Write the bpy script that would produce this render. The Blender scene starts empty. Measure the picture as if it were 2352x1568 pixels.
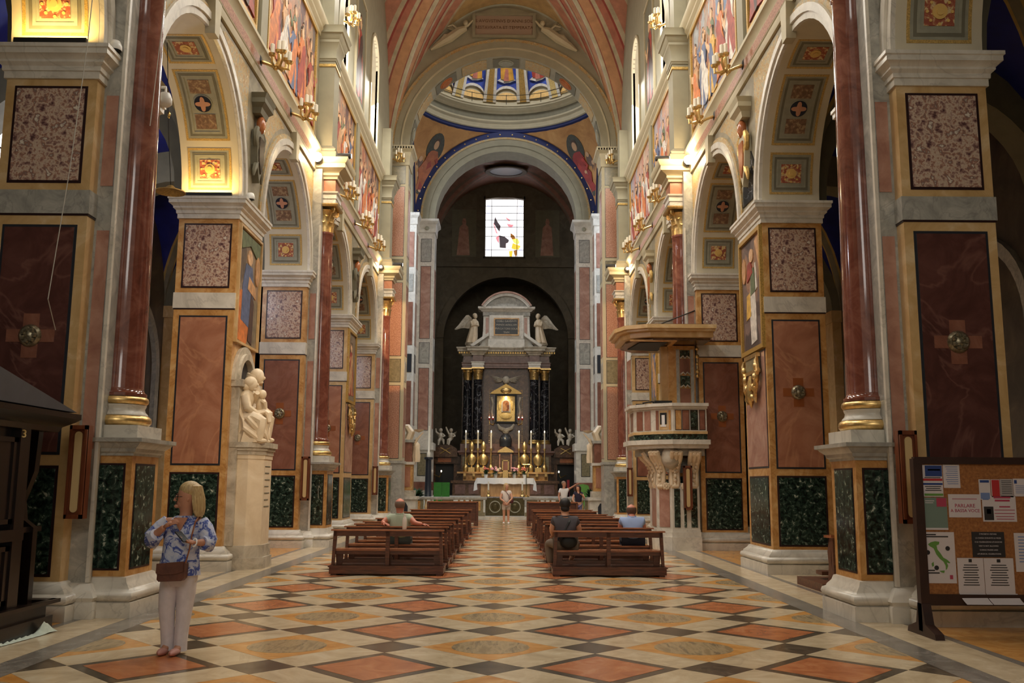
import bpy, bmesh, math, random
from mathutils import Vector, Matrix
random.seed(7)
S = bpy.context.scene
COL = S.collection
PI = math.pi
# ---------------------------------------------------------------- camera
def set_camera():
    cam = bpy.data.cameras.new('camera'); ob = bpy.data.objects.new('camera', cam); COL.objects.link(ob)
    cam.sensor_width = 36; cam.lens = 32.91; cam.clip_end = 300
    p, h, r = math.radians(8.676), math.radians(-0.2897), math.radians(0.35)
    fwd = Vector((-math.sin(h)*math.cos(p), math.cos(h)*math.cos(p), math.sin(p)))
    right = Vector((math.cos(h), math.sin(h), 0)); up = right.cross(fwd)
    r2 = right*math.cos(r) + up*math.sin(r); u2 = -right*math.sin(r) + up*math.cos(r)
    m = Matrix((r2, u2, -fwd)).transposed().to_4x4(); m.translation = Vector((0.15, 0, 1.64))
    ob.matrix_world = m; S.camera = ob
set_camera()
# ---------------------------------------------------------------- world, daylight, exposure
W = bpy.data.worlds.new('world'); S.world = W; W.use_nodes = True
W.node_tree.nodes['Background'].inputs[0].default_value = (1.0, .93, .76, 1)
W.node_tree.nodes['Background'].inputs[1].default_value = 0.30
S.view_settings.view_transform = 'Standard'; S.view_settings.look = 'None'
S.view_settings.exposure = 0.5; S.view_settings.gamma = 1; S.view_settings.use_curve_mapping = False
S.cycles.use_denoising = True
S.cycles.use_adaptive_sampling = True; S.cycles.adaptive_threshold = .05
S.cycles.max_bounces = 5; S.cycles.diffuse_bounces = 3; S.cycles.glossy_bounces = 2
S.cycles.sample_clamp_indirect = 6; S.cycles.caustics_reflective = False; S.cycles.caustics_refractive = False
def area(name, loc, target, sx, sy, watts, col=(1, .95, .88)):
    l = bpy.data.lights.new(name, 'AREA'); l.shape = 'RECTANGLE'; l.size = sx; l.size_y = sy
    l.energy = watts; l.color = col
    o = bpy.data.objects.new(name, l); COL.objects.link(o); o.location = loc
    o.rotation_euler = (Vector(target)-Vector(loc)).to_track_quat('-Z', 'Y').to_euler()
    return o
def spot(name, loc, target, watts, col=(1, .8, .5), ang=60, rad=.05, blend=.5):
    l = bpy.data.lights.new(name, 'SPOT'); l.energy = watts; l.color = col
    l.spot_size = math.radians(ang); l.spot_blend = blend; l.shadow_soft_size = rad
    o = bpy.data.objects.new(name, l); COL.objects.link(o); o.location = loc
    o.rotation_euler = (Vector(target)-Vector(loc)).to_track_quat('-Z', 'Y').to_euler()
    return o
# daylight through the clerestory windows of the nave
for sx in (-1, 1):
    for yc in (2, 8.5, 15, 21.5, 28.2, 35.2):
        area('clerestory_daylight', (sx*5.05, yc, 17.0), (-sx*2.5, yc, 3.0), 2.0, 4.0, {2: 60, 8.5: 110}.get(yc, 560 if sx < 0 else 460), (1, .97, .87))
# daylight of the facade window behind the visitor, of the transept and of the dome
area('facade_window_daylight', (0, -9, 11), (0, 20, 3), 4.5, 4.5, 260, (1, .95, .88))
for sx in (-1, 1):
    area('transept_window_daylight', (sx*9.5, 47, 16.5), (-sx*3.0, 50.5, 6.0), 2.4, 4.0, 520 if sx > 0 else 640, (.74, .85, 1))
area('dome_lantern_daylight', (0, 46.6, 30.2), (0, 47.5, 0), 3.0, 3.0, 1500, (.95, .97, 1))
# ---------------------------------------------------------------- helpers
class MB:
    def __init__(s): s.v = []; s.f = []
    def add(s, vs, fs):
        o = len(s.v); s.v += [tuple(v) for v in vs]; s.f += [tuple(i+o for i in f) for f in fs]; return s
    def box(s, x0, x1, y0, y1, z0, z1):
        return s.add([(x0,y0,z0),(x1,y0,z0),(x1,y1,z0),(x0,y1,z0),(x0,y0,z1),(x1,y0,z1),(x1,y1,z1),(x0,y1,z1)],
                     [(0,3,2,1),(4,5,6,7),(0,1,5,4),(1,2,6,5),(2,3,7,6),(3,0,4,7)])
    def taper(s, c, a, b, z0, z1):   # box with half sizes a at z0 and b at z1
        x, y = c; q = []
        for h, z in ((a, z0), (b, z1)): q += [(x-h[0],y-h[1],z),(x+h[0],y-h[1],z),(x+h[0],y+h[1],z),(x-h[0],y+h[1],z)]
        return s.add(q, [(0,3,2,1),(4,5,6,7),(0,1,5,4),(1,2,6,5),(2,3,7,6),(3,0,4,7)])
    def prism(s, poly, ax, a, b):
        n = len(poly)
        def P(p, t): return {'x': (t, p[0], p[1]), 'y': (p[0], t, p[1]), 'z': (p[0], p[1], t)}[ax]
        vs = [P(p, a) for p in poly] + [P(p, b) for p in poly]
        fs = [tuple(range(n))[::-1], tuple(range(n, 2*n))] + [(i, (i+1) % n, n+(i+1) % n, n+i) for i in range(n)]
        return s.add(vs, fs)
    def lathe(s, prof, c=(0,0,0), n=16, ax='z', sx=1, sy=1, cap=True):
        vs = []; m = len(prof)
        for i in range(n):
            a = 2*PI*i/n; ca, sa = math.cos(a), math.sin(a)
            for r, z in prof:
                p = {'z': (r*ca*sx, r*sa*sy, z), 'y': (r*ca*sx, z, r*sa*sy), 'x': (z, r*ca*sx, r*sa*sy)}[ax]
                vs.append((p[0]+c[0], p[1]+c[1], p[2]+c[2]))
        fs = [(i*m+j, ((i+1) % n)*m+j, ((i+1) % n)*m+j+1, i*m+j+1) for i in range(n) for j in range(m-1)]
        if cap and prof[0][0] > 1e-6: fs.append(tuple(i*m for i in range(n))[::-1])
        if cap and prof[-1][0] > 1e-6: fs.append(tuple(i*m+m-1 for i in range(n)))
        return s.add(vs, fs)
    def ell(s, c, r, n=10, m=7, fn=None):
        r = (r, r, r) if isinstance(r, (int, float)) else r
        vs = [(0,0,-1)]
        for j in range(1, m):
            b = -PI/2+PI*j/m
            vs += [(math.cos(b)*math.cos(2*PI*i/n), math.cos(b)*math.sin(2*PI*i/n), math.sin(b)) for i in range(n)]
        vs.append((0,0,1))
        if fn: vs = [fn(*v) for v in vs]
        vs = [(c[0]+v[0]*r[0], c[1]+v[1]*r[1], c[2]+v[2]*r[2]) for v in vs]
        fs = [(0, 1+(i+1) % n, 1+i) for i in range(n)]
        for j in range(m-2):
            for i in range(n):
                a = 1+j*n; fs.append((a+i, a+(i+1) % n, a+n+(i+1) % n, a+n+i))
        t = len(vs)-1; a = 1+(m-2)*n
        fs += [(a+i, a+(i+1) % n, t) for i in range(n)]
        return s.add(vs, fs)
    def tube(s, pts, r, n=6, flat=1.0):
        pts = [Vector(p) for p in pts]; k = len(pts)
        rs = r if isinstance(r, (list, tuple)) else [r]*k
        vs = []; ref = None
        for i, p in enumerate(pts):
            t = (pts[min(i+1, k-1)]-pts[max(i-1, 0)])
            t = t.normalized() if t.length > 1e-9 else Vector((0,0,1))
            if ref is None: ref = Vector((0,0,1)) if abs(t.z) < .9 else Vector((1,0,0))
            u = t.cross(ref)
            if u.length < 1e-5: u = t.cross(Vector((0,1,0.01)))
            u.normalize(); w = u.cross(t).normalized(); ref = w
            vs += [tuple(p+u*math.cos(2*PI*j/n)*rs[i]+w*math.sin(2*PI*j/n)*rs[i]*flat) for j in range(n)]
        fs = [(i*n+j, i*n+(j+1) % n, (i+1)*n+(j+1) % n, (i+1)*n+j) for i in range(k-1) for j in range(n)]
        fs += [tuple(range(n))[::-1], tuple((k-1)*n+j for j in range(n))]
        return s.add(vs, fs)
    def sweep(s, prof, path, closed=True):
        # prof: (out, z) points; path: plan polyline, outward is to the right of travel; mitred corners
        n = len(path); nr = []
        for i in range(n):
            def nrm(a, b):
                d = Vector((b[0]-a[0], b[1]-a[1])); d.normalize(); return Vector((d.y, -d.x))
            if closed: a = nrm(path[i-1], path[i]); b = nrm(path[i], path[(i+1) % n])
            else:
                a = nrm(path[max(i-1, 0)], path[max(i, 1)]) if i > 0 else None
                b = nrm(path[i], path[i+1]) if i < n-1 else None
                a = a or b; b = b or a
            m = a+b; q = m/max(.2, m.dot(a)); nr.append(q)
        k = len(prof); vs = []
        for i in range(n):
            vs += [(path[i][0]+nr[i].x*o, path[i][1]+nr[i].y*o, z) for o, z in prof]
        fs = []
        for i in range(n if closed else n-1):
            j = (i+1) % n
            fs += [(i*k+t, j*k+t, j*k+(t+1) % k, i*k+(t+1) % k) for t in range(k-(1 if closed else 0))]
        if not closed: fs += [tuple(range(k)), tuple((n-1)*k+t for t in range(k))[::-1]]
        else:
            fs += [tuple(i*k+k-1 for i in range(n)), tuple(i*k for i in range(n))[::-1]]
        return s.add(vs, fs)
    def xf(s, fn): s.v = [tuple(fn(*v)) for v in s.v]; return s
    def mir(s, sx):
        if sx < 0: s.v = [(-x, y, z) for x, y, z in s.v]; s.f = [f[::-1] for f in s.f]
        return s
    def rot(s, a, c=(0,0,0)):
        ca, sa = math.cos(a), math.sin(a)
        s.v = [(c[0]+(x-c[0])*ca-(y-c[1])*sa, c[1]+(x-c[0])*sa+(y-c[1])*ca, z) for x, y, z in s.v]; return s
    def mv(s, dx, dy, dz): s.v = [(x+dx, y+dy, z+dz) for x, y, z in s.v]; return s
ORG = {}
def mesh(name, mb, mat, smooth=False, off=(0,0,0)):
    me = bpy.data.meshes.new(name)
    me.from_pydata([(x-off[0], y-off[1], z-off[2]) for x, y, z in mb.v], [], mb.f)
    for m in (mat if isinstance(mat, (list, tuple)) else [mat]): me.materials.append(m)
    if smooth:
        me.polygons.foreach_set('use_smooth', [True]*len(me.polygons))
        me.set_sharp_from_angle(angle=math.radians(smooth if smooth is not True else 40))
    me.update(); return me
def part(name, mb, mat, parent, smooth=False, label=None, kind=None):
    off = ORG.get(parent.name, (0,0,0)) if parent else (0,0,0)
    o = bpy.data.objects.new(name, mesh(name, mb, mat, smooth, off)); COL.objects.link(o)
    if parent: o.parent = parent; ORG[o.name] = off
    if label: o['label'] = label
    if kind: o['kind'] = kind
    return o
def link(name, me, parent, loc=(0,0,0), rz=0):
    o = bpy.data.objects.new(name, me); COL.objects.link(o); o.parent = parent; o.location = loc
    if rz: o.rotation_euler = (0, 0, rz)
    return o
def tag(o, label, cat, group=None):
    o['label'] = label; o['category'] = cat
    if group: o['group'] = group
    return o
def thing(name, label, cat, loc=(0,0,0), group=None, world=True, rz=0):
    o = bpy.data.objects.new(name, None); COL.objects.link(o); o.empty_display_size = .1
    o.location = loc; o.rotation_euler = (0,0,rz); tag(o, label, cat, group)
    if world: ORG[o.name] = tuple(loc)
    return o
def solo(name, mb, mat, label, cat, group=None, smooth=False, org=None):
    # a thing that is one mesh; its origin goes to the middle of its foot
    if org is None:
        xs, ys, zs = zip(*mb.v); org = ((min(xs)+max(xs))/2, (min(ys)+max(ys))/2, min(zs))
    o = bpy.data.objects.new(name, mesh(name, mb, mat, smooth, org)); COL.objects.link(o); o.location = org
    ORG[o.name] = org
    return tag(o, label, cat, group)
def struct(name, mb, mat, smooth=False, parent=None):
    o = part(name, mb, mat, parent, smooth)
    if not parent: o['kind'] = 'structure'
    return o
def copytree(root, loc, rz=0, label=None):
    r = root.copy(); COL.objects.link(r); r.location = loc; r.rotation_euler = (0,0,rz)
    if label: r['label'] = label
    for ch in list(root.children):
        c = ch.copy(); COL.objects.link(c); c.parent = r
        for g in list(ch.children):
            d = g.copy(); COL.objects.link(d); d.parent = c
    return r
# ---------------------------------------------------------------- materials (all procedural)
MT = {}
def nodes(name, rough=.5, metal=0, spec=.5, coat=0):
    m = bpy.data.materials.new(name); m.use_nodes = True; t = m.node_tree; b = t.nodes['Principled BSDF']
    b.inputs['Roughness'].default_value = rough; b.inputs['Metallic'].default_value = metal
    b.inputs['Specular IOR Level'].default_value = spec
    if coat: b.inputs['Coat Weight'].default_value = coat
    MT[name] = m
    return m, t, b
def c4(c): return (c[0], c[1], c[2], 1)
def srgb(r, g, b):
    return tuple((v/12.92 if v <= .04045 else ((v+.055)/1.055)**2.4) for v in (r/255, g/255, b/255))
def plain(name, c, rough=.5, metal=0, spec=.5, var=.0, scale=8):
    m, t, b = nodes(name, rough, metal, spec)
    if var:
        tc = t.nodes.new('ShaderNodeTexCoord'); n = t.nodes.new('ShaderNodeTexNoise'); n.inputs['Scale'].default_value = scale
        n.inputs['Detail'].default_value = 4
        r = t.nodes.new('ShaderNodeValToRGB'); e = r.color_ramp.elements
        e[0].position = .3; e[1].position = .7
        e[0].color = c4([v*(1-var) for v in c]); e[1].color = c4([min(1, v*(1+var)) for v in c])
        t.links.new(tc.outputs['Object'], n.inputs['Vector']); t.links.new(n.outputs['Fac'], r.inputs['Fac']); t.links.new(r.outputs['Color'], b.inputs['Base Color'])
    else: b.inputs['Base Color'].default_value = c4(c)
    return m
def glow(name, c, strength):
    m, t, b = nodes(name, .5)
    b.inputs['Base Color'].default_value = c4(c); b.inputs['Emission Color'].default_value = c4(c); b.inputs['Emission Strength'].default_value = strength
    return m
def marble(name, stops, scale=3, dist=1.2, rough=.22, detail=6, sc=(1,1,1), vein=None, vs=1.2, bump=0, coord='Object', spec=.5):
    m, t, b = nodes(name, rough, 0, spec); N = t.nodes.new; L = t.links.new
    tc = N('ShaderNodeTexCoord'); mp = N('ShaderNodeMapping'); mp.inputs['Scale'].default_value = sc
    n = N('ShaderNodeTexNoise'); n.inputs['Scale'].default_value = scale; n.inputs['Detail'].default_value = detail; n.inputs['Distortion'].default_value = dist
    n.inputs['Roughness'].default_value = .62
    r = N('ShaderNodeValToRGB'); e = r.color_ramp.elements
    while len(e) < len(stops): e.new(.5)
    for i, (p, c) in enumerate(stops): e[i].position = p; e[i].color = c4(c)
    L(tc.outputs[coord], mp.inputs['Vector']); L(mp.outputs['Vector'], n.inputs['Vector']); L(n.outputs['Fac'], r.inputs['Fac'])
    out = r.outputs['Color']
    if vein:
        w = N('ShaderNodeTexNoise'); w.inputs['Scale'].default_value = vs; w.inputs['Detail'].default_value = 5; w.inputs['Distortion'].default_value = 1.6
        r2 = N('ShaderNodeValToRGB'); q = r2.color_ramp.elements; q.new(.5)
        q[0].position = .485; q[1].position = .5; q[2].position = .515
        q[0].color = (0,0,0,1); q[1].color = (.38,.38,.38,1); q[2].color = (0,0,0,1)
        mx = N('ShaderNodeMix'); mx.data_type = 'RGBA'; mx.inputs['B'].default_value = c4(vein)
        L(mp.outputs['Vector'], w.inputs['Vector']); L(w.outputs['Fac'], r2.inputs['Fac']); L(r2.outputs['Color'], mx.inputs['Factor']); L(out, mx.inputs['A'])
        out = mx.outputs['Result']
    L(out, b.inputs['Base Color'])
    if bump:
        bp = N('ShaderNodeBump'); bp.inputs['Strength'].default_value = bump; bp.inputs['Distance'].default_value = .02
        L(n.outputs['Fac'], bp.inputs['Height']); L(bp.outputs['Normal'], b.inputs['Normal'])
    return m
def painted(name, pal, scale=2.2, sc=(1,1,.5), rough=.6, seed=0, bg=None):
    # soft-edged patches like draped figures of a fresco
    m, t, b = nodes(name, rough); N = t.nodes.new; L = t.links.new
    tc = N('ShaderNodeTexCoord'); mp = N('ShaderNodeMapping'); mp.inputs['Scale'].default_value = sc; mp.inputs['Location'].default_value = (seed*3.7, seed*1.9, seed*2.3)
    n = N('ShaderNodeTexNoise'); n.inputs['Scale'].default_value = scale*1.4; n.inputs['Detail'].default_value = 3
    ad = N('ShaderNodeVectorMath'); ad.operation = 'MULTIPLY_ADD'; ad.inputs[1].default_value = (.55,.55,.55)
    v = N('ShaderNodeTexVoronoi'); v.inputs['Scale'].default_value = scale; v.feature = 'SMOOTH_F1'; v.inputs['Smoothness'].default_value = .35
    sp = N('ShaderNodeSeparateColor'); r = N('ShaderNodeValToRGB'); e = r.color_ramp.elements
    while len(e) < len(pal): e.new(.5)
    for i, c in enumerate(pal): e[i].position = .12+.76*i/(len(pal)-1); e[i].color = c4(c)
    n2 = N('ShaderNodeTexNoise'); n2.inputs['Scale'].default_value = scale*5; n2.inputs['Detail'].default_value = 4
    hs = N('ShaderNodeMix'); hs.data_type = 'RGBA'; hs.blend_type = 'OVERLAY'; hs.inputs['Factor'].default_value = .75
    L(tc.outputs['Object'], mp.inputs['Vector']); L(mp.outputs['Vector'], n.inputs['Vector']); L(n.outputs['Color'], ad.inputs[0]); L(mp.outputs['Vector'], ad.inputs[2])
    L(ad.outputs[0], v.inputs['Vector']); L(v.outputs['Color'], sp.inputs['Color']); L(sp.outputs['Red'], r.inputs['Fac'])
    L(ad.outputs[0], n2.inputs['Vector']); L(r.outputs['Color'], hs.inputs['A']); L(n2.outputs['Fac'], hs.inputs['B']); L(hs.outputs['Result'], b.inputs['Base Color'])
    return m
siena = marble('siena_marble', [(.3, srgb(172,120,64)), (.5, srgb(200,150,90)), (.7, srgb(218,178,122))], 2.4, 1.5, .24, vein=srgb(150,88,40), vs=.9)
siena2 = marble('pale_siena_marble', [(.3, srgb(188,150,96)), (.55, srgb(208,172,120)), (.7, srgb(222,194,150))], 2.0, 1.2, .28)
white = marble('white_marble', [(.3, srgb(196,188,174)), (.6, srgb(222,214,200)), (.75, srgb(232,226,214))], 1.6, 1.5, .3, vein=srgb(160,152,142), vs=.8)
grey = marble('grey_marble', [(.3, srgb(140,138,130)), (.55, srgb(172,168,158)), (.75, srgb(200,195,184))], 2.2, 2.0, .3, vein=srgb(110,108,104), vs=1.1)
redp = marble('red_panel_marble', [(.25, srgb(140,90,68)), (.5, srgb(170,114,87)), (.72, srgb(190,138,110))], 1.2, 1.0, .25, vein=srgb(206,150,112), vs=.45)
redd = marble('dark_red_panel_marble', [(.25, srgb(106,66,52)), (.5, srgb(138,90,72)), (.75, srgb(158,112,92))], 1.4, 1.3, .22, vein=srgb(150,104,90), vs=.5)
pinkp = marble('pink_marble', [(.3, srgb(146,102,88)), (.5, srgb(170,126,108)), (.72, srgb(190,150,132))], 2.2, .8, .26)
speck = marble('speckled_pink_marble', [(.3, srgb(142,94,74)), (.46, srgb(170,118,94)), (.54, srgb(182,134,108)), (.7, srgb(198,156,132))], 26, .3, .3, detail=2)
olive = marble('olive_marble', [(.3, srgb(112,102,76)), (.6, srgb(138,126,96)), (.75, srgb(154,142,112))], 9, .4, .3, detail=3)
verde = marble('green_breccia', [(.38, srgb(16,24,20)), (.50, srgb(36,52,44)), (.60, srgb(66,84,72)), (.68, srgb(186,190,174))], 13, .7, .14, detail=7)
breccia = marble('breccia_marble', [(.36, srgb(92,64,64)), (.43, srgb(160,124,112)), (.50, srgb(206,184,162)), (.55, srgb(164,118,100)), (.60, srgb(128,104,96)), (.66, srgb(222,208,190))], 8, .15, .2, detail=8)
colred = marble('column_red_marble', [(.3, srgb(90,50,40)), (.5, srgb(118,68,54)), (.7, srgb(142,92,76))], 3.0, 1.0, .09, detail=7, spec=.6)
nero = marble('black_veined_marble', [(.3, srgb(14,14,18)), (.6, srgb(30,30,36)), (.75, srgb(70,72,80))], 2.4, 2.5, .12, vein=srgb(190,190,195), vs=1.3)
darkline = plain('dark_inlay', srgb(46,26,26), .3)
bluline = plain('slate_inlay', srgb(44,46,52), .3)
gold = plain('gilding', (.74,.50,.20), .30, .9, var=.18, scale=20)
goldd = plain('dull_gilding', (.55,.36,.12), .42, .75, var=.3, scale=24)
cream = plain('cream_stucco', srgb(184,172,142), .6, var=.06, scale=3)
stucco = plain('grey_green_stucco', srgb(142,134,110), .65, var=.08, scale=3)
stuccod = plain('olive_stucco', srgb(112,106,86), .7, var=.1, scale=4)
brass = plain('brass', (.8,.55,.2), .25, 1)
iron = plain('dark_iron', srgb(36,32,30), .5, .5)
wax = plain('candle_wax', srgb(240,228,204), .5)
blackm = plain('matte_black', srgb(18,17,16), .6)
wood = marble('dark_walnut_wood', [(.3, srgb(62,34,22)), (.55, srgb(100,58,38)), (.75, srgb(130,80,54))], 3, .6, .32, sc=(1,9,9))
woodtop = marble('polished_walnut_wood', [(.3, srgb(118,68,44)), (.55, srgb(164,102,68)), (.75, srgb(192,132,94))], 3, .6, .2, sc=(1,9,9))  # polished tops, colour also lightened to carry their reflected sheen
ebony = marble('blackened_wood', [(.3, srgb(16,10,8)), (.6, srgb(34,22,17)), (.75, srgb(52,34,25))], 2.5, .5, .25, sc=(6,6,1))
carrara = marble('carved_white_marble', [(.3, srgb(214,190,156)), (.6, srgb(232,212,182)), (.75, srgb(240,226,202))], 2, .8, .42)
carrara2 = marble('weathered_white_marble', [(.3, srgb(150,138,120)), (.55, srgb(196,184,164)), (.75, srgb(214,204,188))], 3, 1, .5)
# ---------------------------------------------------------------- floor of inlaid marble lozenges
f_base = marble('floor_bed_stone', [(.3, srgb(120,110,96)), (.7, srgb(150,140,122))], 2, 1, .3)
f_white = marble('floor_white_marble', [(.3, srgb(186,164,130)), (.55, srgb(210,188,154)), (.75, srgb(222,204,174))], 1.8, 2.0, .2, vein=srgb(170,150,122), vs=.7)
f_red = marble('floor_red_marble', [(.3, srgb(162,92,56)), (.55, srgb(188,116,72)), (.75, srgb(204,142,100))], 3, 1.2, .22)
f_dark = marble('floor_green_black_marble', [(.3, srgb(62,54,44)), (.55, srgb(88,76,62)), (.72, srgb(122,108,90))], 5, 1.5, .2)
f_yel = marble('floor_yellow_marble', [(.3, srgb(186,124,56)), (.55, srgb(210,152,82)), (.75, srgb(222,176,112))], 3, 1.4, .22)
f_oval = marble('floor_striped_marble', [(.35, srgb(150,128,94)), (.5, srgb(176,152,114)), (.65, srgb(134,116,88))], 2, .3, .2, sc=(5,1,1), detail=3)
f_grey = marble('floor_grey_marble', [(.3, srgb(104,96,88)), (.55, srgb(132,124,114)), (.75, srgb(152,144,134))], 2, 2, .2)
floor = struct('floor', MB().box(-14, 14, -6, 72, -.35, -.012), f_base)
def clipx(poly, xm):
    for sgn in (1, -1):
        out = []
        for i, p in enumerate(poly):
            q = poly[(i+1) % len(poly)]; a = xm-sgn*p[0]; b = xm-sgn*q[0]
            if a >= 0: out.append(p)
            if a*b < 0: t = a/(a-b); out.append((p[0]+(q[0]-p[0])*t, p[1]+(q[1]-p[1])*t))
        poly = out
        if len(poly) < 3: return []
    return poly
def shrink(poly, g):
    cx = sum(p[0] for p in poly)/len(poly); cy = sum(p[1] for p in poly)/len(poly); o = []
    for x, y in poly:
        d = math.hypot(x-cx, y-cy); k = max(.2, (d-g)/d); o.append((cx+(x-cx)*k, cy+(y-cy)*k))
    return o
XP, YP, Y0, AX, AY, XM = 2.07, 2.169, 8.815, .70, .745, 4.12
FAR = {}
def tile(name, poly, mat, z1=0.0, z0=-.012, g=.004, cx=True):
    poly = clipx(poly, XM) if cx else poly
    if not poly: return
    poly = shrink(poly, g)
    mb = MB().prism(poly, 'z', z0, z1)
    yc = sum(p[1] for p in poly)/len(poly)
    if yc > 31: FAR.setdefault(mat.name, MB()).add(mb.v, mb.f); return
    part(name, mb, mat, floor)
def rh(x, y, a, b): return [(x-a, y), (x, y-b), (x+a, y), (x, y+b)]
for j in range(-1, 17):
    y = Y0+YP*j
    if y > 44.2 or y < 6.2: continue
    for i in (-2, -1, 0, 1, 2):
        x = XP*i
        tile('dark_lozenge', rh(x, y, XP/2-AX, YP/2-AY), f_dark)
        yy = y+YP/2
        tile('yellow_lozenge', rh(x, yy, AX, AY), f_yel)
        if abs(x) < 4.3:
            ov = [(x+.40*math.cos(2*PI*k/20), yy+.40*math.sin(2*PI*k/20)) for k in range(20)]
            tile('striped_oval', ov, f_oval, .0015, -.004, .0)
    for i in (-2, -1, 0, 1):
        x = XP*(i+.5)
        tile('dark_lozenge', rh(x, y+YP/2, XP/2-AX, YP/2-AY), f_dark)
        tile('lozenge_border', rh(x, y, AX, AY), f_dark)
        tile('red_lozenge', rh(x, y, AX*.80, AY*.80), f_red, .0015, -.004)
        for sx in (1, -1):
            for sy in (1, -1):
                A = (x+sx*AX, y); B = (x, y+sy*AY); Cc = (x+sx*(XP/2-AX), y+sy*YP/2); D = (x+sx*XP/2, y+sy*(YP/2-AY))
                tile('white_slab', [A, B, Cc, D], f_white)
    for sx in (1, -1):   # slabs of the cut outer column
        x = sx*XP*2.5
        A = (x-sx*AX, y)
        for sy in (1, -1):
            tile('white_slab', [A, (x, y+sy*AY), (x-sx*(XP/2-AX), y+sy*YP/2), (x-sx*XP/2, y+sy*(YP/2-AY))], f_white)
for mname, mb in FAR.items(): part('far_floor_tiles', mb, MT[mname], floor, kind='stuff')
for sx in (-1, 1):
    yy = 6.0
    while yy < 44.5:
        y2 = min(44.8, yy+random.uniform(2.2, 3.4))
        for nm, a, b, mt in (('grey_border_slab', 4.125, 4.45, f_grey), ('white_border_slab', 4.455, 4.96, f_white), ('dark_border_strip', 4.965, 5.07, f_grey)):
            part(nm, MB().box(min(sx*a, sx*b), max(sx*a, sx*b), yy+.003, y2-.003, -.012, 0), mt, floor)
        yy = y2
    for k in range(6):   # slabs between the piers and in the aisles
        y = 6.0+6.5*k
        part('aisle_slab', MB().box(min(sx*5.075, sx*6.5), max(sx*5.075, sx*6.5), y, y+6.49, -.012, 0), f_white if k % 2 else f_yel, floor)
        part('aisle_slab', MB().box(min(sx*6.505, sx*12.2), max(sx*6.505, sx*12.2), y, y+6.49, -.012, 0), f_grey if k % 2 else f_white, floor)
part('crossing_slab', MB().box(-12, 12, 45.0, 70, -.012, 0.0), f_grey, floor)
# ---------------------------------------------------------------- nave piers, columns, arcades
PY = [11.6+6.5*(k-1) for k in range(0, 6)]      # front of pier k (k = 0 stands behind the visitor)
redx = marble('shaded_red_panel_marble', [(.25, srgb(66,40,36)), (.5, srgb(88,54,48)), (.75, srgb(110,72,64))], 1.4, 1.3, .22, vein=srgb(140,98,86), vs=.5)  # darker copy of the red panel marble, shade of the nearest piers in its colour
SIDE = {-1: 'left', 1: 'right'}
ORD = {1: 'nearest', 2: 'second', 3: 'third', 4: 'fourth', 5: 'fifth'}
BASE_PROF = [(.0, 0), (.17, 0), (.17, .18), (.13, .185), (.165, .21), (.18, .25), (.165, .295), (.12, .315), (.12, .335), (.05, .40), (.03, .44), (0, .45)]
CORN_PROF = [(.0, 6.83), (.03, 6.83), (.03, 6.93), (.05, 6.93), (.055, 6.99), (.10, 7.03), (.10, 7.06), (.145, 7.11), (.17, 7.12), (.17, 7.19), (.19, 7.2), (.19, 7.25), (0, 7.25)]
def rect(x0, x1, y0, y1): return [(x0, y0), (x1, y0), (x1, y1), (x0, y1)]
def faceY(mb, x0, x1, y, z0, z1, t):            # slab standing proud of a face that looks to the camera
    return mb.box(x0, x1, y-t, y+.01, z0, z1)
def panelY(root, s, x0, x1, y, z0, z1, mat, line, name='panel', lw=.035):
    b = part(name+'_border', faceY(MB(), x0-lw, x1+lw, y, z0-lw, z1+lw, .006).mir(s), line, root)
    return part(name, faceY(MB(), x0, x1, y, z0, z1, .014).mir(s), mat, b)
def panelX(root, s, x, y0, y1, z0, z1, mat, line, name='panel', lw=.035):
    b = part(name+'_border', MB().box(x-.006, x+.01, y0-lw, y1+lw, z0-lw, z1+lw).mir(s), line, root)
    return part(name, MB().box(x-.014, x+.01, y0, y1, z0, z1).mir(s), mat, b)
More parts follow.
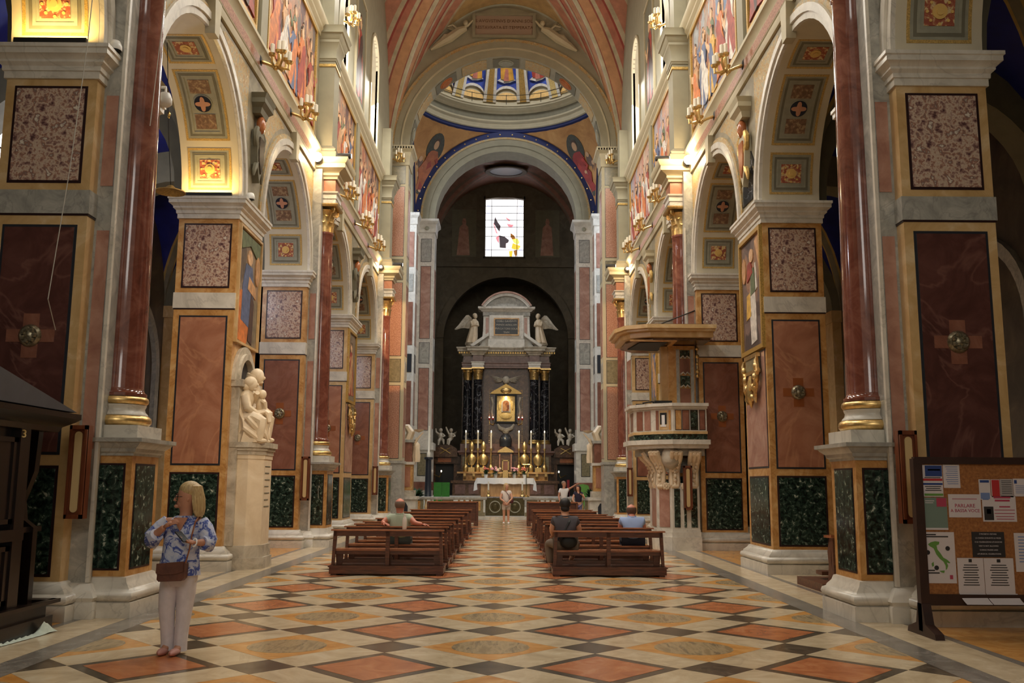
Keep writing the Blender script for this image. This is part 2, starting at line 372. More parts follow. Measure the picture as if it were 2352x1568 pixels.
def pier(k, s):
    y = PY[k]; t = thing('marble_pier', '%s marble pier, %s of the nave, %s' % (ORD[k], SIDE[s],
        'bearing a prophet fresco' if k in (2, 4) else 'with a red column before it'), 'pier', (s*5.8, y+.85, 0), 'nave piers')
    x0, x1 = 5.22, 6.40
    part('core', MB().box(x0, x1, y, y+1.7, .40, 6.86).mir(s), siena if k in (2, 3) else siena2, t)
    part('base', MB().sweep(BASE_PROF, rect(x0, x1, y, y+1.7)).mir(s), white, t, 50)
    part('cornice', MB().sweep(CORN_PROF, rect(x0, x1, y, y+1.7)).mir(s), white, t, 30)
    part('white_band', MB().box(x0-.02, x1+.02, y-.02, y+1.72, 5.02, 5.33).mir(s), white if k != 1 else grey, t)
    part('dark_joint', MB().box(x0-.01, x1+.01, y-.01, y+1.71, 4.995, 5.02).mir(s), darkline, t)
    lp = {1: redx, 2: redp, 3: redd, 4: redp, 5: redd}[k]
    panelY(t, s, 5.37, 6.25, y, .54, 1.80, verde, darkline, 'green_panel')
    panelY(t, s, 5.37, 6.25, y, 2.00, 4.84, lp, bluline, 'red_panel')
    panelY(t, s, 5.37, 6.25, y, 5.46, 6.70, breccia, darkline, 'breccia_panel')
    if k in (2, 4):
        if not (k == 2 and s < 0):
            panelX(t, s, x0, y+.18, y+1.52, .54, 1.80, verde, darkline, 'green_panel')
            panelX(t, s, x0, y+.12, y+1.58, 2.02, 4.28, pinkp, bluline, 'pink_panel')
    else:   # grey and pink pilaster behind the attached column
        b = part('pilaster', MB().box(4.98, x0, y+.22, y+1.48, .42, 10.2).mir(s), grey, t)
        part('pilaster_panel', MB().box(5.02, 5.18, y+.208, y+.23, 2.05, 4.86).mir(s), pinkp, b)
        part('pilaster_panel', MB().box(5.02, 5.18, y+.208, y+.23, 5.46, 6.70).mir(s), pinkp, b)
        part('pilaster_edge', MB().box(4.955, 5.0, y+.20, y+.26, .42, 8.6).mir(s), white, b)
        part('pilaster_base', MB().sweep([(0,0),(.14,0),(.14,.18),(.12,.2),(.15,.25),(.12,.3),(.05,.4),(0,.42)], rect(4.98, x0+.1, y+.22, y+1.48)).mir(s), white, b, 50)
    return t
def leaf_capital(mb, c, z0, h, r0, r1, n=8):
    x, y = c
    mb.lathe([(r0, z0), (r0*.98, z0+h*.3), (r0*1.04, z0+h*.6), (r1*.86, z0+h*.86), (r1*.9, z0+h*.88)], (x, y, 0), 20)
    for row, (zz, hh, rr) in enumerate(((0, .42, 1.0), (.22, .45, 1.02))):
        for i in range(n):
            a = 2*PI*(i+.5*row)/n; w = r0*.36
            pts = []
            for q, (o, z) in enumerate(((.0, 0), (.02, .3), (.05, .7), (.20, .98), (.30, .86))):
                rad = r0*rr+o*r0*1.1; ww = w*(1, 1.05, .95, .7, .35)[q]
                for e in (-1, 0, 1):
                    aa = a+e*ww/rad; r_ = rad+(.0 if e else .05*r0)
                    pts.append((x+r_*math.cos(aa), y+r_*math.sin(aa), z0+h*(zz+hh*z)))
            mb.add(pts, [(3*q+e, 3*q+e+1, 3*q+e+4, 3*q+e+3) for q in range(4) for e in range(2)])
def volutes(mb, c, z, r, n=4, rad=.1, ph=PI/4):
    for i in range(n):
        a = ph+2*PI*i/n; d = Vector((math.cos(a), math.sin(a), 0)); o = Vector((c[0], c[1], z))
        pts = [o+d*(r*.55)+Vector((0,0,-rad*1.6)), o+d*(r*.8)+Vector((0,0,-rad*.2))]
        for q in range(12):
            t = q/11*3.4*PI; rr = rad*(1-.075*q)*.62
            pts.append(o+d*(r+rr*math.sin(t)*.9)+Vector((0,0,rr*math.cos(t)-rad*.15)))
        mb.tube(pts, [rad*.2]*2+[rad*(.26-.012*q) for q in range(12)], 5, 1.6)
def column(k, s):
    y = PY[k]+.80; cx = 4.97
    p = thing('column_pedestal', 'yellow and green marble pedestal under the %s red column on the %s' % (ORD[{1:1,3:2,5:3}[k]], SIDE[s]), 'pedestal', (s*cx, y, 0), 'column pedestals')
    x0 = 4.58; a, b = y-.45, y+.45
    part('base', MB().sweep([(0,0),(.15,0),(.15,.18),(.115,.19),(.15,.215),(.165,.26),(.15,.305),(.11,.325),(.10,.35),(.05,.41),(.03,.47),(0,.48)], rect(x0, 5.25, a, b)).mir(s), white, p, 50)
    part('body', MB().box(x0, 5.25, a, b, .47, 1.98).mir(s), siena, p)
    panelY(p, s, 4.68, 5.02, a, .58, 1.85, verde, darkline, 'green_panel', .025)
    panelX(p, s, x0, a+.14, b-.14, .58, 1.85, verde, darkline, 'green_panel', .025)
    part('cornice', MB().sweep([(0,1.97),(.02,1.97),(.02,2.0),(.05,2.02),(.06,2.06),(.12,2.11),(.13,2.13),(.17,2.14),(.17,2.19),(0,2.2)], rect(x0, 5.25, a, b)).mir(s), grey, p, 30)
    c = thing('red_marble_column', '%s glossy red marble column standing on its pedestal, %s side' % (ORD[{1:1,3:2,5:3}[k]], SIDE[s]), 'column', (s*cx, y, 2.19), 'red nave columns')
    part('plinth', MB().box(cx-.42, 5.22, y-.42, y+.42, 2.19, 2.36).mir(s), white, c)
    L = lambda pr, n=36: MB().lathe(pr, (cx, y, 0), n).mir(s)
    part('lower_torus', L([(.3,2.36),(.37,2.365),(.405,2.40),(.41,2.43),(.40,2.47),(.37,2.495),(.3,2.50)]), gold, c, True)
    part('scotia', L([(.36,2.50),(.355,2.52),(.325,2.55),(.315,2.59),(.33,2.62),(.335,2.64),(.2,2.64)]), white, c, 50)
    part('upper_torus', L([(.25,2.64),(.33,2.645),(.355,2.67),(.36,2.695),(.35,2.73),(.33,2.745),(.25,2.75)]), gold, c, True)
    sh = [(.33,2.75),(.33,2.79),(.30,2.81),(.285,2.86)]
    for q in range(1, 9):
        z = 2.86+(8.42-2.86)*q/8; sh.append((.285-.055*(q/8)**1.5, z))
    sh += [(.245,8.45),(.255,8.48),(.25,8.52)]
    part('shaft', L(sh), colred, c, 50)
    cap = MB(); leaf_capital(cap, (cx, y), 8.52, .70, .235, .36); volutes(cap, (cx, y), 9.16, .36, 4, .13)
    part('capital', cap.mir(s), gold, c, 60)
    sq = lambda h: rect(cx-h, 5.25, y-h, y+h)
    part('abacus', MB().sweep([(0,9.20),(.06,9.20),(.08,9.25),(.08,9.28),(0,9.28)], sq(.34)).mir(s), gold, c)
    part('architrave', MB().sweep([(0,9.28),(.02,9.28),(.02,9.42),(.04,9.43),(.04,9.54),(.08,9.58),(.09,9.62),(0,9.62)], sq(.32)).mir(s), white, c, 30)
    part('frieze', MB().box(cx-.32, 5.25, y-.32, y+.32, 9.62, 9.98).mir(s), redp, c)
    part('entablature_cornice', MB().sweep([(0,9.98),(.03,9.98),(.04,10.04),(.09,10.08),(.09,10.14),(.13,10.18),(.28,10.24),(.28,10.36),(.31,10.38),(.36,10.47),(.36,10.52),(0,10.54)], sq(.34)).mir(s), cream, c, 30)
    u = part('upper_pilaster', MB().box(4.78, 5.25, y-.36, y+.36, 10.94, 13.45).mir(s), stucco, c)
    part('upper_pilaster_base', MB().sweep([(0,10.54),(.14,10.54),(.14,10.74),(.10,10.78),(.12,10.83),(.04,10.92),(0,10.95)], rect(4.78, 5.25, y-.36, y+.36)).mir(s), stucco, c, 40)
    cp = MB().sweep([(0,13.45),(.02,13.45),(.03,13.5),(.05,13.52),(.03,13.56),(.04,13.8),(.10,13.95),(.12,13.98),(.12,14.05),(.16,14.1),(.20,14.2),(.24,14.22),(.24,14.34),(.28,14.42),(0,14.44)], rect(4.78, 5.25, y-.36, y+.36))
    part('upper_pilaster_capital', cp.mir(s), stucco, c, 30)
    part('neck_ring', MB().sweep([(0,13.28),(.03,13.29),(.03,13.36),(0,13.37)], rect(4.78, 5.25, y-.36, y+.36)).mir(s), goldd, u)
    part('attic_pilaster', MB().box(4.86, 5.25, y-.32, y+.32, 14.44, 16.6).mir(s), stucco, c)
    return c
for s in (-1, 1):
    for k in range(1, 6): pier(k, s)
    for k in (1, 3, 5): column(k, s)
# ---- arcade walls with round arches, string courses and clerestory
ARC_R, ARC_Z = 2.40, 7.25
def arch_pts(yc, r, zs, n=20): return [(yc-r*math.cos(PI*i/n), zs+r*math.sin(PI*i/n)) for i in range(n+1)]
def wall_arches(mb, xa, xb, y0, y1, z0, z1, ops):
    # ops: (centre y, radius, sill z, spring z); xa is the nave face, xb the back
    cuts = sorted(ops); y = y0
    def solid(a, b, za, zb): mb.box(min(xa, xb), max(xa, xb), a, b, za, zb)
    for yc, r, sz, zs in cuts:
        if yc-r > y: solid(y, yc-r, z0, z1)
        if sz > z0: solid(yc-r, yc+r, z0, sz)
        p = arch_pts(yc, r, zs)
        for i in range(len(p)-1):
            (ya, za), (yb, zb) = p[i], p[i+1]
            mb.add([(xa,ya,za),(xa,yb,zb),(xa,yb,z1),(xa,ya,z1),(xb,ya,za),(xb,yb,zb),(xb,yb,z1),(xb,ya,z1)],
                   [(0,1,2,3),(7,6,5,4),(0,4,5,1),(3,2,6,7)])
        y = yc+r
    if y < y1: solid(y, y1, z0, z1)
def curved(mb, yc, zs, x0, x1, ra, rb, t0, t1, n=10):    # shell piece of an arch soffit; t = angle from the far springer
    vs = []
    for i in range(n+1):
        t = t0+(t1-t0)*i/n
        for x, r in ((x0, ra), (x1, ra), (x1, rb), (x0, rb)): vs.append((x, yc+r*math.cos(t), zs+r*math.sin(t)))
    fs = [(4*i+j, 4*i+(j+1) % 4, 4*i+4+(j+1) % 4, 4*i+4+j) for i in range(n) for j in range(4)] + [(0,1,2,3), tuple(4*n+j for j in (3,2,1,0))]
    return mb.add(vs, fs)
def roundel(mb, yc, zs, xc, tc, rad, ra, rb, n=20, star=0):
    vs = []
    for r in (ra, rb):
        for i in range(n):
            a = 2*PI*i/n; q = rad*(1-star*(.5+.5*math.cos(4*a+PI)) if star else 1)
            t = tc+q*math.sin(a)/r; vs.append((xc+q*math.cos(a), yc+r*math.cos(t), zs+r*math.sin(t)))
    fs = [tuple(range(n)), tuple(range(n, 2*n))[::-1]]+[(i, (i+1) % n, n+(i+1) % n, n+i) for i in range(n)]
    return mb.add(vs, fs)
soffc = plain('soffit_ivory_stucco', srgb(206,194,168), .6, var=.05, scale=3)
cof_grey = plain('coffer_grey_stucco', srgb(150,146,126), .6, var=.1)
cof_gold = plain('coffer_gilt_rope', srgb(196,160,92), .45, .2, var=.35, scale=60)
cof_red = marble('coffer_red_ornament', [(.4, srgb(152,78,56)), (.52, srgb(172,100,70)), (.6, srgb(214,190,140))], 14, .4, .6, detail=2)
cof_brown = marble('coffer_brown_ornament', [(.4, srgb(112,84,62)), (.55, srgb(138,104,78)), (.64, srgb(170,146,110))], 12, .4, .6, detail=2)
cof_yel = plain('coffer_rosette_yellow', srgb(222,182,104), .5)
medal = plain('medallion_night_blue', srgb(26,30,46), .4)
medal2 = plain('medallion_pink', srgb(196,140,110), .5)
spandrel = marble('spandrel_grey_fresco', [(.35, srgb(124,113,90)), (.55, srgb(146,135,110)), (.7, srgb(164,148,116))], 2.5, .8, .6)
gildorn = marble('painted_gilt_ornament', [(.42, srgb(160,148,120)), (.5, srgb(188,158,100)), (.58, srgb(160,120,70)), (.66, srgb(204,184,140))], 9, .8, .6, detail=3)
def rings(root, yc, s, t0, t1, x0, x1, mats, w, step, red, n=6):
    # nested square mouldings stepping up to the centre field
    R = ARC_R-.02; a = w/R
    for i, m in enumerate(mats):
        d = w*i; da = a*i; ri = R-.012-.012*i if i == 0 else R-.006-.004*i
        o = MB()
        u0, u1, v0, v1 = x0+d, x1-d, t0+da, t1-da
        curved(o, yc, ARC_Z, u0, u1, ri, R+.005, v0, v0+a, 2); curved(o, yc, ARC_Z, u0, u1, ri, R+.005, v1-a, v1, 2)
        curved(o, yc, ARC_Z, u0, u0+w, ri, R+.005, v0+a, v1-a, n); curved(o, yc, ARC_Z, u1-w, u1, ri, R+.005, v0+a, v1-a, n)
        part('coffer_moulding', o.mir(s), m, root)
    d = w*len(mats); da = a*len(mats)
    part('coffer_field', curved(MB(), yc, ARC_Z, x0+d, x1-d, R-.01, R+.005, t0+da, t1-da, n).mir(s), cof_grey, root)
    return x0+d, x1-d, t0+da, t1-da
def arch_soffit(wall, k, s):
    yc = PY[k]+4.1; R = ARC_R-.02
    sf = part('arch_soffit', curved(MB(), yc, ARC_Z, 5.235, 6.38, R-.003, R+.02, 0, PI, 28).mir(s), soffc, wall, 60)
    xa, xb = 5.38, 6.24
    cells = [(.07, .42, 'sq'), (.48, 1.10, 'long'), (1.16, 1.50, 'sq')]
    for t0, t1, kind in cells:
        u0, u1, v0, v1 = rings(sf, yc, s, t0, t1, xa, xb, [cof_gold, cof_grey, stuccod, cof_grey], .045, 0, 0)
        xm, tm = (u0+u1)/2, (v0+v1)/2
        if kind == 'sq':
            m = .05
            part('coffer_red_square', curved(MB(), yc, ARC_Z, u0+m, u1-m, R-.018, R, v0+m/R, v1-m/R, 4).mir(s), cof_red, sf)
            part('rosette', roundel(roundel(MB(), yc, ARC_Z, xm, tm, .10, R-.035, R), yc, ARC_Z, xm, tm, .05, R-.05, R).mir(s), cof_yel, sf)
            if t0 < .2:
                pt = MB()
                for i in range(8):
                    a = 2*PI*i/8; roundel(pt, yc, ARC_Z, xm+.165*math.cos(a), tm+.165*math.sin(a)/R, .022, R-.03, R, 6)
                part('rosette_petals', pt.mir(s), cof_yel, sf)
        else:
            m = .05; q = .17/R
            part('scroll_panel', curved(MB(), yc, ARC_Z, u0+m, u1-m, R-.018, R, v0+m/R, tm-q*1.25, 4).mir(s), cof_brown, sf)
            part('scroll_panel', curved(MB(), yc, ARC_Z, u0+m, u1-m, R-.018, R, tm+q*1.25, v1-m/R, 4).mir(s), cof_brown, sf)
            part('medallion_rim', roundel(MB(), yc, ARC_Z, xm, tm, .19, R-.02, R).mir(s), cof_grey, sf)
            part('medallion', roundel(MB(), yc, ARC_Z, xm, tm, .165, R-.03, R).mir(s), medal, sf)
            part('medallion_star', roundel(MB(), yc, ARC_Z, xm, tm, .15, R-.04, R, 32, .55).mir(s), medal2, sf)
    return sf
def ring_face(mb, yc, zs, r0, r1, xa, xb, n=28, t0=0, t1=PI):
    vs = []
    for i in range(n+1):
        t = t0+(t1-t0)*i/n
        for r, x in ((r0, xa), (r1, xa), (r1, xb), (r0, xb)): vs.append((x, yc+r*math.cos(t), zs+r*math.sin(t)))
    fs = [(4*i+j, 4*i+(j+1) % 4, 4*i+4+(j+1) % 4, 4*i+4+j) for i in range(n) for j in range(4)]+[(0,1,2,3), tuple(4*n+j for j in (3,2,1,0))]
    return mb.add(vs, fs)
WALL = {}
WIN = {1: (28.15, 35.25), 0: (15.1, 22.2)}
for s in (-1, 1):
    mb = MB()
    wall_arches(mb, 5.22, 6.38, 3.5, 39.4, 7.25, 10.2, [(PY[k]+4.1, ARC_R, 7.25, ARC_Z) for k in range(0, 5)])
    mb.box(5.22, 6.0, 3.5, 40.5, 10.2, 14.3); mb.box(5.22, 6.38, 39.3, 40.5, 7.25, 10.2)
    wall = WALL[s] = struct('wall_'+SIDE[s], mb.mir(s), spandrel)
    up = MB(); wall_arches(up, 5.22, 5.95, -4, 40.5, 14.3, 24.5, [(y, .95, 15.0, 18.3) for y in (8.6, 15.1, 22.2, 28.15, 35.25)])
    part('clerestory', up.mir(s), stucco, wall)
    # string course over the arches and sill course under the windows
    for nm, pr, mt in (('string_course', [(0,10.16),(.05,10.16),(.07,10.24),(.07,10.3),(.09,10.32),(.09,10.58),(.07,10.6),(.09,10.66),(.15,10.74),(.18,10.76),(.18,10.84),(0,10.86)], cream),
                       ('sill_course', [(0,14.12),(.04,14.12),(.05,14.2),(.12,14.28),(.12,14.36),(.2,14.44),(.22,14.5),(.22,14.58),(0,14.62)], cream)):
        part(nm, MB().sweep(pr, [(5.22, 40.4), (5.22, 3.5)], False).mir(s), mt, wall, 30)
    part('frieze_band', MB().box(5.125, 5.2, 3.6, 40.3, 10.34, 10.56).mir(s), speck, wall)
    for k in range(0, 5):
        yc = PY[k]+4.1
        arch_soffit(wall, k, s)
        part('archivolt', ring_face(ring_face(MB(), yc, ARC_Z, 2.38, 2.50, 5.17, 5.24), yc, ARC_Z, 2.50, 2.64, 5.13, 5.24).mir(s), white, wall, 50)
        part('archivolt_gilt_band', ring_face(MB(), yc, ARC_Z, 2.64, 2.75, 5.18, 5.24).mir(s), gildorn, wall, 50)
        part('keystone', MB().prism([(yc-.12, 9.5), (yc+.12, 9.5), (yc+.18, 10.18), (yc-.18, 10.18)], 'x', 5.06, 5.24).mir(s), cream, wall)
        for q in (-1, 1):   # painted triangular spandrel fields beside each arch
            poly = [(yc+q*(2.86*math.sin(a)), ARC_Z+2.86*math.cos(a)) for a in [PI*.09+PI*.27*i/8 for i in range(9)]]
            poly = poly+[(yc+q*2.62, 10.06), (yc+q*.9, 10.06)]
            part('spandrel_field', MB().prism(poly, 'x', 5.212, 5.24).mir(s), gildorn, wall)
    for k in range(1, 5):
        if k in (2, 4):   # carved coat of arms on a bracket between two arches
            y = PY[k]+.85
            h = thing('carved_coat_of_arms', 'carved stone coat of arms above the %s pier on the %s, between two arches' % (ORD[k], SIDE[s]), 'relief', (s*5.2, y, 7.9), 'coats of arms over the piers')
            part('bracket', MB().sweep([(0,9.3),(.05,9.3),(.08,9.42),(.16,9.5),(.16,9.6),(.2,9.7),(0,9.7)], rect(5.1, 5.3, y-.2, y+.2)).mir(s), stuccod if s < 0 else cream, h)
            part('leaf', MB().ell((5.1, y, 9.12), (.1, .12, .2)).mir(s), f_red, h, True)
            sh = [(y-.22, 8.95), (y+.22, 8.95), (y+.26, 8.6), (y+.2, 8.2), (y, 7.85), (y-.2, 8.2), (y-.26, 8.6)]
            part('shield', MB().prism(sh, 'x', 5.08, 5.24).mir(s), stuccod if s < 0 else cream, h)
            part('shield_field', MB().prism([(y+(a-y)*.7, 8.5+(b-8.5)*.7) for a, b in sh], 'x', 5.05, 5.1).mir(s), f_dark if s < 0 else f_red, h)
            sc = MB()
            for q in (-1, 1):
                sc.tube([(5.12, y+q*(.2+.1*math.sin(i*.9)), 9.0-.12*i) for i in range(10)], [.05, .07, .05, .07, .05, .06, .05, .06, .05, .02], 6)
            part('scrollwork', sc.mir(s), stuccod if s < 0 else goldd, h, True)
part('dark_plaque', MB().prism([(18.35, 7.5), (19.5, 7.55), (19.15, 8.5), (18.75, 8.62), (18.5, 8.3)], 'x', 5.195, 5.24), nero, WALL[1])
# ---- windows of the clerestory
glass = glow('clerestory_glass', (1, .93, .90), 3.2)
nwin = 0
for s in (-1, 1):
    for yc in (15.1, 22.2, 28.15, 35.25):
        nwin += 1
        pts = [(yc-.9, 15.05)]+[(yc-.9*math.cos(PI*i/14), 18.3+.9*math.sin(PI*i/14)) for i in range(15)]+[(yc+.9, 15.05)]
        w = struct('window_%d' % nwin, MB().prism(pts, 'x', 5.62, 5.66).mir(s), glass)
        fr = MB().box(5.60, 5.68, yc-.012, yc+.012, 15.0, 19.2)
        for z in (16.1, 17.2, 18.3): fr.box(5.59, 5.69, yc-.9, yc+.9, z-.015, z+.015)
        part('window_bars', fr.mir(s), stucco, w)
        o = MB()
        for r0, r1, x in ((.95, 1.07, 5.16),):
            ring_face(o, yc, 18.3, r0, r1, x, 5.3, 16); o.box(x, 5.3, yc-r1, yc-r0, 14.95, 18.3); o.box(x, 5.3, yc+r0, yc+r1, 14.95, 18.3); o.box(x, 5.3, yc-r1, yc+r1, 14.85, 15.0)
        part('window_surround', o.mir(s), cream, w)
# ---- groin vault of the nave
def vault_mat(name, cols):
    m, t, b = nodes(name, .65); N = t.nodes.new; L = t.links.new
    at = N('ShaderNodeAttribute'); at.attribute_name = 'groin'
    r = N('ShaderNodeValToRGB'); r.color_ramp.interpolation = 'CONSTANT'; e = r.color_ramp.elements
    while len(e) < len(cols): e.new(.5)
    for i, (p, c) in enumerate(cols): e[i].position = p; e[i].color = c4(c)
    n = N('ShaderNodeTexNoise'); n.inputs['Scale'].default_value = 3; n.inputs['Detail'].default_value = 6
    tc = N('ShaderNodeTexCoord'); mx = N('ShaderNodeMix'); mx.data_type = 'RGBA'; mx.blend_type = 'OVERLAY'; mx.inputs['Factor'].default_value = .45
    L(at.outputs['Fac'], r.inputs['Fac']); L(tc.outputs['Object'], n.inputs['Vector']); L(r.outputs['Color'], mx.inputs['A']); L(n.outputs['Fac'], mx.inputs['B']); L(mx.outputs['Result'], b.inputs['Base Color'])
    return m
def groin(name, x0, x1, y0, y1, zs, h, mat, nx=40, ny=40, parent=None, px=1.0):
    xc, yc, a, b = (x0+x1)/2, (y0+y1)/2, (x1-x0)/2, (y1-y0)/2
    us = [-math.cos(PI*i/nx) for i in range(nx+1)]; vs_ = [-math.cos(PI*i/ny) for i in range(ny+1)]
    vs = []; g = []
    for v in vs_:
        for u in us:
            zu = math.sqrt(max(0, 1-u*u)); zv = math.sqrt(max(0, 1-v*v))
            vs.append((xc+a*u, yc+b*v, zs+h*max(zu, zv))); g.append(abs(abs(u)-abs(v)))
    fs = []
    for j in range(ny):
        for i in range(nx):
            a_, b_, c_, d_ = j*(nx+1)+i, j*(nx+1)+i+1, (j+1)*(nx+1)+i+1, (j+1)*(nx+1)+i
            if i == j: fs += [(a_, b_, c_), (a_, c_, d_)]
            elif i+j == nx-1: fs += [(a_, b_, d_), (b_, c_, d_)]
            else: fs.append((a_, b_, c_, d_))
    mb = MB().add(vs, fs)
    o = part(name, mb, mat, parent, 80)
    if not parent: o['kind'] = 'structure'
    at = o.data.attributes.new('groin', 'FLOAT', 'POINT')
    for i, q in enumerate(g): at.data[i].value = min(1, q)
    return o
vmat = vault_mat('nave_vault_fresco', [(0, srgb(180,170,142)), (.025, srgb(146,80,64)), (.035, srgb(184,136,98)), (.12, srgb(146,80,64)), (.135, srgb(182,170,142)), (.17, srgb(176,110,90)), (.23, srgb(150,66,56)), (.25, srgb(184,170,144)), (.29, srgb(182,126,104)), (.42, srgb(184,170,144)), (.46, srgb(176,146,98))])
groin('ceiling_nave', -5.22, 5.22, 27.1, 40.45, 15.2, 8.4, vmat, 56, 56)
groin('ceiling_nave', -5.22, 5.22, 13.4, 26.4, 15.2, 8.4, vmat, 30, 30)
groin('ceiling_nave', -5.22, 5.22, -.3, 12.7, 15.2, 8.4, vmat, 24, 24)
for i, y in enumerate((12.7, 26.4)):   # transverse ribs between the vault bays
    o = MB(); n = 28; vs = []
    for q in range(n+1):
        t = PI*q/n
        for r, yy in ((1, y), (1, y+.7), (1.02, y+.7), (1.02, y)): vs.append((-5.22*math.cos(t)*(.955 if r == 1 else 1.01), yy, 15.2+8.4*math.sin(t)*(.965 if r == 1 else 1.02)))
    fs = [(4*q+j, 4*q+(j+1) % 4, 4*q+4+(j+1) % 4, 4*q+4+j) for q in range(n) for j in range(4)]
    struct('trim_%d' % (i+1), o.add(vs, fs), stucco)
# ---- aisles
avm = vault_mat('aisle_vault_blue', [(0, srgb(120,112,92)), (.05, srgb(170,140,80)), (.08, srgb(16,26,112)), (.6, srgb(15,24,104)), (.99, srgb(16,26,112))])
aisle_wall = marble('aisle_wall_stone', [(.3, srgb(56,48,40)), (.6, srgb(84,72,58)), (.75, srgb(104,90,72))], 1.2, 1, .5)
for s in (-1, 1):
    for k in range(0, 5):
        y = PY[k]+.85; x = sorted((s*6.4, s*11.6))
        groin('ceiling_aisle', x[0], x[1], y+.4, y+6.1, 7.4, 3.4, avm, 14, 14)
        o = MB(); wall_arches(o, 0, .8, 6.4, 11.6, 7.4, 12.2, [(9.0, 2.3, 7.4, 7.6)])
        o.xf(lambda a, b, c: (b, y-.4+a, c)).mir(s)
        struct('trim_%d' % (3+k if s < 0 else 8+k), o, stuccod)
    struct('wall_aisle_'+SIDE[s], MB().box(11.6, 12.0, -4, 46, 0, 13).box(6.4, 12, -.6, -.2, 0, 13).box(6.4, 12, 40.0, 40.4, 0, 13).mir(s), aisle_wall)  # near cross wall is out of view, added to keep the aisles dark
    for k in range(0, 5):   # dark chapel mouths with pilasters along the aisle wall
        y = PY[k]+4.1
        struct('trim_aisle_%d' % (k+1 if s < 0 else 6+k), MB().box(11.3, 11.6, y-3.6, y-2.9, 0, 7.4).box(11.25, 11.6, y-3.7, y-2.8, 7.2, 7.6).mir(s), siena2)
        part('chapel_arch', ring_face(MB(), y, 5.2, 2.1, 2.4, 11.45, 11.62, 20).box(11.45, 11.62, y-2.4, y-2.1, 0, 5.2).box(11.45, 11.62, y+2.1, y+2.4, 0, 5.2).mir(s), grey, COL.objects['trim_aisle_%d' % (k+1 if s < 0 else 6+k)])
# ---------------------------------------------------------------- crossing, dome and presbytery
def swp(mb): return mb.xf(lambda a, b, c: (b, a, c))      # builders work in (depth, across, up): turn across into X
def text_mb(txt, size, cx, y, z, depth=.01, mir=False):
    cu = bpy.data.curves.new('lettering', 'FONT'); cu.body = txt; cu.size = size; cu.align_x = 'CENTER'; cu.align_y = 'CENTER'; cu.extrude = depth/2; cu.resolution_u = 2
    o = bpy.data.objects.new('lettering', cu); COL.objects.link(o)
    me = bpy.data.meshes.new_from_object(o.evaluated_get(bpy.context.evaluated_depsgraph_get()))
    mb = MB().add([(cx+v.co.x, y-v.co.z, z+v.co.y) for v in me.vertices], [tuple(p.vertices) for p in me.polygons])
    bpy.data.objects.remove(o); bpy.data.curves.remove(cu); bpy.data.meshes.remove(me)
    return mb
def drape(mb, rings, n=22, fold=.06, k=7, ph=0):
    vs = []; m = len(rings)
    for q, (cx, cy, z, rx, ry) in enumerate(rings):
        f = fold*(1-q/m)
        for i in range(n):
            a = 2*PI*i/n; w = 1+f*math.cos(k*a+ph+q*.35)+f*.5*math.cos((k+4)*a+ph*2)
            vs.append((cx+rx*w*math.cos(a), cy+ry*w*math.sin(a), z))
    fs = [(q*n+i, q*n+(i+1) % n, (q+1)*n+(i+1) % n, (q+1)*n+i) for q in range(m-1) for i in range(n)]
    fs += [tuple(range(n))[::-1], tuple((m-1)*n+i for i in range(n))]
    return mb.add(vs, fs)
def wing(mb, root, tip, w, th=.04):
    r, t = Vector(root), Vector(tip); d = t-r; dn = Vector((0, -1, 0)); side = d.cross(dn).normalized()
    if side.z > 0: side = -side
    for i in range(6):
        f = i/5; a = r+d*(.05+.1*f)+side*w*f*.55; b = r+d*(1-.09*i)+side*w*f
        mb.tube([a, a+(b-a)*.5+Vector((0, -th*.5, 0)), b], [w*.16, w*.17, w*.03], 6, .45)
    return mb
stucco_dim = plain('grey_arch_stucco', srgb(150,142,118), .6, var=.08, scale=2)
inscr = plain('red_inscription_tablet', srgb(156,132,112), .5)
gilt_let = plain('gilt_letters', srgb(104,72,40), .5)
CY = 46.95
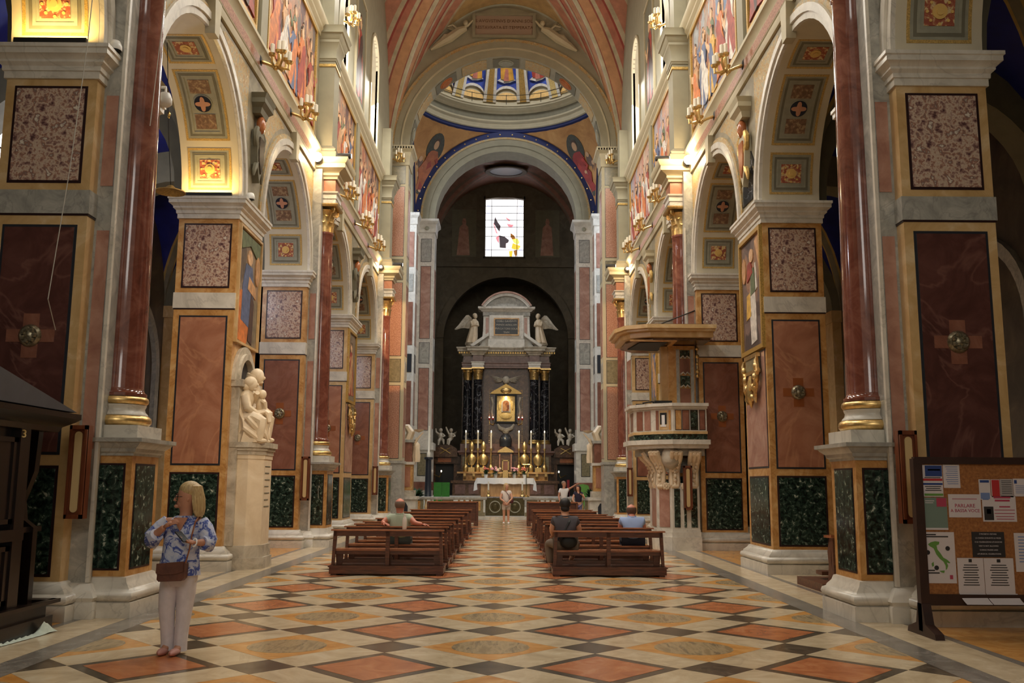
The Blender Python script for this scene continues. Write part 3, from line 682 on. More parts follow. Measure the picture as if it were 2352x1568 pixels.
# near crossing wall with the triumphal arch
mb = MB(); wall_arches(mb, 40.5, 41.7, -5.6, 5.6, 16.7, 25, [(0, 4.35, 16.7, 16.7)])
tri = struct('wall_crossing', swp(mb), stucco_dim)
o = ring_face(MB(), 0, 16.7, 4.33, 4.70, 40.44, 40.52, 40); part('archivolt', swp(ring_face(o, 0, 16.7, 4.70, 5.02, 40.40, 40.52, 40)), stucco_dim, tri, 50)
part('archivolt_gilt_band', swp(ring_face(MB(), 0, 16.7, 5.02, 5.17, 40.42, 40.52, 40)), gildorn, tri, 50)
part('archivolt_rim', swp(ring_face(MB(), 0, 16.7, 4.66, 4.72, 40.37, 40.45, 40)), cream, tri, 50)
for i in range(9):     # painted fields and roundels on the soffit of the arch
    t = PI*(i+.5)/9; dt = PI/9*.40
    vs = []
    for q in range(7):
        a = t-dt+2*dt*q/6
        for r, y in ((4.31, 40.66), (4.31, 41.54), (4.36, 41.54), (4.36, 40.66)): vs.append((r*math.cos(a), y, 16.7+r*math.sin(a)))
    fs = [(4*q+j, 4*q+(j+1) % 4, 4*q+4+(j+1) % 4, 4*q+4+j) for q in range(6) for j in range(4)]+[(0,1,2,3), (27,26,25,24)]
    part('soffit_field', MB().add(vs, fs), gildorn if i % 2 else stuccod, tri)
    if i % 2 == 0:
        ro = MB()
        c = Vector((4.30*math.cos(t), 41.1, 16.7+4.30*math.sin(t))); e1 = Vector((-math.sin(t), 0, math.cos(t))); e2 = Vector((0, 1, 0)); nn = Vector((-math.cos(t), 0, -math.sin(t)))
        for rr, hh in ((.36, .02), (.27, .05)):
            ro.add([c+e1*rr*math.cos(2*PI*q/16)+e2*rr*math.sin(2*PI*q/16)+nn*h for h in (0, hh) for q in range(16)], [tuple(range(16)), tuple(range(16, 32))]+[(q, (q+1) % 16, 16+(q+1) % 16, 16+q) for q in range(16)])
        part('soffit_roundel', ro, f_red if i in (2, 6) else cof_grey, tri)
def wave(x, y): return math.sin(3.1*x+1.7*y)
tb = thing('inscription_tablet', 'pink inscription tablet in a grey frame over the great crossing arch', 'tablet', (-.1, 40.4, 21.95))
part('frame', MB().box(-1.56, 1.36, 40.32, 40.5, 21.9, 22.02).box(-1.56, 1.36, 40.32, 40.5, 22.98, 23.1).box(-1.56, -1.42, 40.32, 40.5, 22.02, 22.98).box(1.22, 1.36, 40.32, 40.5, 22.02, 22.98), stucco, tb)
part('gable', MB().prism([(-1.2, 23.1), (1.0, 23.1), (.6, 23.28), (-.1, 23.38), (-.8, 23.28)], 'y', 40.34, 40.5), stucco, tb)
part('field', MB().box(-1.42, 1.22, 40.40, 40.5, 22.02, 22.98), inscr, tb)
part('lettering', text_mb('S·AVGVSTINVS D’ANNI SOL', .215, -.1, 40.395, 22.72), gilt_let, tb)
part('lettering', text_mb('RESTAVRATA ET TEMPERATA', .205, -.1, 40.395, 22.40), gilt_let, tb)
for q in (-1, 1):      # winged figures in relief lying on the arch beside the tablet
    a = thing('relief_angel', 'reclining stucco angel in relief on the %s of the arch tablet' % ('left' if q < 0 else 'right'), 'relief', (-.1+q*2.2, 40.4, 21.7), 'relief angels over the crossing arch')
    X = lambda d: -.1+q*d
    b = MB().tube([(X(1.75), 40.4, 22.35), (X(2.05), 40.36, 22.2), (X(2.5), 40.36, 21.85), (X(3.0), 40.4, 21.55), (X(3.35), 40.42, 21.3)], [.12, .2, .22, .16, .06], 8)
    b.tube([(X(1.9), 40.36, 22.32), (X(1.65), 40.3, 22.45), (X(1.45), 40.32, 22.7)], [.07, .06, .04], 6)
    b.tube([(X(2.4), 40.34, 21.95), (X(2.7), 40.3, 21.9), (X(3.0), 40.36, 21.62)], [.13, .12, .06], 7).tube([(X(2.1), 40.33, 22.25), (X(2.35), 40.28, 22.45), (X(2.6), 40.32, 22.4)], [.06, .055, .04], 6)
    part('body', b, cream, a, True); part('head', MB().ell((X(1.76), 40.30, 22.56), (.12, .12, .14)), cream, a, True)
    part('wing', wing(MB(), (X(2.1), 40.42, 22.3), (X(2.6), 40.40, 22.9), .4), cream, a, True)
# near crossing piers
for s in (-1, 1):
    t = thing('crossing_pier', 'tall crossing pier with speckled pink panels on the %s of the altar arch' % SIDE[s], 'pier', (s*4.95, 41.1, 0), 'crossing piers')
    part('core', MB().box(4.35, 5.6, 40.5, 41.7, 0, 15.8).mir(s), cream, t)
    part('grey_dado', MB().box(4.33, 5.6, 40.46, 41.72, 0, 2.5).box(4.29, 5.6, 40.42, 41.74, 2.5, 2.62).mir(s), grey, t)
    for nm, z0, z1, m in (('pink_panel', 2.72, 5.85, speck), ('olive_panel', 6.02, 7.0, olive), ('pink_panel', 7.16, 10.4, speck), ('olive_panel', 10.55, 11.45, olive), ('pink_panel', 11.62, 14.8, speck), ('olive_panel', 14.95, 15.75, olive)):
        panelY(t, s, 4.50, 5.12, 40.5, z0, z1, m, bluline, nm, .02)
        part(nm, MB().box(4.336, 4.36, 40.72, 41.5, z0+.05, z1-.05).mir(s), pinkp if m is speck else grey, t)
    part('capital', MB().sweep([(0,15.8),(.04,15.8),(.05,15.9),(.06,16.15),(.08,16.2),(.1,16.3),(.1,16.4),(.2,16.5),(.24,16.52),(.24,16.68),(0,16.7)], rect(4.35, 5.6, 40.5, 41.7)).mir(s), cream, t, 30)
    dn = MB()
    for i in range(11): dn.box(4.18+i*.12, 4.24+i*.12, 40.26, 40.34, 16.53, 16.62)
    part('dentils', dn.mir(s), stucco, t)
# far arch of the crossing
mb = MB(); wall_arches(mb, 52.2, 53.6, -5.6, 5.6, 16.7, 24, [(0, 4.08, 16.7, 16.7)])
fa = struct('wall_presbytery_arch', swp(mb), stucco)
o = ring_face(MB(), 0, 16.7, 4.06, 4.42, 52.12, 52.22, 40); ring_face(o, 0, 16.7, 4.42, 4.78, 52.08, 52.22, 40)
part('archivolt', swp(o), stucco, fa, 50)
part('archivolt_gilt_band', swp(ring_face(MB(), 0, 16.7, 4.78, 4.90, 52.06, 52.2, 40)), gildorn, fa, 50)
starblue = plain('starry_blue_band', srgb(28,38,88), .6)
part('blue_band', swp(ring_face(MB(), 0, 16.7, 4.90, 5.24, 52.10, 52.2, 40)), starblue, fa, 50)
st = MB()
for i in range(22):
    a = PI*(.03+.94*i/21); st.ell((5.07*math.cos(a), 52.09, 16.7+5.07*math.sin(a)), (.045, .02, .045), 6, 4)
part('gold_stars', st, gold, fa)
for s in (-1, 1):
    t = thing('presbytery_pier', 'white framed pier with pink and grey panels at the %s of the high altar' % SIDE[s], 'pier', (s*4.6, 52.9, 0), 'presbytery piers')
    part('core', MB().box(4.05, 5.6, 52.2, 53.6, 0, 15.9).mir(s), white, t)
    for nm, z0, z1, m in (('pink_panel', 4.6, 8.05, pinkp), ('grey_panel', 8.35, 9.5, grey), ('pink_panel', 9.75, 13.9, pinkp), ('grey_panel', 14.2, 15.5, grey)):
        panelY(t, s, 4.25, 4.80, 52.2, z0, z1, m, bluline, nm, .025)
        part(nm, MB().box(4.035, 4.06, 52.5, 53.3, z0+.1, z1-.1).mir(s), m, t)
    part('dado', MB().box(3.98, 5.0, 52.1, 53.7, 0, 1.0).box(4.0, 4.98, 52.14, 53.68, 1.0, 3.5).box(3.9, 5.06, 52.0, 53.7, 3.5, 3.9).mir(s), white, t)
    panelY(t, s, 4.3, 4.75, 52.14, 2.1, 3.3, olive, bluline, 'dado_panel', .03)
    part('dado_red_course', MB().box(3.97, 5.0, 52.1, 53.7, 1.3, 1.75).mir(s), redd, t)
    part('capital', MB().sweep([(0,15.9),(.04,15.9),(.05,16.0),(.06,16.3),(.1,16.4),(.2,16.5),(.22,16.53),(.22,16.66),(0,16.68)], rect(4.05, 5.6, 52.2, 53.6)).mir(s), white, t, 30)
    part('capital_rosette', MB().lathe([(0,-.04),(.1,-.03),(.13,0),(.1,.01)], (s*4.5, 52.14, 16.14), 12, 'y'), cof_grey, t, True)
    # jamb of the transept arch beside it, with small framed reliefs
    j = thing('transept_jamb', 'white jamb with framed reliefs next to the %s presbytery pier' % SIDE[s], 'pilaster', (s*5.3, 51.6, 0), 'transept jambs')
    part('core', MB().box(4.98, 5.7, 51.0, 52.25, 0, 16.5).mir(s), white, j)
    part('capital', MB().sweep([(0,16.0),(.05,16.05),(.05,16.4),(.16,16.55),(.16,16.7),(0,16.7)], rect(4.98, 5.7, 51.0, 52.2)).mir(s), white, j)
    for z0, z1, m in ((4.8, 7.2, redd), (7.7, 8.7, bluline), (9.2, 11.6, redd), (12.2, 13.2, grey), (13.6, 15.6, pinkp)):
        part('relief_panel', MB().box(5.1, 5.6, 50.98, 51.02, z0, z1).mir(s), m, j)
        part('relief_panel', MB().box(4.965, 5.0, 51.2, 52.0, z0, z1).mir(s), m, j)
    # transept arch, walls and roof
    mb = MB(); wall_arches(mb, 5.25, 6.4, 41.7, 52.2, 16.7, 24, [(CY, 4.2, 16.7, 16.7)])
    ta = struct('wall_transept_arch_'+SIDE[s], mb.mir(s), stucco)
    part('blue_band', ring_face(MB(), CY, 16.7, 4.9, 5.24, 5.18, 5.26, 40).mir(s), starblue, ta, 50)
    struct('wall_transept_'+SIDE[s], MB().box(11.5, 12, 40, 54, 0, 22).box(6, 12, 53.5, 54, 0, 22).box(6, 12, 40, 40.5, 0, 22).box(6, 12, 40, 54, 21.5, 22).mir(s), stuccod)
# pendentives: parts of a sphere over the square of the crossing
ochre = marble('ochre_pendentive_fresco', [(.3, srgb(176,124,70)), (.6, srgb(204,152,92)), (.75, srgb(214,168,110))], 1.2, .8, .65)
RS = 5.25*math.sqrt(2)
def onsph(x, y, r):   # y relative to the crossing centre
    return (x*r/RS, CY+y*r/RS, 16.7+math.sqrt(max(0, r*r-(x*r/RS)**2-(y*r/RS)**2)))
for sx in (-1, 1):
    for sy in (-1, 1):
        vs = []; fs = []; n = 14
        for i in range(n+1):
            f = i/n                                   # from the corner towards the ring
            for q in range(n+1):
                g = q/n*PI/2
                c = Vector((5.25, 5.25)); rg = Vector((5.25*math.cos(g), 5.25*math.sin(g)))
                # edge of the square seen under the same angle
                m_ = 5.25/max(math.cos(g), math.sin(g)); ed = Vector((m_*math.cos(g), m_*math.sin(g)))
                p = ed*(1-f)+rg*f; vs.append(onsph(sx*p.x, sy*p.y, RS-.02))
        fs = [(i*(n+1)+q, i*(n+1)+q+1, (i+1)*(n+1)+q+1, (i+1)*(n+1)+q) for i in range(n) for q in range(n)]
        pd = struct('ceiling_pendentive', MB().add(vs, fs), ochre, 60)
        if sy > 0:     # painted evangelist
            ev = thing('painted_evangelist', 'painted evangelist in %s robes on the %s ochre pendentive under the dome' % (('crimson and orange', 'left') if sx < 0 else ('bright red', 'right')), 'fresco', onsph(sx*4.3, 4.3, RS-.05), 'evangelists under the dome')
            d0 = Vector((sx*4.28, 0, 0))
            def pt(a, h, r=RS-.06):
                # a: across along the chord of the pendentive, h: height above the spring
                az = math.radians(45)+(a-.5)/7.0; z = h; rr = math.sqrt(r*r-z*z); return (sx*rr*math.sin(az), CY+rr*math.cos(az), 16.7+z)
            def blob(name, pts2, mat, r):
                vs = [pt(a*sx*-1, h, r) for a, h in pts2]+[pt(a*sx*-1, h, r+.03) for a, h in pts2]; k = len(pts2)
                part(name, MB().add(vs, [tuple(range(k)), tuple(range(k, 2*k))[::-1]]+[(i, (i+1) % k, k+(i+1) % k, k+i) for i in range(k)]), mat, ev)
            def el(ca, ch, ra, rh, n=18): return [(ca+ra*math.cos(2*PI*i/n), ch+rh*math.sin(2*PI*i/n)) for i in range(n)]
            robe = plain('evangelist_robe', srgb(150,62,44) if sx < 0 else srgb(176,58,42), .6, var=.2, scale=3)
            robe2 = plain('evangelist_mantle', srgb(168,96,56) if sx < 0 else srgb(156,50,40), .6, var=.2, scale=3)
            dk = plain('evangelist_halo', srgb(74,72,60), .6, var=.2); skin_p = plain('painted_skin', srgb(206,164,124), .6)
            bk = plain('evangelist_attendants', srgb(110,86,72), .6, var=.35, scale=4)
            wt = plain('evangelist_linen', srgb(196,186,166), .6, var=.15); hr_ = plain('evangelist_hair', srgb(84,62,46), .6)
            blob('halo', el(.05, 4.05, .62, .72), dk, RS-.05); blob('halo_rim', el(.05, 4.05, .50, .60), plain('evangelist_glory', srgb(92,86,68), .6), RS-.055)
            for a_, h_, r_ in ((-.95, 2.9, .2), (-.72, 3.35, .22), (-1.0, 2.3, .24), (.82, 3.0, .24), (1.0, 2.55, .2), (.75, 2.2, .22)):
                blob('attendants', el(a_, h_, r_, r_*1.5), bk, RS-.06); blob('attendant_head', el(a_+.02, h_+r_*1.3, r_*.55, r_*.62), skin_p, RS-.075)
            blob('mantle', [(-.85, 1.75), (-.3, 1.62), (.3, 1.7), (.72, 1.65), (.62, 2.3), (.82, 2.75), (.5, 3.3), (.42, 3.7), (.2, 3.9), (-.22, 3.88), (-.42, 3.5), (-.3, 3.1), (-.62, 2.7), (-.55, 2.2)], robe2, RS-.085)
            blob('robe', [(-.05, 1.66), (.55, 1.62), (.48, 2.2), (.6, 2.6), (.3, 3.15), (.1, 3.35), (-.12, 2.95), (.05, 2.5), (-.15, 2.1)], robe, RS-.10)
            blob('linen', [(-.35, 2.5), (.1, 2.62), (.55, 2.85), (.5, 3.0), (.1, 2.85), (-.35, 2.72)], wt, RS-.108)
            blob('arm', [(-.3, 3.55), (-.55, 3.1), (-.3, 2.75), (-.2, 2.85), (-.38, 3.12), (-.15, 3.45)], robe, RS-.115); blob('hand', el(-.26, 2.78, .09, .09), skin_p, RS-.12)
            blob('hair', el(.03, 4.22, .23, .27), hr_, RS-.088); blob('head', el(.05, 4.16, .18, .22), skin_p, RS-.095)
            blob('foot', el(.4, 1.62, .14, .07), skin_p, RS-.12)
            blob('cloud', [(-1.15, 1.62), (-.5, 1.42), (.3, 1.45), (.95, 1.5), (1.0, 1.8), (.6, 1.72), (0, 1.8), (-.7, 1.85), (-1.1, 2.0)], dk, RS-.07)
# ring cornice, railing, drum and dome
ringd = MB().lathe([(5.45,21.8),(5.24,21.9),(5.17,21.93),(5.15,22.08)], (0, CY, 0), 72, cap=False)
dome = struct('ceiling_dome', MB(), cream)
part('blue_fringe', ringd, starblue, dome, 40)
part('ring_cornice', MB().lathe([(5.15,22.08),(5.08,22.12),(5.06,22.22),(5.04,22.26),(5.02,22.38),(4.94,22.46),(4.92,22.55),(5.0,22.57)], (0, CY, 0), 72, cap=False), cream, dome, 30)
part('ring_frieze', MB().lathe([(5.0,22.57),(5.0,22.95)], (0, CY, 0), 72, cap=False), stuccod, dome, 30)
part('ring_upper_cornice', MB().lathe([(5.0,22.95),(4.9,23.0),(4.88,23.1),(4.7,23.2),(4.68,23.3),(4.64,23.31),(4.64,23.4),(5.2,23.42)], (0, CY, 0), 72, cap=False), cream, dome, 30)
part('drum', MB().lathe([(5.15,23.4),(5.15,23.8)], (0, CY, 0), 72, cap=False), cream, dome, 30)
def dpt(az, el, r): return (r*math.cos(el)*math.sin(az), CY+r*math.cos(el)*math.cos(az), 23.68+r*math.sin(el))
prof = [(5.16*math.cos(PI/2*.92*i/18), 23.68+5.16*1.05*math.sin(PI/2*.92*i/18)) for i in range(19)]
part('dome_shell', MB().lathe(prof[:-1]+[(.9, 29.2)], (0, CY, 0), 64, cap=False), cream, dome, 60)
dblue = marble('dome_blue_fresco', [(.3, srgb(38,52,136)), (.6, srgb(58,80,170)), (.75, srgb(84,108,188))], 2, .8, .6)
dyel = plain('dome_yellow_lunette', srgb(222,178,104), .6, var=.15, scale=6)
dcols = [plain('dome_robe_gold', srgb(216,158,60), .6, var=.25, scale=4), plain('dome_robe_rose', srgb(186,110,92), .6, var=.2), plain('dome_robe_red', srgb(170,64,46), .6, var=.2), plain('dome_cloud', srgb(206,200,190), .6)]
def dpatch(mb, poly, r):
    k = len(poly); vs = [dpt(a, e, r) for a, e in poly]+[dpt(a, e, r+.04) for a, e in poly]
    return mb.add(vs, [tuple(range(k)), tuple(range(k, 2*k))[::-1]]+[(i, (i+1) % k, k+(i+1) % k, k+i) for i in range(k)])
dw = 2*PI/16
for i in range(16):
    az = dw*i; h = dw*.36
    if abs(((az+PI) % (2*PI))-PI) > 1.35: continue
    arc = [(az+h*math.cos(PI*q/10), .02+.12*math.sin(PI*q/10)) for q in range(11)]
    part('lunette', dpatch(MB(), [(az+(a-az)*.92, .03+(e-.02)*.8) for a, e in arc], 5.10), dyel, dome)
    arc2 = [(az+h*1.0*math.cos(PI*q/10), .06+.13*math.sin(PI*q/10)) for q in range(11)]
    bpn = dpatch(MB(), arc2[::-1]+[(az+h, .26), (az-h, .26)], 5.09)
    for q in range(6): e0 = .26+.1*q; dpatch(bpn, [(az-h*(1-.05*q), e0), (az+h*(1-.05*q), e0), (az+h*(.95-.05*q), e0+.1), (az-h*(.95-.05*q), e0+.1)], 5.09)
    part('blue_panel', bpn, dblue, dome)
    o = MB()
    for q in range(10):
        a0, e0 = arc2[q]; a1, e1 = arc2[q+1]
        dpatch(o, [(a0, e0-.02), (a1, e1-.02), (a1, e1+.01), (a0, e0+.01)], 5.05)
    part('lunette_moulding', o, white, dome)
    for q, (ex, hh, cc) in enumerate(((0, .075, white), (0, .038, goldd))):
        a0 = az+dw/2; part('dome_rib', dpatch(MB(), [(a0-hh, 0), (a0+hh, 0), (a0+hh*.8, .9), (a0-hh*.8, .9)], 5.06-.02*q), cc, dome)
    j = (i*5) % 3
    part('cloud', dpatch(MB(), [(az-h*.8, .255), (az-h*.2, .225), (az+h*.3, .235), (az+h*.8, .26), (az+h*.4, .285), (az-h*.4, .29)], 4.99), dcols[3], dome)
    part('painted_figure', dpatch(MB(), [(az-h*.5, .275), (az-h*.55, .40), (az-h*.25, .52), (az+h*.25, .52), (az+h*.55, .38), (az+h*.65, .265), (az+h*.2, .25)], 4.95), dcols[(0, 1, 2)[j]] if i else dcols[0], dome)
    part('painted_mantle', dpatch(MB(), [(az-h*.25, .25), (az+h*.2, .25), (az+h*.15, .40), (az-h*.1, .39)], 4.92), dcols[1], dome)
rl = MB()
for z in (23.68, 23.98): rl.tube([(4.72*math.sin(a), CY+4.72*math.cos(a), z) for a in [-1.45+2.9*i/40 for i in range(41)]], .018, 5)
for i in range(7):
    a = -1.3+2.6*i/6; rl.tube([(4.72*math.sin(a), CY+4.72*math.cos(a), 23.4), (4.72*math.sin(a), CY+4.72*math.cos(a), 24.02)], .018, 5)
rail = solo('dome_railing', rl, iron, 'thin dark iron railing running round the foot of the dome', 'railing')
lamps = MB()
for a in (-.55, -.02, .5): lamps.ell((4.7*math.sin(a), CY+4.7*math.cos(a), 23.5), .06, 6, 4)
# presbytery: side walls, vault, end wall with window and deep round recess
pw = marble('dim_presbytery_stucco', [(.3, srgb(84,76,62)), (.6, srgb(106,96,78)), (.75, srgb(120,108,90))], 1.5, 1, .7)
for s in (-1, 1):
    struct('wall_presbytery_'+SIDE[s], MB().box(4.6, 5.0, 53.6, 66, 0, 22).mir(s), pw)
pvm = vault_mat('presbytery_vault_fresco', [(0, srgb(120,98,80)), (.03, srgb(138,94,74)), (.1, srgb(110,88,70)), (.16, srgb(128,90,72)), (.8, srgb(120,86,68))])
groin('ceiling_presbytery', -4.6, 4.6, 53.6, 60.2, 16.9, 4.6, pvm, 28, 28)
md = thing('vault_medallion', 'oval painted medallion at the top of the dark presbytery vault', 'fresco', (0, 57.2, 21.2))
part('rim', MB().lathe([(.9,-.03),(1.15,-.05),(1.2,0)], (0, 57.2, 21.28), 28, 'z', 1.15, .9, False), pw, md); part('field', MB().lathe([(0,-.02),(.95,-.02),(.95,0)], (0, 57.2, 21.3), 28, 'z', 1.15, .9), medal, md)
ew = MB(); wall_arches(ew, 60, 60.5, -4.6, 4.6, 0, 15.6, [(0.05, 4.05, 0, 11.0)])
ew.box(60, 60.5, -4.6, -1.36, 15.6, 22).box(60, 60.5, 1.18, 4.6, 15.6, 22).box(60, 60.5, -1.36, 1.18, 15.6, 16.42).box(60, 60.5, -1.36, 1.18, 20.4, 22)
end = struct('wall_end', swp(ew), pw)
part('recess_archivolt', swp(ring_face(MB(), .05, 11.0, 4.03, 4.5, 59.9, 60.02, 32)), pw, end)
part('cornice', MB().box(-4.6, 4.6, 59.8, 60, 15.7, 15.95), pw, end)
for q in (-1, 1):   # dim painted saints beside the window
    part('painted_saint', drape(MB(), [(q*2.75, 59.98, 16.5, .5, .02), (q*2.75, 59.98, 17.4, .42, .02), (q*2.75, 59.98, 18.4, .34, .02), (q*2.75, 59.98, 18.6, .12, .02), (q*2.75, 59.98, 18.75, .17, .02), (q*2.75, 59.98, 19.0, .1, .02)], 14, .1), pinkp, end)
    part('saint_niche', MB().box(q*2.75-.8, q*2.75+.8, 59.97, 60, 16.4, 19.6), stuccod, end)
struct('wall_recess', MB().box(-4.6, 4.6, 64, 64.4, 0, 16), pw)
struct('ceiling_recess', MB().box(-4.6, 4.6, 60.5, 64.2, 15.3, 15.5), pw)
# stained glass
wn = struct('window_end', MB().box(-1.36, 1.18, 60.24, 60.27, 16.42, 20.4), glow('bright_clear_glass', (1, .97, .98), 1.5))
def glz(name, c, e): return glow(name, c, e)
gz = {'r': glz('red_glass', (.85,.22,.25), 1.1), 'k': glz('dark_grey_glass', (.10,.08,.09), .5), 'o': glz('amber_glass', (.95,.42,.04), 1.2), 'y': glz('yellow_glass', (1,.75,.1), 1.6), 'p': glz('pale_pink_glass', (1,.75,.72), 1.6), 'b': glz('lilac_glass', (.62,.62,.9), 1.5), 'n': glz('brown_glass', (.35,.14,.03), .7)}
def gpt(u, v): return (-1.36+u*2.54, 20.4-v*3.98)
def gpiece(key, pts): part('glass_piece', MB().prism([gpt(*p) for p in pts], 'y', 60.22, 60.245), gz[key], wn)
gpiece('k', [(.25,.30),(.33,.40),(.40,.46),(.37,.56),(.30,.50),(.22,.42)]); gpiece('k', [(.36,.62),(.50,.64),(.62,.70),(.56,.84),(.38,.83)])
gpiece('r', [(.20,.38),(.27,.50),(.33,.60),(.28,.58),(.22,.46)]); gpiece('r', [(.27,.66),(.36,.62),(.36,.76),(.31,.72)]); gpiece('r', [(.52,.30),(.66,.36),(.62,.38),(.55,.34)])
gpiece('r', [(.56,.42),(.74,.44),(.70,.48),(.60,.47)]); gpiece('p', [(.42,.20),(.55,.14),(.58,.28),(.50,.36),(.40,.34)]); gpiece('p', [(.44,.46),(.54,.42),(.60,.52),(.60,.62),(.48,.60)])
gpiece('n', [(.66,.58),(.75,.62),(.80,.68),(.72,.70),(.66,.65)]); gpiece('y', [(.70,.69),(.84,.67),(.90,.74),(.84,.78),(.74,.74)]); gpiece('o', [(.72,.75),(.84,.78),(.92,.80),(.90,.86),(.76,.86),(.68,.84)])
gpiece('o', [(.62,.89),(.72,.88),(.70,.99),(.64,.99)]); gpiece('p', [(.54,.76),(.66,.72),(.70,.82),(.62,.88),(.54,.84)]); gpiece('n', [(.74,.88),(.84,.87),(.82,.96),(.80,.99),(.76,.94)])
gpiece('p', [(.44,.01),(.56,.01),(.60,.06),(.50,.09)]); gpiece('b', [(.64,.48),(.73,.47),(.72,.54),(.66,.55)])
for u0 in (.03, .88):
    for i in range(6): gpiece('b', [(u0, .08+.15*i), (u0+.09, .09+.15*i), (u0+.08, .16+.15*i), (u0+.01, .15+.15*i)])
lead = MB()
for u in (0, .165, .83, 1): x = gpt(u, 0)[0]; lead.box(x-.018, x+.018, 60.2, 60.26, 16.42, 20.4)
for v in (0, .12, .24, .36, .48, .64, .87, 1): z = gpt(0, v)[1]; lead.box(-1.36, 1.18, 60.2, 60.26, z-.014, z+.014)
part('lead_bars', lead, blackm, wn)
part('window_frame', MB().box(-1.46, -1.36, 59.9, 60.3, 16.32, 20.5).box(1.18, 1.28, 59.9, 60.3, 16.32, 20.5).box(-1.46, 1.28, 59.9, 60.3, 16.3, 16.42).prism([(-1.46,20.3),(-1.46,20.5),(-.6,20.62),(-.1,20.65),(.4,20.62),(1.28,20.5),(1.28,20.3),(.4,20.42),(-.1,20.44),(-.6,20.42)], 'y', 59.9, 60.2), pw, wn)
# ---------------------------------------------------------------- sanctuary, high altar and its furnishings
amb = marble('altar_brown_marble', [(.3, srgb(66,45,33)), (.55, srgb(98,70,50)), (.75, srgb(126,96,70))], 4, 1.4, .2)
ampk = marble('altar_rose_marble', [(.3, srgb(92,64,56)), (.55, srgb(118,86,76)), (.75, srgb(142,108,96))], 3, 1, .25)
alab = marble('alabaster_front', [(.3, srgb(176,130,82)), (.55, srgb(206,160,110)), (.75, srgb(222,184,136))], 1.2, 2.0, .3, sc=(3,1,.6))
sanct = struct('trim_dais', MB().box(-5.2, 5.2, 45.0, 64, 0, .12).box(-4.6, 4.6, 48.6, 64, .12, .5).box(-4.4, 4.4, 49.0, 64, .5, .98), white)
ha = thing('high_altar', 'towering high altar of black columns and dark marble with glowing icon', 'altar', (0, 57, .98))
A = lambda n, m, mt, sm=False, lb=None: part(n, m, mt, ha, sm, lb)
A('mensa_block', MB().box(-3.0, 3.15, 55.3, 58, .98, 1.7).box(-3.1, 3.25, 55.2, 58, 1.7, 1.85), amb)
for x in (-2.55, -1.75, 1.85, 2.65): A('mensa_panel', MB().box(x-.3, x+.3, 55.27, 55.32, 1.08, 1.62), ampk)
A('predella', MB().box(-2.55, 2.8, 56.0, 58, 1.85, 3.55), amb)
A('predella_cornice', MB().sweep([(0,3.35),(.05,3.35),(.1,3.45),(.16,3.5),(.16,3.6),(0,3.6)], rect(-2.6, 2.85, 56.0, 58)), ampk, 30)
for x in (-2.2, 2.4): A('predella_panel', MB().box(x-.26, x+.26, 55.96, 56.02, 2.3, 3.25), olive)
A('candle_shelf', MB().box(-2.75, 2.95, 55.45, 56.1, 2.26, 2.36).box(-2.4, 2.6, 55.65, 56.1, 1.85, 2.26), siena)
for i in range(10):
    x = -2.3+i*.53
    A('shelf_bracket', MB().prism([(55.5, 2.26), (55.7, 2.26), (55.7, 1.86), (55.62, 1.95), (55.52, 2.1)], 'x', x-.07, x+.07), gold)
CXA = .09
A('back_wall', MB().box(CXA-2.7, CXA+2.7, 57.6, 58.2, 3.55, 9.9), amb)
A('column_dado', MB().box(CXA-2.75, CXA+2.75, 56.9, 58, 3.6, 4.05), ampk)
for x, y in ((-1.72, 56.95), (1.72, 56.95), (-2.36, 57.35), (2.36, 57.35)):
    X = CXA+x
    A('column_base', MB().lathe([(.36,4.05),(.38,4.1),(.36,4.16),(.32,4.2),(.34,4.24),(.3,4.3)], (X, y, 0), 20), goldd, 50)
    A('black_column', MB().lathe([(.29,4.3),(.29,5.2),(.275,6.4),(.25,7.85),(.27,7.9),(.27,7.95)], (X, y, 0), 24), nero, 50)
    cp = MB(); leaf_capital(cp, (X, y), 7.95, .68, .25, .36, 7); volutes(cp, (X, y), 8.52, .33, 4, .12)
    cp.box(X-.38, X+.38, y-.38, y+.38, 8.6, 8.68); A('capital', cp, gold, 60)
prE = lambda z: [(0, z), (.03, z), (.03, z+.12), (.06, z+.13), (.06, z+.26), (.1, z+.3), (.1, z+.34), (0, z+.34)]
ent = [rect(CXA-2.65, CXA+2.65, 57.0, 58), rect(CXA-2.05, CXA-1.4, 56.62, 57.3), rect(CXA+1.4, CXA+2.05, 56.62, 57.3)]
for r_ in ent:
    A('architrave', MB().sweep(prE(8.68), r_), white if r_ is not ent[0] else ampk, 30)
    (a, b), (c, d) = r_[0], r_[2]
    A('frieze', MB().box(a+.02, c-.02, b+.02, d, 9.0, 9.42), ampk)
    A('cornice', MB().sweep([(0,9.42),(.05,9.44),(.08,9.52),(.16,9.56),(.18,9.62),(.32,9.68),(.32,9.78),(.4,9.88),(.4,9.93),(0,9.95)], r_), carrara2, 30)
dn = MB()
for i in range(40):
    x = CXA-2.9+i*.149; dn.box(x, x+.08, 56.72, 56.84, 9.54, 9.64)
A('dentil_course', dn, goldd)
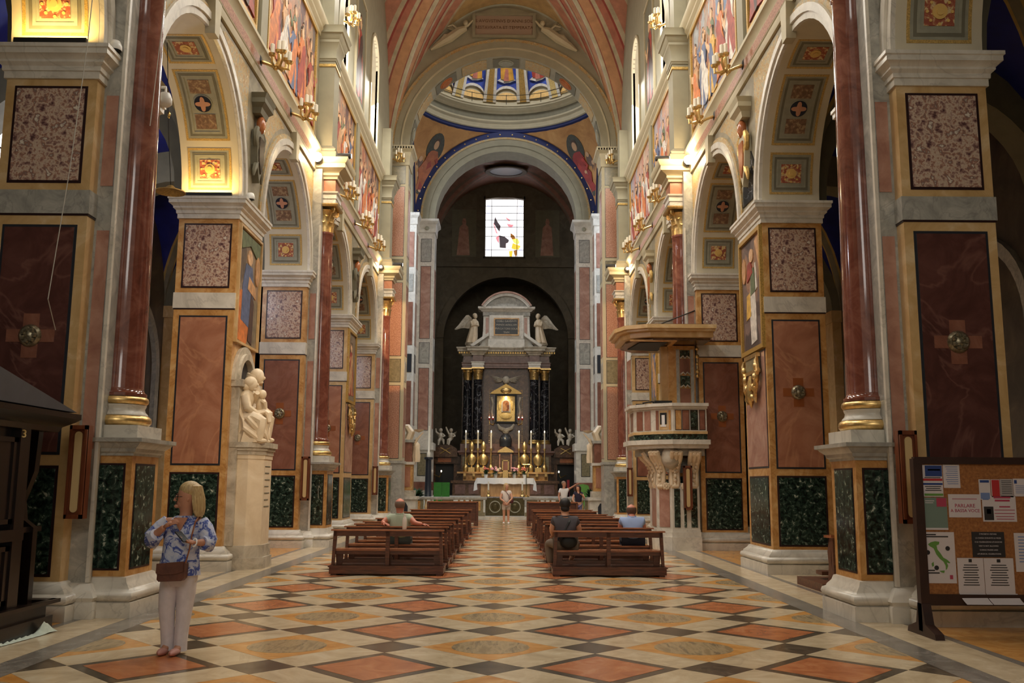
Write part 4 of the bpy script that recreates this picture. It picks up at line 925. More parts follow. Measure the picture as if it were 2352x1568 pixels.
# attic with the inscription, broken pediment and segmental top
A('attic_plinth', MB().box(CXA-1.12, CXA+1.12, 56.75, 57.6, 9.95, 10.45), white)
sc = [(CXA-1.72, 9.95)]
prof = [(1.75, 9.95), (1.55, 10.2), (1.48, 10.6), (1.44, 11.0), (1.42, 11.9)]
A('attic_body', MB().prism([(CXA-a, z) for a, z in prof]+[(CXA+a, z) for a, z in prof[::-1]], 'y', 56.95, 57.6), white)
for q in (-1, 1):
    A('inlay_strip', MB().box(CXA+q*1.19-.09, CXA+q*1.19+.09, 56.92, 56.96, 10.6, 11.8), pinkp)
    A('broken_pediment', MB().prism([(CXA+q*2.1, 9.95), (CXA+q*1.95, 9.98), (CXA+q*1.08, 10.6), (CXA+q*1.08, 10.8), (CXA+q*2.2, 10.02)], 'y', 56.35, 57.3), white)
A('inscription_frame', MB().box(CXA-1.05, CXA+1.05, 56.85, 57.0, 10.48, 11.95).box(CXA-.88, CXA+.88, 56.80, 56.9, 10.6, 11.82), white)
slate = plain('slate_inscription', srgb(34,38,42), .35)
ipl = A('inscription_plate', MB().box(CXA-.7, CXA+.7, 56.76, 56.83, 10.75, 11.68), slate)
A('plate_moulding', MB().box(CXA-.78, CXA+.78, 56.74, 56.82, 11.68, 11.76).box(CXA-.78, CXA+.78, 56.74, 56.82, 10.67, 10.75).box(CXA-.78, CXA-.7, 56.74, 56.82, 10.75, 11.68).box(CXA+.7, CXA+.78, 56.74, 56.82, 10.75, 11.68), siena)
for i, tx in enumerate(('COELI GAVDIVM', 'MVNDI AVXILIVM', 'PVRGATORII SOLA', 'TIVM')): part('lettering', text_mb(tx, .165, CXA, 56.755, 11.56-.235*i), carrara2, ipl)
A('attic_frieze', MB().box(CXA-1.46, CXA+1.46, 56.9, 57.6, 11.92, 12.16), grey)
A('attic_cornice', MB().sweep([(0,12.16),(.05,12.18),(.1,12.26),(.2,12.3),(.26,12.36),(.26,12.46),(0,12.5)], rect(CXA-1.5, CXA+1.5, 56.9, 57.6)), white, 30)
def segp(r0, r1, zc, h): return [(CXA+r1*math.sin(a), zc+r1*math.cos(a)) for a in [h-2*h*i/16 for i in range(17)]]+[(CXA+r0*math.sin(a), zc+r0*math.cos(a)) for a in [-h+2*h*i/16 for i in range(17)]]
A('segmental_top', MB().prism(segp(1.55, 1.72, 11.58, 1.02), 'y', 56.6, 57.6), white, 40)
A('segmental_rim', MB().prism(segp(1.72, 1.82, 11.58, 1.03), 'y', 56.5, 57.6), pinkp, 40)
A('tympanum', MB().prism([(CXA+1.55*math.sin(a), 11.58+1.55*math.cos(a)) for a in [.95-1.9*i/14 for i in range(15)]], 'y', 56.85, 57.4), grey)
# centre panel with the icon
A('centre_frame', MB().box(CXA-1.36, CXA+1.36, 57.3, 57.7, 3.6, 8.68), amb)
A('centre_field', MB().box(CXA-1.1, CXA+1.1, 57.2, 57.35, 4.0, 7.35), amb)
bd = MB()
for i in range(30):
    for q in (-1, 1): bd.ell((CXA+q*1.0, 57.18, 4.15+i*.11), (.025, .02, .03), 6, 4)
for i in range(18): bd.ell((CXA-.93+i*.11, 57.18, 7.33), (.03, .02, .025), 6, 4)
A('bead_moulding', bd, gold)
rl = MB().ell((CXA, 57.1, 7.95), (.22, .14, .26))
wing(rl, (CXA-.1, 57.12, 8.0), (CXA-1.0, 57.15, 8.25), .35); wing(rl, (CXA+.1, 57.12, 8.0), (CXA+1.0, 57.15, 8.25), .35)
A('dove_relief', rl, carrara2, True)
A('icon_gable', MB().prism([(CXA-.95, 7.1), (CXA+.95, 7.1), (CXA+.9, 7.2), (CXA, 7.72), (CXA-.9, 7.2)], 'y', 56.95, 57.3), goldd)
A('gable_relief', MB().ell((CXA, 56.93, 7.3), (.34, .1, .18)), gold, True)
ic = A('icon_frame', MB().box(CXA-.66, CXA+.66, 56.95, 57.3, 5.3, 5.42).box(CXA-.66, CXA+.66, 56.95, 57.3, 6.98, 7.1).box(CXA-.66, CXA-.55, 56.95, 57.3, 5.42, 6.98).box(CXA+.55, CXA+.66, 56.95, 57.3, 5.42, 6.98), blackm)
goldlit = marble('embossed_gold', [(.4, (.75,.48,.14)), (.5, (.95,.7,.3)), (.6, (.7,.42,.12))], 12, .6, .35, detail=3, bump=.6)
A('icon_gold_cover', MB().box(CXA-.55, CXA+.55, 57.1, 57.3, 5.42, 6.98), goldlit)
A('icon_cover_relief', MB().ell((CXA, 57.08, 5.75), (.36, .06, .2)).ell((CXA-.4, 57.08, 6.4), (.07, .05, .3)).ell((CXA+.4, 57.08, 6.4), (.07, .05, .3)), goldlit, True)
iarch = [(CXA-.2, 6.05), (CXA+.2, 6.05)]+[(CXA+.2*math.cos(PI*i/10), 6.5+.2*math.sin(PI*i/10)) for i in range(11)]
A('icon_arch_frame', MB().prism([(CXA+(x-CXA)*1.35, 6.35+(z-6.35)*1.18) for x, z in iarch], 'y', 57.04, 57.12), white)
A('icon_painting', MB().prism(iarch, 'y', 57.0, 57.06), painted('icon_image', [srgb(120,64,40), srgb(176,110,64), srgb(196,140,92)], 4))
A('icon_lamp', MB().ell((CXA, 56.98, 6.86), (.06, .05, .09)), glow('icon_lamp_glow', (1, .85, .55), 12), True)
sv = MB().tube([(CXA-.5, 57.0, 5.25), (CXA-.35, 56.9, 5.0), (CXA, 56.85, 4.85), (CXA+.35, 56.9, 5.0), (CXA+.5, 57.0, 5.25)], [.05, .12, .16, .12, .05], 8); sv.ell((CXA, 56.86, 4.8), (.2, .12, .16))
A('icon_console', sv, carrara2, True)
for q in (-1, 1):
    A('side_scroll', MB().tube([(CXA+q*.75, 57.15, 5.5), (CXA+q*.86, 57.1, 6.0), (CXA+q*.78, 57.1, 6.5), (CXA+q*.88, 57.1, 6.9)], [.05, .09, .07, .1], 7), carrara2, True)
    sn = thing('altar_sconce', 'gilt two-light sconce with red glasses on the %s of the icon' % ('left' if q < 0 else 'right'), 'sconce', (CXA+q*.86, 57.0, 5.2), 'sconces beside the icon')
    part('arm', MB().tube([(CXA+q*.68, 57.1, 5.35), (CXA+q*.75, 56.95, 5.2), (CXA+q*.98, 56.92, 5.3), (CXA+q*1.0, 56.92, 5.5)], .025, 6).tube([(CXA+q*.75, 56.95, 5.2), (CXA+q*.78, 56.9, 5.5)], .02, 6), brass, sn)
    for x in (.78, 1.0):
        rg = part('red_glass', MB().lathe([(.03,5.5),(.055,5.52),(.06,5.62)], (CXA+q*x, 56.91, 0), 10), plain('ruby_glass', (.5,.04,.03), .2) if 'ruby_glass' not in MT else MT['ruby_glass'], sn, True)
        part('flame', MB().ell((CXA+q*x, 56.91, 5.66), (.025, .025, .04), 6, 5), MT.get('sconce_flame') or glow('sconce_flame', (1, .5, .3), 14), rg)
spot('icon_spot', (CXA, 55.9, 7.4), (CXA, 57.1, 6.2), 60, (1, .82, .45), 45, .05)
# marble angels on the pediment, putti over the side doors
for q in (-1, 1):
    side = 'left' if q < 0 else 'right'
    a = thing('marble_angel', 'winged marble angel kneeling on the %s of the altar pediment' % side, 'statue', (CXA+q*2.05, 56.9, 9.95), 'altar angels')
    x = CXA+q*2.0
    part('cloud', MB().ell((x+q*.1, 56.85, 10.15), (.45, .3, .22)).ell((x-q*.25, 56.75, 10.25), (.25, .22, .15)), carrara2, a, True)
    part('robe', drape(MB(), [(x+q*.15, 56.8, 10.2, .34, .3), (x+q*.08, 56.8, 10.6, .3, .26), (x+q*.02, 56.8, 11.0, .24, .2), (x, 56.8, 11.3, .22, .17), (x-q*.02, 56.8, 11.5, .25, .17), (x-q*.03, 56.8, 11.68, .12, .1)], 22, .12, 8, q), carrara, a, True)
    part('arms', MB().tube([(x+q*.18, 56.72, 11.5), (x+q*.1, 56.55, 11.25), (x-q*.15, 56.5, 11.3)], [.08, .07, .05], 7).tube([(x-q*.2, 56.75, 11.5), (x-q*.26, 56.6, 11.25), (x-q*.12, 56.5, 11.32)], [.08, .07, .05], 7), carrara, a, True)
    part('head', MB().ell((x-q*.08, 56.74, 11.86), (.13, .14, .17)).ell((x-q*.05, 56.78, 11.92), (.145, .15, .14)), carrara, a, True)
    wo = [(.08, 0), (.16, .3), (.34, .48), (.5, .45), (.7, .2), (.95, -.15), (1.2, -.42), (1.0, -.42), (.8, -.36), (.6, -.34), (.35, -.38), (.15, -.3)]
    wm = MB().prism([(x+q*u, 11.5+v) for u, v in wo], 'y', 56.98, 57.06)
    for i in range(7): wm.tube([(x+q*(.2+.05*i), 56.97, 11.75-.02*i), (x+q*(.45+.1*i), 56.95, 11.5-.07*i), (x+q*(.5+.11*i), 56.96, 11.2-.025*i)], [.035, .05, .015], 6)
    part('wing', wm, carrara2, a, 40)
    pr = thing('putto_pair', 'pair of marble putti seated on the scrolled gable %s of the altar' % ('left' if q < 0 else 'right'), 'statue', (CXA+q*3.65, 57, 3.95), 'putti beside the altar')
    for j, dx in enumerate((-.32, .3)):
        x = CXA+q*3.6+dx
        b = MB().ell((x, 56.8, 4.5), (.17, .15, .24)).ell((x, 56.75, 4.85), (.11, .12, .13))
        b.tube([(x, 56.75, 4.35), (x+.16*(1-2*j), 56.6, 4.25), (x+.2*(1-2*j), 56.55, 4.0)], [.11, .09, .05], 7).tube([(x, 56.75, 4.35), (x-.1, 56.55, 4.2), (x-.12, 56.5, 3.95)], [.11, .09, .05], 7)
        b.tube([(x-.12, 56.75, 4.62), (x-.28, 56.65, 4.75+.2*j), (x-.3, 56.65, 4.95+.1*j)], [.06, .05, .035], 6).tube([(x+.12, 56.75, 4.62), (x+.25, 56.62, 4.5), (x+.12, 56.55, 4.45)], [.06, .05, .035], 6)
        part('putto', b, carrara2, pr, True)
        part('putto_wing', wing(MB(), (x, 56.92, 4.6), (x+(.35 if j else -.35), 57, 4.8), .18), carrara2, pr, True)
    gb = thing('door_gable', 'brown marble scrolled gable with gilt emblem over the %s altar door' % side, 'gable', (CXA+q*3.62, 57.1, 3.1), 'gables over the altar doors')
    part('gable', MB().prism([(CXA+q*3.62-.75, 3.25), (CXA+q*3.62+.75, 3.25), (CXA+q*3.62+.68, 3.75), (CXA+q*3.62+.3, 3.98), (CXA+q*3.62-.3, 3.98), (CXA+q*3.62-.68, 3.75)], 'y', 56.7, 57.4), amb, gb)
    part('gilt_emblem', MB().tube([(CXA+q*3.62-.3, 56.68, 3.45), (CXA+q*3.62, 56.66, 3.65), (CXA+q*3.62+.3, 56.68, 3.8)], .03, 5).tube([(CXA+q*3.62+.3, 56.68, 3.45), (CXA+q*3.62, 56.66, 3.65), (CXA+q*3.62-.3, 56.68, 3.8)], .03, 5), goldd, gb)
    dr = struct('door_%d' % (1 if q < 0 else 2), MB().box(CXA+q*3.68-.55, CXA+q*3.68+.55, 57.3, 57.4, .98, 2.85), blackm)
    part('door_jamb', MB().box(CXA+q*3.68-.75, CXA+q*3.68-.55, 57.1, 57.5, .98, 3.0).box(CXA+q*3.68+.55, CXA+q*3.68+.75, 57.1, 57.5, .98, 3.0), amb, dr)
    part('door_lintel', MB().box(CXA+q*3.68-.95, CXA+q*3.68+.95, 57.0, 57.6, 2.85, 3.3), amb, dr)
    part('lintel_panel', MB().box(CXA+q*3.68-.4, CXA+q*3.68+.4, 56.97, 57.02, 2.95, 3.2), f_red, dr)
    part('screen_wall', MB().box(min(CXA+q*4.43, CXA+q*4.7), max(CXA+q*4.43, CXA+q*4.7), 57.2, 57.6, .98, 3.3).box(min(CXA+q*2.7, CXA+q*2.95), max(CXA+q*2.7, CXA+q*2.95), 57.2, 57.6, .98, 3.3), amb, dr)
    ln = thing('door_lantern', 'small brass bracket lamp lit beside the %s altar door' % side, 'lamp', (CXA+q*3.2 if q > 0 else -3.75, 56.6, 2.3), 'lamps at the altar doors')
    xx = CXA+q*3.2 if q > 0 else -3.75
    part('bracket', MB().tube([(xx+q*.45, 57.0, 2.2), (xx+q*.1, 56.7, 2.05), (xx, 56.6, 2.3)], .03, 6), brass, ln); part('bulb', MB().ell((xx, 56.6, 2.4), (.035, .035, .06), 8, 6), MT.get('small_bulb') or glow('small_bulb', (1, .85, .6), 9), ln, True)
# six candlesticks and four mitred reliquary busts along the shelf
flame_m = glow('candle_flame', (1, .75, .4), 25)
def candlestick(x, i):
    t = thing('altar_candlestick', '%s of the six tall lit candles on gilt sticks along the altar shelf' % ('leftmost', 'second from left', 'third from left', 'third from right', 'second from right', 'rightmost')[i], 'candlestick', (x, 55.75, 2.36), 'candlesticks on the altar shelf')
    part('foot', MB().lathe([(.13,2.36),(.15,2.45),(.17,2.6),(.12,2.72),(.06,2.8)], (x, 55.75, 0), 12), gold, t, 50)
    part('stem', MB().lathe([(.05,2.8),(.07,2.9),(.04,3.0),(.06,3.1),(.035,3.25),(.055,3.4),(.03,3.5),(.04,3.62),(.1,3.7),(.1,3.74),(.05,3.74)], (x, 55.75, 0), 12), gold, t, 50)
    cd = part('candle', MB().lathe([(.045,3.74),(.045,4.66),(.01,4.68)], (x, 55.75, 0), 10), wax, t, 50)
    part('flame', MB().ell((x, 55.75, 4.74), (.022, .022, .06), 6, 6), flame_m, cd, True)
for i, x in enumerate((-2.27, -1.55, -.77, .88, 1.60, 2.40)): candlestick(x, i)
for i, x in enumerate((-1.92, -1.22, 1.22, 2.02)):
    t = thing('reliquary_bust', 'gilt reliquary bust wearing a tall mitre, %s on the altar shelf' % ('leftmost of four', 'second from the left', 'third from the left', 'rightmost of four')[i], 'bust', (x, 55.8, 2.36), 'reliquary busts on the altar')
    part('plinth', MB().box(x-.19, x+.19, 55.65, 55.95, 2.36, 2.62), gold, t); part('neck_stem', MB().lathe([(.1,2.62),(.06,2.7),(.12,2.8)], (x, 55.8, 0), 10), gold, t, 50)
    part('shoulders', drape(MB(), [(x, 55.8, 2.75, .16, .14), (x, 55.8, 2.95, .27, .18), (x, 55.8, 3.15, .3, .18), (x, 55.8, 3.32, .22, .15), (x, 55.8, 3.42, .1, .1)], 18, .04), gold, t, True)
    part('head', MB().ell((x, 55.78, 3.55), (.11, .12, .15)), gold, t, True)
    part('mitre', MB().lathe([(.12,3.6),(.15,3.75),(.16,3.88),(.1,4.05),(.01,4.16)], (x, 55.8, 0), 14, 'z', 1, .6), gold, t, 50)
tabn = thing('tabernacle', 'small temple-shaped marble tabernacle in the middle of the altar shelf', 'tabernacle', (CXA, 55.75, 2.0))
part('body', MB().box(CXA-.38, CXA+.38, 55.7, 56.1, 2.0, 3.6), amb, tabn); part('door', MB().box(CXA-.16, CXA+.16, 55.66, 55.72, 2.45, 3.0), redd, tabn)
part('door_frame', MB().box(CXA-.2, CXA-.14, 55.64, 55.72, 2.4, 3.05).box(CXA+.14, CXA+.2, 55.64, 55.72, 2.4, 3.05).box(CXA-.2, CXA+.2, 55.64, 55.72, 3.0, 3.06).box(CXA-.2, CXA+.2, 55.64, 55.72, 2.4, 2.46), gold, tabn)
for dx in (-.34, .34): part('colonnette', MB().lathe([(.06,2.4),(.05,2.5),(.05,3.3),(.07,3.4)], (CXA+dx, 55.62, 0), 10), pinkp, tabn, 50)
part('pediment', MB().prism([(CXA-.48, 3.5), (CXA+.48, 3.5), (CXA+.44, 3.6), (CXA, 3.85), (CXA-.44, 3.6)], 'y', 55.52, 56.1), gold, tabn); part('cupola', MB().lathe([(.36,3.85),(.36,4.1),(.38,4.14),(.36,4.3),(.28,4.5),(.12,4.62),(.05,4.66)], (CXA, 55.95, 0), 16), bluline, tabn, 50)
part('gilt_base', MB().box(CXA-.16, CXA+.16, 55.2, 55.4, 1.98, 2.4), gold, tabn)
# altar table, cloth, low carpeted step, front candles, cross, flowers
tbl = thing('altar_table', 'free-standing altar table with a pale veined alabaster front', 'table', (.09, 50.3, .98))
part('front', MB().box(-1.2, 1.38, 50.05, 50.1, .98, 1.88), alab, tbl); part('body', MB().box(-1.15, 1.33, 50.1, 51.0, .98, 1.9), white, tbl); part('top', MB().box(-1.35, 1.53, 49.9, 51.1, 1.86, 1.95), white, tbl)
cloth = plain('white_linen', srgb(232,228,224), .8)
ck = MB(); n = 40
for y in (49.84, 49.87):
    for i in range(n+1):
        x = -1.4+2.98*i/n; w = .015*math.sin(i*1.3)
        ck.v += [(x, y+w, 1.97), (x, y+w-.02, 1.66+.012*math.sin(i*.9))]
ck.f += [(2*i, 2*i+2, 2*i+3, 2*i+1) for i in range(n)]+[(82+2*i, 82+2*i+1, 82+2*i+3, 82+2*i+2) for i in range(n)]
ck.box(-1.42, 1.6, 49.86, 51.15, 1.955, 1.975)
for q, x in ((-1, -1.42), (1, 1.6)):
    ck.add([(x, 49.85, 1.97), (x+q*.12, 49.9, 1.7), (x+q*.16, 49.95, 1.28), (x-q*.05, 49.8, 1.36), (x-q*.02, 49.83, 1.66), (x, 50.9, 1.97), (x+q*.15, 50.8, 1.3)], [(0, 1, 2, 3, 4), (0, 5, 6, 2, 1)])
solo('altar_cloth', ck, cloth, 'white linen cloth draped over the altar table with pointed corners', 'cloth', smooth=60)
carpet = marble('patterned_carpet', [(.42, srgb(96,92,100)), (.5, srgb(200,192,186)), (.56, srgb(120,112,116))], 30, .5, .9, detail=1)
solo('carpet_runner', MB().box(-.85, 1.1, 48.62, 49.6, .985, 1.0).box(-.85, 1.1, 48.58, 48.62, .6, 1.0), carpet, 'grey patterned carpet hanging over the altar step below the table', 'carpet')
for x, nm in ((-.78, 'left'), (.98, 'right')):
    t = thing('floor_candlestick', 'short gilt candlestick with a thick white candle at the %s of the altar table' % nm, 'candlestick', (x, 49.3, 1.0), 'candles before the altar table')
    part('stand', MB().lathe([(.12,1.0),(.12,1.05),(.05,1.12),(.07,1.18),(.04,1.25),(.08,1.32),(.03,1.34)], (x, 49.3, 0), 12), gold, t, 50); part('candle', MB().lathe([(.04,1.34),(.04,1.78),(0,1.79)], (x, 49.3, 0), 10), wax, t, 50)
t = thing('processional_cross', 'slender gilt standing cross at the right end of the altar table', 'cross', (1.2, 49.7, .98))
part('pole', MB().tube([(1.2, 49.7, .98), (1.2, 49.7, 2.3)], .02, 6), brass, t); part('cross', MB().tube([(1.2, 49.7, 2.3), (1.2, 49.7, 2.95)], .03, 6).tube([(1.0, 49.7, 2.68), (1.4, 49.7, 2.68)], .03, 6), gold, t); part('knop', MB().ell((1.2, 49.7, 2.25), .07, 8, 6), gold, t, True); part('foot', MB().lathe([(.16,.98),(.14,1.02),(.03,1.08)], (1.2, 49.7, 0), 12), brass, t)
leafm = plain('leaf_green', srgb(44,72,38), .6, var=.35, scale=20)
def foliage(mb, c, r, n, l, seed):
    rd = random.Random(seed)
    for i in range(n):
        a = rd.uniform(0, 2*PI); e = rd.uniform(.15, 1.3); L = l*rd.uniform(.7, 1.1); d = Vector((math.cos(a)*math.cos(e), math.sin(a)*math.cos(e), math.sin(e))); s_ = Vector((-math.sin(a), math.cos(a), 0))*L*.13
        p = Vector(c); m = p+d*L*.55+Vector((0,0,.05*L)); t = p+d*L-Vector((0,0,.12*L))
        mb.add([p, m+s_, t, m-s_, m+Vector((0,0,-.015))], [(0,1,4), (1,2,4), (2,3,4), (3,0,4)])
    return mb
potw = plain('white_ceramic', srgb(228,224,216), .3)
fl = {'red': plain('coral_petals', srgb(206,110,86), .6), 'pink': plain('pink_petals', srgb(222,156,160), .6), 'cream': plain('cream_petals', srgb(226,206,170), .6)}
for i, (x, ptype, cols, lb) in enumerate(((-.94, 'pot', ('red',), 'white pot of coral flowers at the left of the altar table'), (-.42, 'vase', ('pink', 'cream'), 'vase of pink and cream roses left of the tabernacle'), (.58, 'vase', ('pink',), 'vase of pink flowers right of the tabernacle'), (1.12, 'pot', ('red',), 'white pot of leafy coral flowers at the right of the altar table'))):
    t = thing('flower_pot' if ptype == 'pot' else 'flower_vase', lb, 'flowers', (x, 50.4, 1.975), 'flowers on the altar table')
    part('pot' if ptype == 'pot' else 'vase', MB().lathe([(.07,1.975),(.1,2.1),(.11,2.16),(.09,2.16)] if ptype == 'pot' else [(.06,1.975),(.09,2.05),(.08,2.2),(.1,2.26)], (x, 50.4, 0), 12), potw if ptype == 'pot' else grey, t, 50)
    part('foliage', foliage(MB(), (x, 50.4, 2.15), .2, 40, .34, i), leafm, t)
    rd = random.Random(i)
    for cn in cols:
        f = MB()
        for q in range(7):
            ox = rd.uniform(-.16, .16)+(.12 if cn == 'cream' else 0)-(.08 if len(cols) > 1 and cn == 'pink' else 0)
            f.ell((x+ox, 50.36+rd.uniform(-.1, .05), 2.42+rd.uniform(-.06, .12)), (.065, .06, .055), 7, 5)
        part('blossoms', f, fl[cn], t, True)
spot('altar_spot', (2.0, 46.5, 9.5), (.4, 51.5, 1.6), 1200, (1, .74, .4), 26, .1, .7)
spot('altar_spot_busts', (-1.5, 49.5, 9.5), (.1, 55.8, 2.9), 1300, (1, .78, .42), 30, .1, .7)
spot('altar_top_spot', (0, 52.4, 20.5), (.1, 57, 11.4), 650, (.88, .92, 1), 22, .3, .6)
# green upholstered screens behind the rail, palms in pots, tall candle stands
green = plain('green_cloth', srgb(52,120,44), .8, var=.12, scale=5); green2 = plain('green_upholstery', srgb(104,158,66), .7, var=.1)
t = thing('folding_screen', 'green cloth covered folding screen behind the left balustrade', 'screen', (-3.05, 47, .12))
part('left_leaf', MB().box(-3.45, -3.06, 47.0, 47.05, .12, 1.72), green, t); part('right_leaf', MB().box(-3.05, -2.66, 47.0, 47.05, .12, 1.72), green, t)
t = thing('green_chair', 'green upholstered high-back chair behind the right balustrade', 'chair', (4.0, 48.0, .12))
bk_ = [(3.72, .6), (4.36, .6), (4.36, 1.5), (4.30, 1.62), (4.04, 1.68), (3.78, 1.62), (3.72, 1.5)]
part('backrest', MB().prism(bk_, 'y', 48.1, 48.2), green2, t); part('seat', MB().box(3.72, 4.36, 47.6, 48.1, .5, .6), green2, t)
for x in (3.75, 4.3):
    for y in (47.65, 48.12): part('leg', MB().box(x-.03, x+.03, y-.03, y+.03, .12, .5), wood, t)
solo('red_chair', MB().box(3.5, 3.62, 52.0, 52.5, .98, 1.9).box(3.2, 3.6, 52.0, 52.5, .98, 1.4), plain('red_velvet', srgb(120,24,22), .8), 'dark red velvet chair in the shadow by the right altar door', 'chair')
for q in (-1, 1):
    x = q*4.2 if q < 0 else 4.32
    t = thing('potted_palm', 'leafy green plant in a white pot at the %s end of the balustrade' % ('left' if q < 0 else 'right'), 'plant', (x, 46.3, .12), 'plants behind the balustrade')
    part('pot', MB().lathe([(.16,.12),(.22,.4),(.28,.8),(.3,.95),(.27,.95)], (x, 46.3, 0), 16), potw, t, 50); part('leaves', foliage(MB(), (x, 46.3, .95), .3, 70, .62, 40+q), leafm, t)
t = thing('paschal_candle_stand', 'tall grey marble paschal column with a long candle left of the altar', 'candlestick', (-4.02, 50.5, .12))
part('shaft', MB().lathe([(.3,.12),(.3,.3),(.2,.4),(.17,1.8),(.15,2.9),(.24,2.95),(.24,3.05)], (-4.02, 50.5, 0), 16), bluline, t, 50); part('candle', MB().lathe([(.07,3.05),(.09,3.3),(.05,3.35),(.05,4.7),(.01,4.72)], (-4.02, 50.5, 0), 10), wax, t, 50)
# balustrade with its gate
bal = thing('balustrade', 'grey marble communion balustrade across the crossing before the altar', 'balustrade', (0, 45.2, 0))
part('step', MB().box(-4.6, 4.7, 44.7, 45.6, 0, .14), white, bal)
for a, b in ((-4.4, -.85), (1.03, 4.5)):
    part('rail', MB().sweep([(0,.9),(.05,.9),(.08,.95),(.08,1.02),(0,1.04)], rect(a, b, 45.1, 45.35)), grey, bal); part('plinth', MB().box(a, b, 45.08, 45.37, .14, .32), olive, bal)
    xs = [a+.35, (a+b)/2, b-.35]
    for x in xs:
        pb = part('post', MB().box(x-.26, x+.26, 45.1, 45.34, .32, .9), olive, bal); part('post_panel', MB().box(x-.13, x+.13, 45.08, 45.11, .4, .84), siena, pb)
    for i in range(13):
        x = a+.2+(b-a-.4)*i/12
        if min(abs(x-q) for q in xs) < .32: continue
        part('baluster', MB().lathe([(.05,.32),(.05,.38),(.03,.42),(.07,.52),(.075,.58),(.035,.74),(.03,.8),(.05,.84),(.05,.9)], (x, 45.22, 0), 10), white if i == 3 else siena2, bal, 60)
gt = thing('balustrade_gate', 'bronze double gate with round wreaths in the middle of the balustrade', 'gate', (.09, 45.2, .14))
bron = plain('bronze', srgb(86,78,52), .4, .7, var=.25, scale=10)
for x in (-.38, .56):
    part('leaf', MB().box(x-.46, x+.46, 45.18, 45.24, .16, 1.0), bron, gt)
    part('wreath', MB().tube([(x+.26*math.cos(2*PI*i/20), 45.15, .58+.26*math.sin(2*PI*i/20)) for i in range(21)], .03, 6), cof_grey, gt, True)
    part('wreath_emblem', MB().ell((x, 45.16, .58), (.14, .03, .16)), bron, gt, True)
# small angel monuments standing against the crossing piers
for s in (-1, 1):
    x = s*4.45
    t = thing('holy_monument', 'red and white marble pedestal with a white angel by the %s crossing pier' % SIDE[s], 'monument', (x, 43.0, 0), 'pedestals by the crossing piers')
    part('base', MB().box(x-.55, x+.55, 42.5, 43.5, 0, .95).box(x-.62, x+.62, 42.42, 43.55, .95, 1.08).box(x-.6, x+.6, 42.45, 43.5, 0, .15), white, t)
    part('base_panel', MB().prism([(x-.16, .25), (x+.16, .25), (x+.2, .4), (x+.2, .65), (x+.1, .82), (x-.1, .82), (x-.2, .65), (x-.2, .4)], 'y', 42.47, 42.52), bluline, t)
    part('plinth', MB().box(x-.46, x+.46, 42.6, 43.4, 1.08, 1.35), carrara2, t)
    part('die', MB().box(x-.36, x+.36, 42.7, 43.3, 1.35, 2.55), siena, t); part('die_panel', MB().box(x-.26+.0, x+.26, 42.68, 42.72, 1.5, 2.4), redp, t)
    part('cornice', MB().box(x-.46, x+.46, 42.6, 43.4, 2.5, 2.62), white, t); part('upper_block', MB().box(x-.32, x+.32, 42.72, 43.3, 2.62, 3.5), redd, t); part('upper_cornice', MB().box(x-.42, x+.42, 42.64, 43.36, 3.5, 3.62), grey, t)
    part('scroll', MB().tube([(x-s*.1, 42.95, 3.62), (x-s*.22, 42.95, 3.95), (x-s*.05, 42.95, 4.2), (x+s*.2, 42.95, 4.25)], [.2, .2, .16, .06], 7), carrara, t, True)
    an = thing('white_angel', 'small white marble angel on the nave side of the %s crossing monument' % SIDE[s], 'statue', (x-s*.45, 42.9, 2.62), 'angels on the crossing monuments')
    px = x-s*.5
    part('robe', drape(MB(), [(px, 42.9, 2.62, .14, .14), (px, 42.9, 2.9, .16, .15), (px, 42.9, 3.2, .13, .12), (px, 42.9, 3.42, .15, .11), (px, 42.9, 3.52, .06, .06)], 18, .12), carrara, an, True)
    part('head', MB().ell((px, 42.88, 3.64), (.08, .09, .1)), carrara, an, True); part('arm', MB().tube([(px+s*.1, 42.85, 3.42), (px-s*.08, 42.75, 3.7), (px-s*.3, 42.75, 3.95)], [.05, .045, .03], 6), carrara, an, True)
    part('shell', MB().lathe([(.02,3.95),(.2,4.02),(.24,4.08),(.2,4.06)], (px-s*.1, 42.8, 0), 12), carrara, an, True)
# ---------------------------------------------------------------- frescoes and fittings on the nave walls
gframe = plain('gilt_rope_frame', srgb(186,148,76), .4, .45, var=.4, scale=60)
def fresco(name, label, s, y0, y1, z0, z1, mat, shapes=(), x=5.22, fw=.09, frame=gframe, group=None, cat='fresco'):
    t = thing(name, label, cat, (s*x, (y0+y1)/2, z0), group)
    part('painted_field', MB().box(x-.02, x, y0, y1, z0, z1).mir(s), mat, t)
    part('frame', MB().box(x-.07, x, y0-fw, y0, z0-fw, z1+fw).box(x-.07, x, y1, y1+fw, z0-fw, z1+fw).box(x-.07, x, y0, y1, z0-fw, z0).box(x-.07, x, y0, y1, z1, z1+fw).mir(s), frame, t)
    for i, (nm, pts, m) in enumerate(shapes):
        d = .022+min(.003, .042/max(1, len(shapes)))*(i+1)
        part(nm, MB().prism([(y0+(y1-y0)*a, z0+(z1-z0)*b) for a, b in pts], 'x', x-d, x-.015).mir(s), m, t)
    return t
def col(name, rgb, var=.34, sc=7):
    return MT.get(name) or plain(name, srgb(*rgb), .6, var=var, scale=sc)
def oval(cx, cy, rx, ry, n=14): return [(cx+rx*math.cos(2*PI*i/n), cy+ry*math.sin(2*PI*i/n)) for i in range(n)]
RF = random.Random(11)
